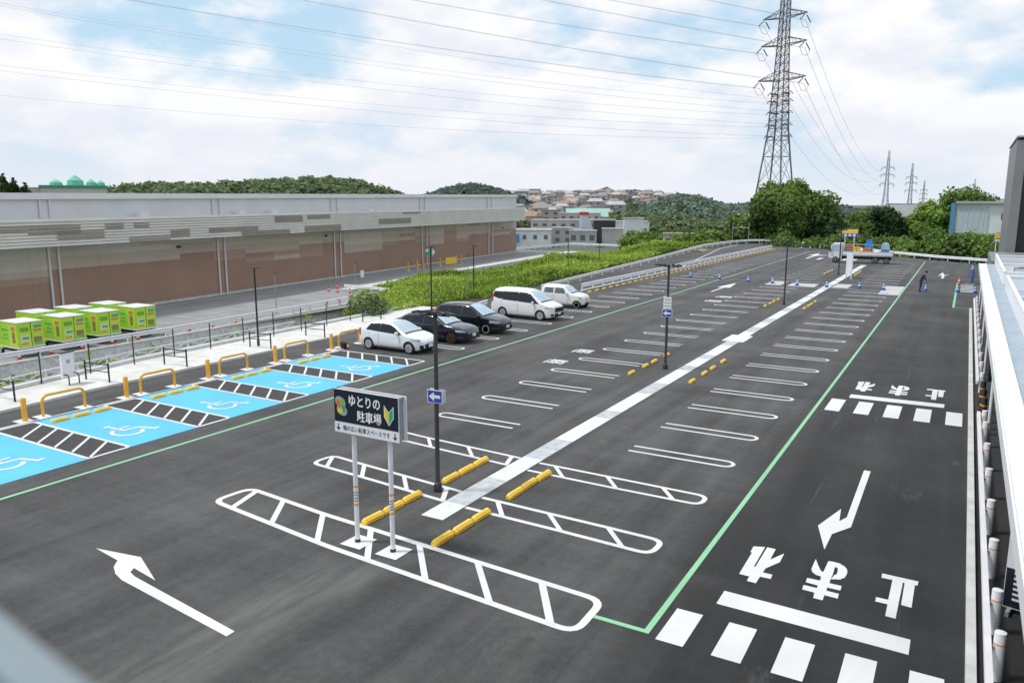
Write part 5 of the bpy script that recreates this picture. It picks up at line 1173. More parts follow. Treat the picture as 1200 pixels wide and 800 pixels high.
# yellow and blue direction signs on two posts
def area_sign(label, loc, w=1.9):
    t = thing('area_sign', label, 'sign', loc, 0, None); z0 = 2.9
    MB().box(-w/2,w/2,-.05,.05,z0,z0+1.0).build('panel', M['sign_white'], t)
    MB().add([(-w/2+.02,-.054,z0+.47),(w/2-.02,-.054,z0+.47),(w/2-.02,-.054,z0+.98),(-w/2+.02,-.054,z0+.98)], [(0,1,2,3)]).build('yellow_field', M['yellow'], t)
    MB().add([(-w/2+.02,-.054,z0+.02),(w/2-.02,-.054,z0+.02),(w/2-.02,-.054,z0+.45),(-w/2+.02,-.054,z0+.45)], [(0,1,2,3)]).build('blue_field', M['sign_blue'], t)
    mb = MB()
    for k in range(3): x = -w*.28+k*w*.28; mb.box(x-.16,x+.16,-.062,-.058,z0+.1,z0+.37)
    mb.build('white_print', M['letter_white'], t)
    for x in (-w*.3,w*.3): MB().cyl(x,.0,0,z0-.003,.055,None,10).build('post', M['white'], t, smooth=True)
    return t
area_sign('yellow over blue sign on two white posts rising behind the flatbed truck', (-13.4,112,0))
area_sign('small yellow over blue sign on two white posts by the dark building', (3.2,104.6,0), 1.0)

# ------------------------------------------------------------------ worker
M['uniform'] = mat('navy_uniform', (.012,.022,.085), .8, 0, .2, 6); M['skin'] = mat('skin', (.42,.25,.17), .6, 0, .05, 8); M['helmet'] = mat('navy_helmet', (.02,.03,.07), .35, 0, .05, 5); M['boot'] = mat('black_boots', (.012,.012,.012), .6, 0, .1, 8)
def skin_obj(name, verts, edges, radii, mt, parent, root=0, sub=2):
    me = bpy.data.meshes.new(name); me.from_pydata(verts, edges, []); o = bpy.data.objects.new(name, me); col.objects.link(o)
    md = o.modifiers.new('s','SKIN'); md.use_smooth_shade = True
    for i, r in enumerate(radii):
        d = me.skin_vertices[0].data[i]; d.radius = r if isinstance(r, tuple) else (r, r); d.use_root = (i == root)
    ms = o.modifiers.new('b','SUBSURF'); ms.levels = sub; ms.render_levels = sub
    bpy.context.view_layer.update(); m2 = bpy.data.meshes.new_from_object(o.evaluated_get(bpy.context.evaluated_depsgraph_get()))
    bpy.data.objects.remove(o); m2.materials.clear()
    for q in (mt if isinstance(mt, list) else [mt]): m2.materials.append(q)
    o = bpy.data.objects.new(name, m2); col.objects.link(o); o.parent = parent; m2.polygons.foreach_set('use_smooth', [True]*len(m2.polygons)); return o
pr_ = thing('person', 'worker in navy uniform and dark helmet leaning forward beside a blue cone', 'person', (-3.0,73.0,.0), R(15))
# facing +X, bent forward at the hips; one continuous body
V_ = [(0,0,.93),(.02,.10,.88),(.03,.11,.48),(-.01,.11,.08),(.15,.12,.045),(.02,-.10,.88),(-.02,-.11,.48),(-.07,-.11,.08),(.09,-.12,.045),
      (.05,0,1.10),(.13,0,1.28),(.20,0,1.40),(.27,0,1.50),(.33,0,1.60),(.36,0,1.69),
      (.19,.17,1.39),(.27,.22,1.15),(.44,.18,1.02),(.50,.17,.98),(.19,-.17,1.39),(.25,-.23,1.14),(.42,-.20,.98),(.48,-.19,.94)]
E_ = [(0,1),(1,2),(2,3),(3,4),(0,5),(5,6),(6,7),(7,8),(0,9),(9,10),(10,11),(11,12),(12,13),(13,14),(11,15),(15,16),(16,17),(17,18),(11,19),(19,20),(20,21),(21,22)]
rr = [(.15,.13),.10,.068,.05,.04,.10,.068,.05,.04,(.145,.12),(.16,.125),(.14,.11),.055,.085,.08,.07,.05,.036,.03,.07,.05,.036,.03]
body = skin_obj('body', V_, E_, rr, [M['uniform'], M['skin'], M['boot']], pr_)
for p in body.data.polygons:
    c = p.center
    if c.z > 1.5 or (c.x > .40 and .9 < c.z < 1.12): p.material_index = 1
    elif c.z < .10: p.material_index = 2
for s_, base in ((1,Vector((.50,.17,.98))),(-1,Vector((.48,-.19,.94)))):
    for k, ln in enumerate((.075,.085,.08,.065)):
        yy = (k-1.5)*.02; b0 = base+Vector((-.02,yy*.6,0)); skin_obj('finger', [b0,b0+Vector((.04,yy*.4,-.03)),b0+Vector((.05+ln*.3,yy*.4,-.04-ln*.5)),b0+Vector((.035+ln*.2,yy*.4,-.05-ln))], [(0,1),(1,2),(2,3)], [.012,.011,.010,.008], M['skin'], body, 0, 1)
    b0 = base+Vector((-.03,-s_*.03,0)); skin_obj('finger', [b0,b0+Vector((.03,-s_*.03,-.02)),b0+Vector((.06,-s_*.035,-.05))], [(0,1),(1,2)], [.013,.012,.010], M['skin'], body, 0, 1)
mb = MB(); mb.lathe([(.135,1.66),(.13,1.73),(.10,1.80),(.05,1.835),(.01,1.84)], 18, (.345,0,0)); mb.lathe([(.15,1.655),(.15,1.67)], 18, (.375,0,0)); mb.build('helmet', M['helmet'], pr_, smooth=True)
mb = MB(); 
for s_ in (-1,1): mb.lathe([(.002,-.006),(.013,0),(.002,.006)], 8, (.437,s_*.032,1.64))
mb.build('eye', M['ink'], pr_)
mb = MB(); mb.tube([(.435,0,1.63),(.465,0,1.60),(.44,0,1.59)], [.008,.014,.008], 6); mb.build('nose', M['skin'], pr_, smooth=True)
MB().box(.425,.44,-.025,.025,1.555,1.562).build('mouth', M['pr_red'], pr_)
mb = MB(); mb.lathe([(.155,.985),(.158,1.0),(.155,1.03)], 16, (.02,0,0)); mb.build('belt', M['boot'], pr_, smooth=True)
mb = MB(); mb.box(-.20,-.12,-.12,.10,.90,1.06); mb.build('pouch', M['cone_red'], pr_)

# ------------------------------------------------------------------ store side on the right
kr = thing('lane_kerb', 'long low white kerb along the right edge of the lane in front of the bollards', 'kerb', (.66,6,0))
MB().prism([(-.075,0),(.075,0),(.085,56.6),(-.075,56.6)], -.05, .11).build('kerb', M['kerb'], kr)
ys = [8.6,11.0,13.35,14.9,17.25,19.65,22.05,24.45,26.9,28.4]
bl = None
def sb(label, y, mt='white', grp='white steel bollards along the kerb'):
    global bl
    t = thing('steel_bollard', label, 'bollard', (1.0,y,0), 0, grp)
    MB().lathe([(.085,0),(.085,.77),(.075,.80),(.0,.803)], 18).build('post', M['white' if mt == 'white' else mt], t, smooth=True)
    MB().lathe([(.0862,.60),(.0868,.612),(.0862,.624)], 18).build('amber_band', M['orange_reflect'], t, smooth=True)
    MB().lathe([(.086,.775),(.083,.798),(.06,.806),(.0,.807)], 18).build('cap', M['white'], t, smooth=True)
    return t
yy = ys+[34.95+2.42*k for k in range(13)]
for k, y in enumerate(yy):
    lab = 'white steel bollard with an amber band along the kerb, %s from the near end' % ordn(k)
    if bl is None: bl = sb(lab, y)
    else: dup(bl, (1.0,y,0), 0, lab)
bb = None
for k, y in enumerate((30.0,31.4,32.8)):
    lab = 'black bollard with amber bands in the white rail gap, %s from the front' % ordn(k)
    if bb is None:
        bb = thing('gate_bollard', lab, 'bollard', (1.0,y,0), 0, 'black bollards in the rail gap'); MB().lathe([(.09,0),(.09,.85),(.07,.88),(0,.885)], 16).build('post', M['black'], bb, smooth=True)
        for z in (.3,.58): MB().lathe([(.0915,z),(.092,z+.03),(.0915,z+.06)], 16).build('amber_band', M['orange_reflect'], bb, smooth=True)
    else: dup(bb, (1.0,y,0), 0, lab)
for (y0,y1,lab) in ((7.5,29.0,'long white rail bolted to the nearer bollards'),(34.2,64.6,'long white rail bolted to the farther bollards')):
    t = thing('bollard_rail', lab, 'rail', (.84,y0,0)); n = y1-y0
    mb = MB(); mb.prism(rounded([(-.05,-.10),(.05,-.10),(.05,n),(-.05,n)], .04, 3), .50, .62); mb.build('beam', M['white'], t)
    for y in [q for q in yy if y0 < q < y1]:
        mb = MB(); mb.tube([(.03,y-y0-.06,.56),(.09,y-y0-.06,.56)], .022, 6); mb.tube([(.03,y-y0+.06,.50),(.09,y-y0+.06,.50)], .022, 6); mb.build('bracket', M['grey'], t, smooth=True)
# canopy and building
M['canopy'] = mat('white_canopy_sheet', (.84,.85,.87), .4, .0, .05, .8, dirt=.15); M['deck'] = mat('ribbed_roof_deck', (.50,.57,.63), .45, .1, .06, .7, dirt=.15)
M['dark_wall'] = mat('charcoal_cladding', (.018,.019,.022), .5, 0, .15, .5); M['grey_wall'] = mat('grey_wall_panel', (.20,.21,.215), .55, .0, .08, .4)
st = thing('store_building', 'dark store building with white canopy roof and charcoal tower on the right', 'building', (0,0,0))
mb = MB(); CY0, CY1 = 5.0, 65.0
mb.box(.91,1.33,CY0,CY1,2.93,3.07); 
y = CY0+.15
while y < CY1-.2: mb.box(.925,1.315,y,y+.05,3.068,3.082); y += .45
mb.box(.895,.925,CY0-.02,CY1+.02,2.80,3.12); mb.box(1.31,1.345,CY0,CY1,3.069,3.14); mb.build('canopy_edge', M['canopy'], st)
mb = MB(); mb.box(1.345,9.,CY0,CY1,2.95,3.04); y = CY0+.1
while y < CY1-.2: mb.prism([(1.36,y),(8.9,y),(8.9,y+.09),(1.36,y+.09)], 3.039, 3.07); y += .25
mb.build('roof_deck', M['deck'], st)
for (x0,x1,y0,y1,z1) in ((1.88,1.96,26.5,46.0,3.72),(1.88,1.96,49.2,66.0,3.68),(1.965,9,45.9,46.0,3.70),(1.965,9,49.2,49.3,3.66),(1.965,9,65.9,66,3.6),(1.965,9,57,57.1,3.6),(1.965,9,36.4,36.5,3.66)):
    mb = MB(); mb.box(x0,x1,y0,y1,3.04,z1); mb.box(x0-.03,x1+.03,y0-.03,y1+.03,z1+.002,z1+.06); mb.build('parapet', M['canopy'], st)
for (y,r) in ((52.2,.28),(41.5,.32)): MB().tube([(2.5,y,3.4),(6.5,y,3.4)], r, 14).build('duct', M['grey'], st, smooth=True)
for (x,y) in ((2.6,54.5),(4.2,54.5),(2.7,39),(4.4,39),(2.6,31),(4.6,31)): 
    mb = MB(); mb.box(x,x+1.1,y,y+.9,3.1,3.55); mb.lathe([(.36,3.551),(.36,3.60),(.30,3.60)], 16, (x+.55,y+.45,0)); mb.build('condenser', M['grey_wall'], st)
MB().box(4.2,9.0,CY0+.5,CY1,0.0,2.94).build('shop_wall', M['dark_wall'], st)
for y in (29.2,38.7,47,55.5,63.8): MB().cyl(1.17,y,0,2.93,.055,None,12).build('canopy_post', M['white'], st, smooth=True)
MB().box(2.95,3.62,79,79.4,0,12.5).build('tower_side', M['grey_wall'], st)
MB().box(3.45,16,79.41,95,0,12.7).build('tower', M['dark_wall'], st); MB().box(2.94,3.44,79.41,95,0,12.55).build('tower_face', M['grey_wall'], st)
MB().box(2.88,16.1,78.9,95.2,12.71,12.85).build('coping', M['grey'], st)
MB().box(1.7,16,66.1,78.88,0,3.2).build('rear_block', M['grey_wall'], st)
t = thing('floor_sign', 'white and navy information board standing under the canopy behind the near bollards', 'sign', (1.62,15.75,0), R(-14))
MB().box(-.48,.48,-.03,.03,.10,1.75).build('panel', M['sign_white'], t)
MB().add([(-.47,-.034,.12),(.47,-.034,.12),(.47,-.034,.86),(-.47,-.034,.86)], [(0,1,2,3)]).build('navy_field', M['sign_navy'], t)
mb = MB()
for k in range(6): z = .76-.1*k; mb.box(-.34,-.34+.5*(.7+.3*((k*7)%3)/2),-.040,-.036,z,z+.045)
mb.build('print', M['letter_white'], t)
mb = MB()
for k in range(3): mb.box(-.36+.22*k,-.20+.22*k,-.040,-.036,.93,1.03)
mb.build('red_print', M['pr_red'], t)
for x in (-.36,.36): MB().box(x-.03,x+.03,-.22,.22,0,.096).build('foot', M['grey'], t)
t = thing('advert_board', 'dark upright board with pale print under the canopy farther along the bollards', 'sign', (1.75,36.6,0)); MB().box(-.5,.5,-.04,.04,.15,2.1).build('panel', M['sign_navy'], t)
mb = MB()
for k in range(5): mb.box(-.36,.30-.1*(k%2),-.047,-.042,1.6-.25*k,1.7-.25*k)
mb.build('print', M['letter_white'], t)
for x in (-.35,.35): MB().box(x-.03,x+.03,-.2,.2,0,.148).build('foot', M['grey'], t)
# handrail of the raised walkway the view is taken from
# ------------------------------------------------------------------ vegetation on the bank (one mass of leaves)
def bank_pts(n, rg):
    out = []
    while len(out) < n:
        Y = 41+105*rg.random()**1.35; w = 33 if Y < 125 else 26
        u = rg.random(); X = edge_x(Y)-.3-u*w
        if Y-(40.5+(-33-X)*1.05) < -1.0: continue
        if X < -52.3 and Y < 70.5: continue
        if X < -62.5-(Y-69)*.075 : continue
        if edge_x(Y)-X < 1.6+1.2*rg.random() and Y > 60: continue
        out.append((X,Y))
    return np.array(out)
rg = np.random.default_rng(21)
def bump(X, Y):   # mounding of the creepers
    return .55*(.5+.5*math.sin(X*.9+1.7*math.sin(Y*.4)))*(.5+.5*math.sin(Y*.75+1.3*math.sin(X*.55))) + .35*(.5+.5*math.sin(X*.37-Y*.29))
P2 = bank_pts(150000, rg); C = np.empty((len(P2),3)); Hh = np.empty(len(P2))
for i,(X,Y) in enumerate(P2):
    h = bump(X,Y); Hh[i] = h; C[i] = (X,Y,bank_z(X,Y)+h*.45+rg.random()**2*.38)
size = .065+.085*np.clip((P2[:,1]-40)/70,0,1)
d = leaf_axes(len(C), 1.0, 1.0, rg); U = d[0]*size[:,None]; Vv = d[1]*size[:,None]
tone = np.array([.22*math.sin(x*.23+2*math.sin(y*.11))+.16*math.sin(y*.31+x*.17) for x,y in P2])
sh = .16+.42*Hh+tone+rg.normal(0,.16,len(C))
# taller stems and grass clumps standing out of the creepers
T2_ = bank_pts(26000, rg); cl_ = np.sin(T2_[:,0]*.8+2*np.sin(T2_[:,1]*.33))*np.sin(T2_[:,1]*.62+1.4*np.sin(T2_[:,0]*.41)); T2_ = T2_[rg.random(len(T2_)) < np.clip(.15+cl_,.06,1)]
nb = len(T2_); hb = rg.uniform(.25,.62,nb)*(1+.7*(rg.random(nb) > .9)); zb_ = np.array([bank_z(x,y)+bump(x,y)*.45 for x,y in T2_]); lean = rg.normal(0,.22,(nb,2)); an = rg.uniform(0,6.28,nb); wb_ = .03+.04*np.clip((T2_[:,1]-40)/70,0,1)
C2 = np.stack([T2_[:,0],T2_[:,1],zb_+hb*.5],1); U2 = np.stack([np.cos(an)*wb_,np.sin(an)*wb_,0*an],1); V2 = np.stack([lean[:,0]*hb,lean[:,1]*hb,hb*.6],1)
C = np.concatenate([C,C2]); U = np.concatenate([U,U2]); Vv = np.concatenate([Vv,V2]); sh = np.concatenate([sh,rg.uniform(.35,1.,nb)])
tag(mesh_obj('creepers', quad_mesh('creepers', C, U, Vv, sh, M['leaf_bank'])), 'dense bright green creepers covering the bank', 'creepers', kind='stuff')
# weeds at the foot of the stone wall
n = 9000; Y = rg.uniform(13,66,n); cl = .5+.5*np.sin(Y*1.1+2*np.sin(Y*.37)); keep = rg.random(n) < cl**2*.9; Y = Y[keep]; n = len(Y)
X = -51.3+rg.normal(0,.35,n); C = np.stack([X,Y,-4.0-.006*(Y-20)+rg.random(n)**1.5*(.5+.9*(np.sin(Y*.9)>.5))],1); u,v = leaf_axes(n,.11,.3,rg)
tag(mesh_obj('weeds', quad_mesh('weeds', C, u, v, rg.uniform(.1,.9,n), M['leaf_bank'])), 'weeds growing along the foot of the stone wall', 'weeds', kind='stuff')

# shrubs: four shapes, copied
def make_shrub(label, loc, h, w, mt, seed, leaf=.13, per=170, group=None, nc=11):
    rr_ = random.Random(seed); t = thing('shrub', label, 'shrub', loc, 0, group); cl = []
    for i in range(nc):
        a = rr_.uniform(0,6.28); q = rr_.uniform(0,.62); r = rr_.uniform(.20,.34)*w; cl.append((q*w/2*math.cos(a),q*w/2*math.sin(a),max(r*.6,rr_.uniform(.25,.86)*h-r*.4),r,.85))
    mb = MB()
    for c in cl[:5]: mb.tube([(0,0,0),(c[0]*.5,c[1]*.5,c[2]*.6),(c[0],c[1],c[2])], [.06,.045,.015], 5)
    mb.build('stem', M['bark'], t, smooth=True); mesh_obj('crown', crown_mesh('crown', cl, leaf, per, mt, seed), t); return t
make_shrub('pale feathery shrub behind the walkway end, left of the dark wagon', (-33.6,39.4,-.3), 2.0, 2.8, M['leaf_pale'], 3, .09, 420)
s0 = make_shrub('rounded bush at the near end of the bank by the yard rail', (-50.5,64.5,-3.4), 1.5, 3.4, M['leaf_bank'], 5, .16, 130, 'bushes on the bank')
for k,(x,y,s_) in enumerate(((-60,78,.9),(-62.5,92,1.0),(-60,104,1.1),(-64,116,1.2),(-66,130,1.3),(-62,138,1.3),(-52,128,1.0),(-46,132,1.1),(-42,120,.9),(-58,122,1.0),(-67,144,1.4),(-50,142,1.3),(-44,140,1.1),(-55,140,1.2),(-43.5,50,.6))):
    dup(s0, (x,y,bank_z(x,y)-.25), rnd.uniform(0,6), 'rounded bush on the green bank, %s in order from the near end' % ordn(k), None, (s_*.85,s_*.85,s_*.55))
# hedge of bushy trees beyond the far guardrail, each its own shrub
HS = [make_shrub('x', (0,0,0), 5.2, 6.4, M['leaf_bush'], 40+k, .20, 95, 'hedge behind the far guardrail', 15) for k in range(4)]
for h in HS: h.location = (0,0,-300)
hp_ = []
for k in range(20):
    f = k/19; x = -27.5+42*f; y = 141.5-27.0*f+rnd.uniform(-.6,.6); hp_.append((x+rnd.uniform(-.8,.8), y, rnd.uniform(.92,1.15)*(1.12 if f > .45 else 1.0), f))
for k in range(16):
    f = k/15; x = -24+46*f; y = 150-27*f+rnd.uniform(-2,2); hp_.append((x, y, rnd.uniform(.85,1.15), f))
used = [False]*4
for k,(x,y,s_,f) in enumerate(hp_):
    q = k % 4; z = -3.6+.35*rnd.random()+(.6 if .5 < f < .95 else 0)
    lab = 'green bush in the %s row of the far hedge, %s from the left' % ('front' if k < 20 else 'rear', ordn(k if k < 20 else k-20))
    if not used[q]: used[q] = True; o = HS[q]; o.location = (x,y,z); o['label'] = lab; o.rotation_euler.z = k; o.scale = (s_,)*3
    else: dup(HS[q], (x,y,z), k*1.3, lab, None, s_)
# low scrub between hedge and trees
n = 26000; X = rg.uniform(-60,60,n); Y = 152+rg.random(n)*48-.3*X; hh = .9+.9*np.sin(X*.31+np.sin(Y*.2)*2)*np.sin(Y*.27+X*.11)
C = np.stack([X,Y,-6.4+np.maximum(0,hh)*1.8+rg.random(n)*1.0+3.2*np.clip((Y+.3*X-150)/40,0,1)*np.clip((X+40)/30,0,1)],1); u,v = leaf_axes(n,.42,.8,rg)
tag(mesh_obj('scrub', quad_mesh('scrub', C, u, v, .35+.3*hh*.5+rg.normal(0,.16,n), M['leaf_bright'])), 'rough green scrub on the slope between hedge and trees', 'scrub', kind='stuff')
# trees
BT = make_tree('tree', 'very large broad tree standing in front of the tall pylon', 'tree', (-31.2,164,-6), 18.6, 13.8, .26, 190, M['leaf_tree'], 12, 34, .75, .10, limbs=12, flat=.78)
make_tree('tree', 'dark round tree at the right foot of the very large tree', 'tree', (-24.3,163,-6), 13, 8.5, .28, 110, M['leaf_dark'], 14, 18, .35, .08)
make_tree('tree', 'dark tree at the left foot of the very large tree', 'tree', (-38.8,160,-6.5), 12.5, 8, .28, 110, M['leaf_tree'], 15, 16, .35, .08)
make_tree('tree', 'low tree left of the very large tree, beside the ramp', 'tree', (-45,158,-6.8), 9.2, 8, .26, 100, M['leaf_tree'], 18, 14, .3, .05)
make_tree('tree', 'bushy tree at the bend of the ramp, left of the pole', 'tree', (-53,166,-7), 8.6, 8, .26, 90, M['leaf_tree'], 19, 14, .3, .05)
make_tree('tree', 'pale green tree above the far end of the bank', 'tree', (-66,172,-7), 8.8, 9, .28, 90, M['leaf_bright'], 26, 14, .3, .05)
make_tree('tree', 'medium green tree between the very large tree and the truck', 'tree', (-21.5,196,-5), 11.2, 8.5, .30, 90, M['leaf_tree'], 16, 15, .3, .06)
make_tree('tree', 'yellow-green low tree behind the hedge above the truck', 'tree', (-27,205,-5), 9.6, 8, .30, 85, M['leaf_bright'], 29, 13, .3, .05)
make_tree('tree', 'dark conical tree in front of the second pylon', 'tree', (-15.8,197,-5), 12.8, 7.4, .28, 110, M['leaf_dark'], 17, 16, .3, .05)
make_tree('tree', 'low yellowish tree right of the dark conical tree', 'tree', (-11.5,202,-5), 9.8, 8, .30, 85, M['leaf_bright'], 31, 13, .3, .05)
make_tree('tree', 'light green round tree left of the blue-edged building', 'tree', (-7.6,198,-5), 13.0, 8.2, .30, 95, M['leaf_bright'], 20, 18, .35, .06)
make_tree('tree', 'broad dark tree just behind the blue-edged building', 'tree', (-1.0,222,-5), 16.6, 12.5, .30, 95, M['leaf_tree'], 22, 24, .4, .06)
make_tree('tree', 'small tree at the near corner of the blue-edged building', 'tree', (-5.2,188,-5), 7.6, 5, .26, 95, M['leaf_tree'], 24, 11, .25, .05)
make_tree('tree', 'medium tree behind the dark building on the right', 'tree', (22,230,-6), 11, 9, .30, 85, M['leaf_tree'], 25, 14, .3, .06)
# conifers left behind the warehouse
def conifer(label, loc, h, w, seed):
    rr_ = random.Random(seed); t = thing('conifer', label, 'tree', loc, 0, 'conifers behind the warehouse'); cl = []
    for i in range(26):
        f = i/25; r = w*.5*(1-f)**.8*.62+.25; a = i*2.4; q = w*.5*(1-f)*.5; cl.append((q*math.cos(a),q*math.sin(a),h*(.12+.86*f),r,.7))
    MB().tube([(0,0,0),(0,0,h*.95)], [.4,.05], 7).build('trunk', M['bark'], t, smooth=True); mesh_obj('crown', crown_mesh('crown', cl, .34, 60, M['leaf_dark'], seed), t)
conifer('tall dark conifer at the far left above the warehouse roof', (-222.6,114.2,-6), 20.9, 13, 1); conifer('dark conifer in the middle of the three above the warehouse roof', (-221.4,116.2,-6), 19.8, 12, 2); conifer('dark conifer on the right of the three above the warehouse roof', (-220.3,118.4,-6), 18.6, 12, 3)

# ------------------------------------------------------------------ wooded hills
def hill(name, label, pts, depth, leaf, n, seed, mt, base=-7.2, crown=5.5):
    """ridge through pts (x, y, top); wooded with crowns; depth = half thickness"""
    rg = np.random.default_rng(seed); P = [np.array(p,float) for p in pts]
    seg = [np.hypot(*(P[i+1]-P[i])[:2]) for i in range(len(P)-1)]; tot = sum(seg)
    def at(s):
        for i, l in enumerate(seg):
            if s <= l or i == len(seg)-1: return P[i]+(P[i+1]-P[i])*min(1,s/l)
            s -= l
    d = (P[-1]-P[0])[:2]; d /= np.hypot(*d); nn = np.array([d[1],-d[0]])
    if nn @ P[0][:2] > 0: nn = -nn                       # towards the viewer
    vs = []; NS, NT = 40, 13; fs = []
    for i in range(NS+1):
        c = at(tot*i/NS)
        for j in range(NT):
            t = -1+2*j/(NT-1); h = base+(c[2]-crown*.8-base)*max(0,(1-t*t))**.8; vs.append((c[0]+nn[0]*t*depth, c[1]+nn[1]*t*depth, h))
    for i in range(NS):
        for j in range(NT-1): fs.append((i*NT+j,(i+1)*NT+j,(i+1)*NT+j+1,i*NT+j+1))
    tag(MB().add(vs, fs).build(name, M['far_ground'], smooth=True), kind='structure')
    Cs=[];Sh=[];Nn=[]
    for k in range(n):
        s = rg.random()*tot; c = at(s); t = -.25+1.2*rg.random(); h = base+(c[2]-crown*.8-base)*max(0,(1-t*t))**.8
        p = np.array([c[0]+nn[0]*t*depth, c[1]+nn[1]*t*depth, h]); r = crown*rg.uniform(.6,1.15); m_ = 60
        dd = rg.normal(size=(m_,3)); dd[:,2] = np.abs(dd[:,2])*.9; dd /= np.linalg.norm(dd,axis=1)[:,None]
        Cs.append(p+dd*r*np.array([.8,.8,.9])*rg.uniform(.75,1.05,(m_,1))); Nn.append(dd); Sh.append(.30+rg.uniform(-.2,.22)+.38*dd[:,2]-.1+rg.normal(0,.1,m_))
    C = np.concatenate(Cs); u,v = leaf_axes(len(C), leaf, .3, rg, np.concatenate(Nn))
    tag(mesh_obj('forest', quad_mesh('forest', C, u, v, np.concatenate(Sh), mt)), label, 'forest', kind='stuff')
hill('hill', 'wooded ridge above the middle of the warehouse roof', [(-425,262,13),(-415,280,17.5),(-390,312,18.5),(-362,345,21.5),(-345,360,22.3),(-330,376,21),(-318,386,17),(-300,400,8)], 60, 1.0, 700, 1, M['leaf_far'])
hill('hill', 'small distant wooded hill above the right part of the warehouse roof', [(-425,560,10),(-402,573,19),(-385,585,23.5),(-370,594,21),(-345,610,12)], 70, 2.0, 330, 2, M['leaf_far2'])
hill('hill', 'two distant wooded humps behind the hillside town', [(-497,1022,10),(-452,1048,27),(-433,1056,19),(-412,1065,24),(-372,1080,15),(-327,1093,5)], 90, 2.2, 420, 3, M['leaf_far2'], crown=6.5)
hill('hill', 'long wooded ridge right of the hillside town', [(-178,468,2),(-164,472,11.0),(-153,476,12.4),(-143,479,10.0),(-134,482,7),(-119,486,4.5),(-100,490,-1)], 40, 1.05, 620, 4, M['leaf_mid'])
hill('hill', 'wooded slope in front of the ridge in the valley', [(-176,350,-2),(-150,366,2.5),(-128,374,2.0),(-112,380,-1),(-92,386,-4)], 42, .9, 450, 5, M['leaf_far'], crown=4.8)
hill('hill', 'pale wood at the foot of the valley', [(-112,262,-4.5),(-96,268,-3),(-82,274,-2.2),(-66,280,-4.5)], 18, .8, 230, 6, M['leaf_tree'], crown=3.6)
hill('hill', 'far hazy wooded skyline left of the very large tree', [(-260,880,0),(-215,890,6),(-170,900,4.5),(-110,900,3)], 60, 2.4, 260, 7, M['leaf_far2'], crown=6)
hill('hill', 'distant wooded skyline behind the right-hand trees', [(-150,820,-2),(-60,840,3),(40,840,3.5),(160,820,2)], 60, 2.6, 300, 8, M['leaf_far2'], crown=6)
# town slope
mb = MB(); vs = []; fs = []
def town_z(x, y):
    d = math.hypot(x, y); az = math.degrees(math.atan2(-x, y))
    side = sstep(14, 21, az)*sstep(42, 36, az)
    return -7.0 + 20.5*sstep(430, 1000, d)*side
for i in range(31):
    for j in range(31):
        az = R(12+28*i/30); d = 380+760*j/30; x, y = -d*math.sin(az), d*math.cos(az); vs.append((x,y,town_z(x,y)-.1))
for i in range(30):
    for j in range(30): fs.append((i*31+j,i*31+j+1,(i+1)*31+j+1,(i+1)*31+j))
tag(MB().add(vs, fs).build('hillside', M['far_ground'], smooth=True), kind='structure')
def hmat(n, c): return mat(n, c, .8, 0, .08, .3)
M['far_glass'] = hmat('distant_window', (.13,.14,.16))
WALLS = [hmat('wall_cream', (.52,.48,.42)), hmat('wall_white', (.62,.61,.60)), hmat('wall_grey', (.40,.39,.39)), hmat('wall_tan', (.45,.41,.37)), hmat('wall_pinkish', (.50,.44,.41))]  # wall and roof colours paled to carry the distance haze
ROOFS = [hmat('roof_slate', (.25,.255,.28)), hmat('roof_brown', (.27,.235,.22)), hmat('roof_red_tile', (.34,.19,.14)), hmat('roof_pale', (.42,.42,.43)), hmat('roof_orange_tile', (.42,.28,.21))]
WN = ['cream','white','grey','tan','pinkish']; RN = ['slate grey','brown','red tile','pale grey','orange tile']
def make_house(w, d, h, wi, ri, flat=False):
    t = thing('house', 'x', 'house', (0,0,-400), 0, 'houses on the distant slope')
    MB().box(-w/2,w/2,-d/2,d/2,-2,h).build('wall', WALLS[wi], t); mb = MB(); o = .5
    if flat: mb.box(-w/2-.2,w/2+.2,-d/2-.2,d/2+.2,h+.003,h+.5)
    else:
        rh = d*.28; vs = [(-w/2-o,-d/2-o,h),(w/2+o,-d/2-o,h),(w/2+o,d/2+o,h),(-w/2-o,d/2+o,h),(-w/2+w*.15,0,h+rh),(w/2-w*.15,0,h+rh)]
        mb.add(vs, [(0,1,5,4),(1,2,5),(2,3,4,5),(3,0,4),(3,2,1,0)])
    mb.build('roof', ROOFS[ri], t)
    for fl in range(int(h//2.7)):
        for k in range(2): MB().box(-w*.3+k*w*.45,-w*.3+k*w*.45+1.7,-d/2-.06,-d/2-.005,.9+2.7*fl,2.1+2.7*fl).build('window', M['far_glass'], t)
    return t
HP = []
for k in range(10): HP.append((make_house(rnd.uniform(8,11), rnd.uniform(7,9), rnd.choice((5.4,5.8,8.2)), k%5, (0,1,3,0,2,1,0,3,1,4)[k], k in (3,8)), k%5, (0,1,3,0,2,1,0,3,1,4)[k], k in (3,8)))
hused = [False]*10; cnt = 0; placed = []
rgh = random.Random(77); HALL = []
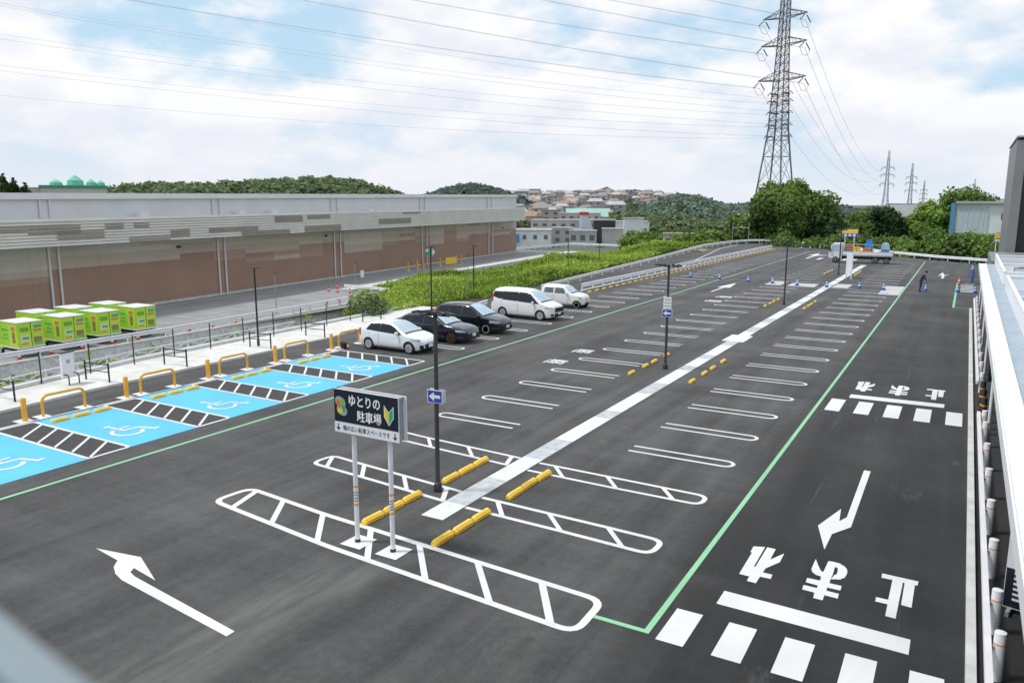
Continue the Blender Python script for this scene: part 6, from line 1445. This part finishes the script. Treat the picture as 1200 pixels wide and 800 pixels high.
for k in range(4000):
    az = rgh.uniform(17.5,34.5); d = 430+560*rgh.random()**.8
    x, y = -d*math.sin(R(az)), d*math.cos(R(az))
    if any((x-a)**2+(y-b_)**2 < 150 for a,b_ in placed): continue
    if az < 22.5 and d < 700: continue
    placed.append((x,y)); q = rgh.randrange(10); o, wi, ri, fl = HP[q]
    zone = 'left part' if az > 29.5 else ('middle part' if az > 25 else 'right part'); dist = 'lower slope' if d < 560 else ('middle slope' if d < 780 else 'upper slope')
    lab = 'distant %s house, %s %s roof, %s %s' % (WN[wi], 'flat' if fl else 'hipped', RN[ri], dist, zone)
    rt = R(az)+rgh.uniform(-.5,.5); s_ = rgh.uniform(.85,1.2)
    fresh = not hused[q]; nobj = None
    if fresh: hused[q] = True; o.location = (x,y,town_z(x,y)); o.rotation_euler.z = rt; o['label'] = lab; o.scale = (s_,)*3
    else: o = dup(o, (x,y,town_z(x,y)), rt, lab, None, s_)
    HALL.append((az, lab, o))
    cnt += 1
    if cnt >= 250: break
by = {}
for a_, l_, o_ in HALL: by.setdefault(l_, []).append((-a_, o_.name, o_))
for l_, q_ in by.items():
    if len(q_) > 1:
        for i_, (a_, n_, o_) in enumerate(sorted(q_)): o_['label'] = l_+', %s from the left' % ordn(i_)
# green between the houses
n = 4200; Cs = []; Sh = []; Nn = []
for k in range(n):
    az = rgh.uniform(13,36); d = 400+640*rgh.random(); x, y = -d*math.sin(R(az)), d*math.cos(R(az)); cl_ = math.sin(az*1.9+d*.02)+math.sin(d*.05-az)
    if cl_ < -.3 and rgh.random() < .6: continue
    r = rgh.uniform(1.8,4.0); m_ = 24; dd = rg.normal(size=(m_,3)); dd[:,2] = abs(dd[:,2]); dd /= np.linalg.norm(dd,axis=1)[:,None]
    Cs.append(np.array([x,y,town_z(x,y)+1])+dd*r); Nn.append(dd); Sh.append(.3+rgh.uniform(-.2,.2)+.35*dd[:,2]-.1)
C = np.concatenate(Cs); u,v = leaf_axes(len(C), 1.0, .3, rg, np.concatenate(Nn))
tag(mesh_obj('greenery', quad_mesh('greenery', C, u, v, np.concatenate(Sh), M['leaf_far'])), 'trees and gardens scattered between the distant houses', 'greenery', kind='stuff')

# ------------------------------------------------------------------ mid-distance buildings
def block(label, loc, rot, w, d, h, wm, rm=None, wins=None, name='building', band=None):
    t = thing(name, label, 'building', loc, rot)
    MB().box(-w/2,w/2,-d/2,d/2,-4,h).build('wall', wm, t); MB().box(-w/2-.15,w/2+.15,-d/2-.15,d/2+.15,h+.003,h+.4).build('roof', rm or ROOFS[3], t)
    if wins:
        rows_, cols, ww, hh_ = wins
        for r_ in range(rows_):
            for c in range(cols):
                x = -w/2+w*(c+.5)/cols; z = h*(r_+.5)/rows_; MB().box(x-ww/2,x+ww/2,-d/2-.07,-d/2-.005,z-hh_/2,z+hh_/2).build('window', M['far_glass'], t)
    return t
wc, ww_, wg = WALLS[0], hmat('bright_white_wall', (.68,.68,.69)), hmat('concrete_wall', (.44,.43,.41))
fa = R(27)
block('low white hall with a blue tarpaulin corner just right of the warehouse', (-126,229,-5.8), fa, 14, 8, 3.9, ww_, None, (1,4,1.2,1.4))
t = thing('tarpaulin', 'blue tarpaulin cover hanging on the low white hall', 'tarpaulin', (-128.6,221.5,-5.5), fa); MB().prism(rounded([(-2.4,-.15),(2.4,-.15),(2.4,.15),(-2.4,.15)],.1,3), 0, 2.6).build('sheet', M['crate_blue'], t)
block('dark charcoal box building in front of the town', (-112,258,-6.3), fa, 7.6, 7, 7.4, hmat('charcoal_wall', (.045,.05,.06)))
block('tall white slab beside the concrete blocks', (-95,243,-6), R(24), 6.4, 5, 8.1, ww_)
block('pale concrete block left of the tall white slab', (-101.5,243,-6), R(24), 8.5, 6, 4.6, wg)
block('lower concrete block with dark openings near the middle of the valley', (-110,236,-6), R(25), 9, 6, 4.0, wg, None, (1,3,1.6,1.8))
block('concrete frame building with openings right of the white hall', (-117.5,236,-6), R(26), 6.5, 6, 4.8, wg, None, (2,2,1.3,1.2))
block('long pale shop building behind the white hall', (-142,290,-6.5), fa, 30, 12, 6.6, wc, None, (2,8,1.8,1.0))
block('long white factory shed in the valley', (-124,300,-6.5), fa, 24, 12, 6.0, ww_, None, (1,6,2,1.2))
block('pink-grey office block at the foot of the town', (-150,318,-6.5), fa, 18, 12, 9.0, WALLS[4], None, (3,5,1.6,1.0))
block('wide yellowish low shed in the valley', (-140,268,-6.5), fa, 26, 8, 3.6, hmat('ochre_wall', (.50,.42,.24)), None, (1,7,1.6,.8))
block('white works building right of the wooded slope', (-88,430,-7), R(14), 40, 14, 8.2, WALLS[1], None, (2,8,2,1.2))
block('small white building on the far plain left of the very large tree', (-92,540,-7), R(12), 26, 14, 10.5, WALLS[1], None, (2,5,2,1.4))
block('orange-roofed low hall beside the pale wood', (-84,256,-6.5), R(20), 10, 6, 3.4, wg, ROOFS[4], (1,3,1.4,1.0))
t = thing('hall', 'pale turquoise-roofed hall in the middle of the valley', 'building', (-152,330,-6.5), fa); MB().box(-9,9,-6,6,-3,7.5).build('wall', wc, t); MB().add([(-9.6,-6.5,7.5),(9.6,-6.5,7.5),(9.6,0,11.2),(-9.6,0,11.2),(9.6,6.5,7.5),(-9.6,6.5,7.5)], [(0,1,2,3),(3,2,4,5)]).build('roof', hmat('turquoise_roof', (.30,.50,.44)), t)
t = thing('slide_tower', 'white sloping tower with a small red top in the valley', 'tower', (-130,282,-6.5), fa); pr2 = [(-2.6,0),(6.5,0),(2.2,4.5),(.6,9.0),(-2.6,9.0)]; n = len(pr2)
MB().add([(x,-2.5,z) for x,z in pr2]+[(x,2.5,z) for x,z in pr2], [tuple(range(n-1,-1,-1)),tuple(range(n,2*n))]+[(i,(i+1)%n,n+(i+1)%n,n+i) for i in range(n)]).build('body', mat('pale_blue_white_panel', (.55,.60,.66), .5, 0, .05, .3), t); MB().box(-2.8,.8,-2.7,2.7,9.003,10.2).build('top', M['cone_red'], t)
# behind the warehouse, left
t = thing('green_roofed_building', 'cream building with several green domed roofs above the warehouse at the left', 'building', (-257,154,-5.4), R(58)); MB().box(-9.5,9.5,-6,6,0,17.2).build('wall', wc, t); MB().box(-9.9,9.9,-6.4,6.4,17.203,18.0).build('parapet', hmat('green_parapet', (.05,.30,.20)), t)
gr_ = hmat('green_copper_roof', (.16,.50,.34))
for x, r, h in ((-5.2,2.0,2.0),(.4,2.6,3.4),(5.0,1.6,2.2),(7.8,1.4,1.8)): MB().lathe([(r,18.003),(r*.9,18+h*.5),(r*.35,18+h*.85),(.1,18+h)], 10, (x,0,0)).build('roof', gr_, t, smooth=True)
for k in range(7): MB().box(-8.4+2.6*k,-7.2+2.6*k,-6.07,-6.005,13.2,15.2).build('window', M['glass'], t)
block('long pale pink building left of the green-roofed one', (-270,142,-6), R(60), 16, 10, 17.6, WALLS[4], ROOFS[3], None)
# office building on the right
t = thing('office_building', 'long white building with a blue left edge beyond the hedge on the right', 'building', (9.6,193,-7), R(0))
MB().box(-12.3,14,0,16,0,14.2).build('wall', hmat('grey_white_panel', (.68,.70,.73)), t); MB().box(-13.1,-12.305,-.6,16,0,14.3).build('blue_fin', hmat('blue_panel', (.10,.27,.46)), t)
MB().box(-12.3,14.2,-.8,16,14.205,14.7).build('roof', ROOFS[3], t); MB().box(-12.0,-6.2,-.25,-.02,1,13.6).build('glazed_front', hmat('glazed_panel', (.46,.53,.57)), t)
for k in range(6): MB().box(-11.9+.98*k,-11.84+.98*k,-.33,-.26,1,13.6).build('mullion', M['white'], t)
for x0, x1, z0, z1 in ((-3.8,-2.6,10.9,12.2),(-1.8,-.9,10.9,12.2),(-.7,.2,10.9,12.2),(.4,1.3,10.9,12.2),(4.6,6.4,10.9,12.2),(-.6,.2,7.6,8.2),(1.0,2.2,7.6,8.2),(4.6,5.8,7.4,8.4)): MB().box(x0,x1,-.07,-.005,z0,z1).build('window', M['glass'], t)
block('far pale block with a bluish roof above the trees left of the light green tree', (-36,560,-7), R(4), 22, 16, 13.6, WALLS[1], hmat('blue_roof', (.25,.36,.50)), None)
block('far low white block behind the broad dark tree on the right', (20,560,-7), R(-2), 46, 16, 16.4, WALLS[1], None, (2,8,3,1.4))

# ------------------------------------------------------------------ pylons and lines
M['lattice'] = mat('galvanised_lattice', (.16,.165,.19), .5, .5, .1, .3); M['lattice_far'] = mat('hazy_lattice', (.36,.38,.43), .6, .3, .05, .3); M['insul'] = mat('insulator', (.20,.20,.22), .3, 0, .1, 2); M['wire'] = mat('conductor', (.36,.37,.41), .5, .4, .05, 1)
PROF = [(0,4.4),(8,3.4),(14.5,2.7),(20.5,2.1),(26.5,1.55),(31.5,1.4),(37,1.15),(44,.92),(49.5,.8),(54,.72),(59,.6),(63,.3)]
def hw(z):
    for (a,p),(b_,q) in zip(PROF, PROF[1:]):
        if z <= b_: return p+(q-p)*(z-a)/(b_-a)
    return PROF[-1][1]
ARMS = [(36.6,4.3),(43.8,4.3),(49.4,4.2)]; SMALL = [24.8,27.2,29.8,32.2,33.8]
def pylon(label, loc, rot, sc=1., r=.14, mt=None, detail=True):
    mt = mt or M['lattice']; t = thing('transmission_tower', label, 'pylon', loc, rot); t.scale = (sc,)*3
    for sx_ in (-1,1):
        for sy_ in (-1,1): MB().tube([(sx_*w,sy_*w,z) for z,w in PROF], [r*1.35 if z < 30 else r for z,w in PROF], 5).build('leg', mt, t)
    mb = MB(); zs = [0,8,14.5,20.5,24,26.5]+[26.5+1.7*k for k in range(1,20)]; zs = [z for z in zs if z < 60]
    if not detail: zs = [0,8,14.5,20.5,26.5,30,34,38,42,46,50,54,58]
    for z0, z1 in zip(zs, zs[1:]):
        a, b_ = hw(z0), hw(z1)
        for k in range(4):
            c = [(-1,-1),(1,-1),(1,1),(-1,1)]; p, q = c[k], c[(k+1)%4]
            mb.tube([(p[0]*a,p[1]*a,z0),(q[0]*b_,q[1]*b_,z1)], r*.45, 3, cap=False); mb.tube([(q[0]*a,q[1]*a,z0),(p[0]*b_,p[1]*b_,z1)], r*.45, 3, cap=False); mb.tube([(p[0]*b_,p[1]*b_,z1),(q[0]*b_,q[1]*b_,z1)], r*.5, 3, cap=False)
    mb.build('bracing', mt, t)
    for z, ln in ARMS:
        for s in (-1,1):
            w = hw(z); mb = MB()
            for sy_ in (-1,1):
                mb.tube([(s*w,sy_*w,z),(s*(w+ln),0,z+.3)], r*.8, 4); mb.tube([(s*w,sy_*w,z+1.6),(s*(w+ln),0,z+.35)], r*.6, 4)
                for q in (.25,.5,.75): mb.tube([(s*(w+ln*q),sy_*w*(1-q),z+.3*q),(s*(w+ln*(q-.15)),sy_*w*(1-q+.15),z+1.6-1.25*(q-.15))], r*.4, 3)
            arm = mb.build('cross_arm', mt, t)
            for ddx, ddy in ((.0,-.55),(.0,.55)):
                mb = MB(); x = s*(w+ln*.92); b0 = Vector((x,0,z+.2)); b1 = Vector((x-s*.0,ddy*4.2,z-1.3)); mb.tube([b0.lerp(b1,.2),b1], .16*max(1,r/.14)*.8, 6); mb.build('insulator', M['insul'] if detail else mt, arm)
            mb = MB(); mb.tube([(s*(w+ln*.92),-2.3,z-1.3),(s*(w+ln*.92),-1.0,z-2.6),(s*(w+ln*.92),1.0,z-2.6),(s*(w+ln*.92),2.3,z-1.3)], r*.3, 4); mb.build('jumper', mt, arm)
    if detail:
        for z in SMALL:
            for s in (-1,1):
                w = hw(z); MB().tube([(s*w,0,z),(s*(w+1.1),0,z+.35),(s*(w+1.7),0,z-.25)], .10, 5).build('side_arm', mt, t); MB().box(s*w-.5,s*w+.5,-w,w,z-.06,z+.04).build('platform', mt, t)
    return t
PY = (-37.8,181.0,-3.2)
pylon('tall dark lattice pylon rising behind the very large tree, its top cut by the frame', PY, R(-16))
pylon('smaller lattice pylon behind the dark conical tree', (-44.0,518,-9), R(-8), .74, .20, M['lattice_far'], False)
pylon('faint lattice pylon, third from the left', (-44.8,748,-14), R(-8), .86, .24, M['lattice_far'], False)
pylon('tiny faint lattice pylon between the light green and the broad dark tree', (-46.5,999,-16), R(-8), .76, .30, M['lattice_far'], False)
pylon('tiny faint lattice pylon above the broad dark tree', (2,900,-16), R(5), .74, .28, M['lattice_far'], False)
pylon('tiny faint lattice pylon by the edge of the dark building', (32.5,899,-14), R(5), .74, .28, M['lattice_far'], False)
ca, sa = math.cos(R(-16)), math.sin(R(-16))
def pp(x, z): return Vector((PY[0]+x*ca, PY[1]+x*sa, PY[2]+z))
def wire(a, b_, sag, label, group, r=.035, n=28):
    pts = [a.lerp(b_, i/n)-Vector((0,0,4*sag*(i/n)*(1-i/n))) for i in range(n+1)]; o = pts[0].copy()
    tag(MB().tube([p-o for p in pts], r, 4, cap=False).build('power_line', M['wire'], None, o, smooth=True), label, 'power line', group)
T2 = Vector((-217,-59,0)); cb_, sb_ = math.cos(R(-16)), math.sin(R(-16)); k = 0
for lvl, (z, ln) in enumerate(ARMS):
    for s in (-1,1):
        x = s*(hw(z)+ln*.92)
        for e_ in (-.22,.22):
            k += 1; wire(pp(x,z-1.2)+Vector((e_,0,0)), T2+Vector((-s*0+x*cb_*1.0+e_, x*sb_*-1.0, 62+8.6*lvl+3*s)), 5., 'heavy line leftwards from the %s arm of the tall pylon, %s wire, %s side' % (('lowest','middle','top')[lvl], 'first' if e_ < 0 else 'second', 'left' if s < 0 else 'right'), 'heavy lines to the upper left', .02)
for lvl, z in enumerate(SMALL[:4]):
    for s in (-1,1):
        x = s*(hw(z)+1.6); wire(pp(x,z-.2), T2+Vector((x*1.5, -x*.4, 42.0+6.5*lvl+2.5*s)), 7.0, 'thin line leftwards from the %s short arms of the tall pylon, %s side' % (('lowest','second','third','uppermost')[lvl], 'left' if s < 0 else 'right'), 'thin lines to the left', .017)
P2_ = Vector((-44.0,518,-9))
for lvl, (z, ln) in enumerate(ARMS):
    for s in (-1,1):
        x = s*(hw(z)+ln*.92); wire(pp(x,z-1.2), P2_+Vector((x*.74,0,z*.74)), 13, 'sagging line from the %s arm of the tall pylon rightwards, %s side' % (('lowest','middle','top')[lvl], 'left' if s < 0 else 'right'), 'lines from the tall pylon to the right', .035)
# small poles near the ramp end
t = thing('road_gantry', 'thin grey frame of two posts and a bar beyond the ramp', 'frame', (-38.6,150,-1.5)); MB().tube([(0,0,0),(0,0,5.2)], .06, 6).build('post', M['grey'], t); MB().tube([(3.0,0,0),(3.0,0,5.2)], .06, 6).build('post', M['grey'], t); MB().tube([(0,0,4.2),(3.0,0,4.2)], .05, 6).build('bar', M['grey'], t)

# ------------------------------------------------------------------ handrail geometry (near the lens)
t = thing('handrail', 'x', 'handrail', (0,0,0))
t['label'] = 'pale blue-grey handrail close to the camera, blurred in the lower left corner'
M['rail'] = mat('pale_blue_rail_paint', (.21,.255,.275), .5, 0, .06, 3); M['rail_panel'] = mat('blue_rail_panel', (.10,.17,.31), .5, 0, .08, 3)
da = Vector((.99,-.13,0)).normalized(); dn = Vector((.13,.99,0)).normalized(); o_ = Vector((-.58,.283,7.0))
Mr = Matrix((( da.x,dn.x,0,o_.x),(da.y,dn.y,0,o_.y),(0,0,1,o_.z),(0,0,0,1)))
mb = MB(); mb.box(-1.6,2.0,-.034,0,-.05,0,M=Mr); mb.build('top_rail', M['rail'], t)
mb = MB(); mb.box(-1.6,2.0,-.060,-.0345,-.95,-.006,M=Mr); mb.build('infill_panel', M['rail_panel'], t)
for k in range(5):
    mb = MB(); mb.box(-1.55+.85*k,-1.50+.85*k,-.030,-.004,-1.3,-.0505,M=Mr); mb.build('post', M['rail'], t)
mb = MB(); mb.box(-1.8,2.2,-1.6,.06,-1.42,-1.302,M=Mr); tag(mb.build('viewing_deck', M['concrete']), kind='structure')


# ------------------------------------------------------------------ sky, sun, camera
SUN_EL, SUN_AZ = R(60), R(238)       # azimuth clockwise from +Y
w = bpy.data.worlds.new('World'); scene.world = w; w.use_nodes = True; nt = w.node_tree; N = nt.nodes.new; L = nt.links.new

def sky_nodes(nt, off):
    N = nt.nodes.new; L = nt.links.new
    bg = nt.nodes['Background']; sk = N('ShaderNodeTexSky'); sk.sky_type = 'NISHITA'; sk.sun_disc = False; sk.sun_elevation = SUN_EL; sk.sun_rotation = SUN_AZ; sk.air_density = 1.0; sk.dust_density = 1.2; sk.ozone_density = 1.2
    tc = N('ShaderNodeTexCoord'); sx = N('ShaderNodeSeparateXYZ'); L(tc.outputs['Generated'], sx.inputs[0])
    def rng(s, a, b_, c, d, smooth=False):
        r = N('ShaderNodeMapRange'); r.interpolation_type = 'SMOOTHSTEP' if smooth else 'LINEAR'
        for i, q in zip((1,2,3,4), (a,b_,c,d)): r.inputs[i].default_value = q
        L(s, r.inputs[0]); return r.outputs[0]
    def mixc(f, a, b_):
        m = N('ShaderNodeMix'); m.data_type = 'RGBA'
        for i, q in ((0,f),(6,a),(7,b_)):
            if isinstance(q, (tuple, float)): m.inputs[i].default_value = q
            else: L(q, m.inputs[i])
        return m.outputs[2]
    def dens(dz):
        mp = N('ShaderNodeMapping'); mp.inputs['Location'].default_value = (off[0], off[1], off[2]+dz); mp.inputs['Scale'].default_value = (1,1,2.3); L(tc.outputs['Generated'], mp.inputs['Vector'])
        a = N('ShaderNodeTexNoise'); a.inputs['Scale'].default_value = 5.2; a.inputs['Detail'].default_value = 10; a.inputs['Roughness'].default_value = .52; L(mp.outputs[0], a.inputs['Vector'])
        return a.outputs['Fac']
    d0 = dens(0.); d1 = dens(.06)
    cov = rng(d0, .39, .56, 0, .96, True)
    lit = rng(nmath('SUBTRACT', d0, d1), -.07, .07, 0, 1)
    cloud = mixc(lit, (6.6,6.7,7.25,1), (7.7,7.65,7.75,1))
    base = mixc(.86, sk.outputs[0], (4.15,5.9,7.25,1))
    c = mixc(cov, base, cloud)
    c = mixc(rng(sx.outputs['Z'], 0., .12, .92, 0), c, (6.35,6.55,7.1,1))
    L(c, bg.inputs['Color']); bg.inputs['Strength'].default_value = .132
sky_nodes(nt, (17.577333,1.949086,2.719377))
sun = bpy.data.lights.new('sun', 'SUN'); sun.energy = 2.5; sun.angle = R(7); sun.color = (1,.96,.90); so = bpy.data.objects.new('sun', sun); col.objects.link(so)
dv = Vector((math.sin(SUN_AZ)*math.cos(SUN_EL), math.cos(SUN_AZ)*math.cos(SUN_EL), math.sin(SUN_EL))); so.rotation_euler = dv.to_track_quat('Z','Y').to_euler(); so.location = (0,0,60)
cam = bpy.data.cameras.new('camera'); co = bpy.data.objects.new('camera', cam); col.objects.link(co); scene.camera = co
ya, pi_, ro = R(30.1381), R(10.1304), R(.0696)
fw = Vector((-math.sin(ya)*math.cos(pi_), math.cos(ya)*math.cos(pi_), -math.sin(pi_))); r0 = Vector((math.cos(ya), math.sin(ya), 0)); u0 = r0.cross(fw)
rv = r0*math.cos(ro)+u0*math.sin(ro); uv = -r0*math.sin(ro)+u0*math.cos(ro)
mw = Matrix((rv, uv, -fw)).transposed().to_4x4(); mw.translation = Vector((0,0,7.3236)); co.matrix_world = mw
cam.lens = 36*910.835/1200; cam.sensor_width = 36; cam.sensor_fit = 'HORIZONTAL'; cam.clip_start = .05; cam.clip_end = 8000
cam.dof.use_dof = True; cam.dof.focus_distance = 26; cam.dof.aperture_fstop = 1.7
scene.view_settings.view_transform = 'Standard'; scene.view_settings.look = 'None'; scene.view_settings.exposure = 0; scene.view_settings.gamma = 1
scene.render.engine = 'CYCLES'; scene.cycles.max_bounces = 6; scene.cycles.diffuse_bounces = 3; scene.cycles.use_denoising = True
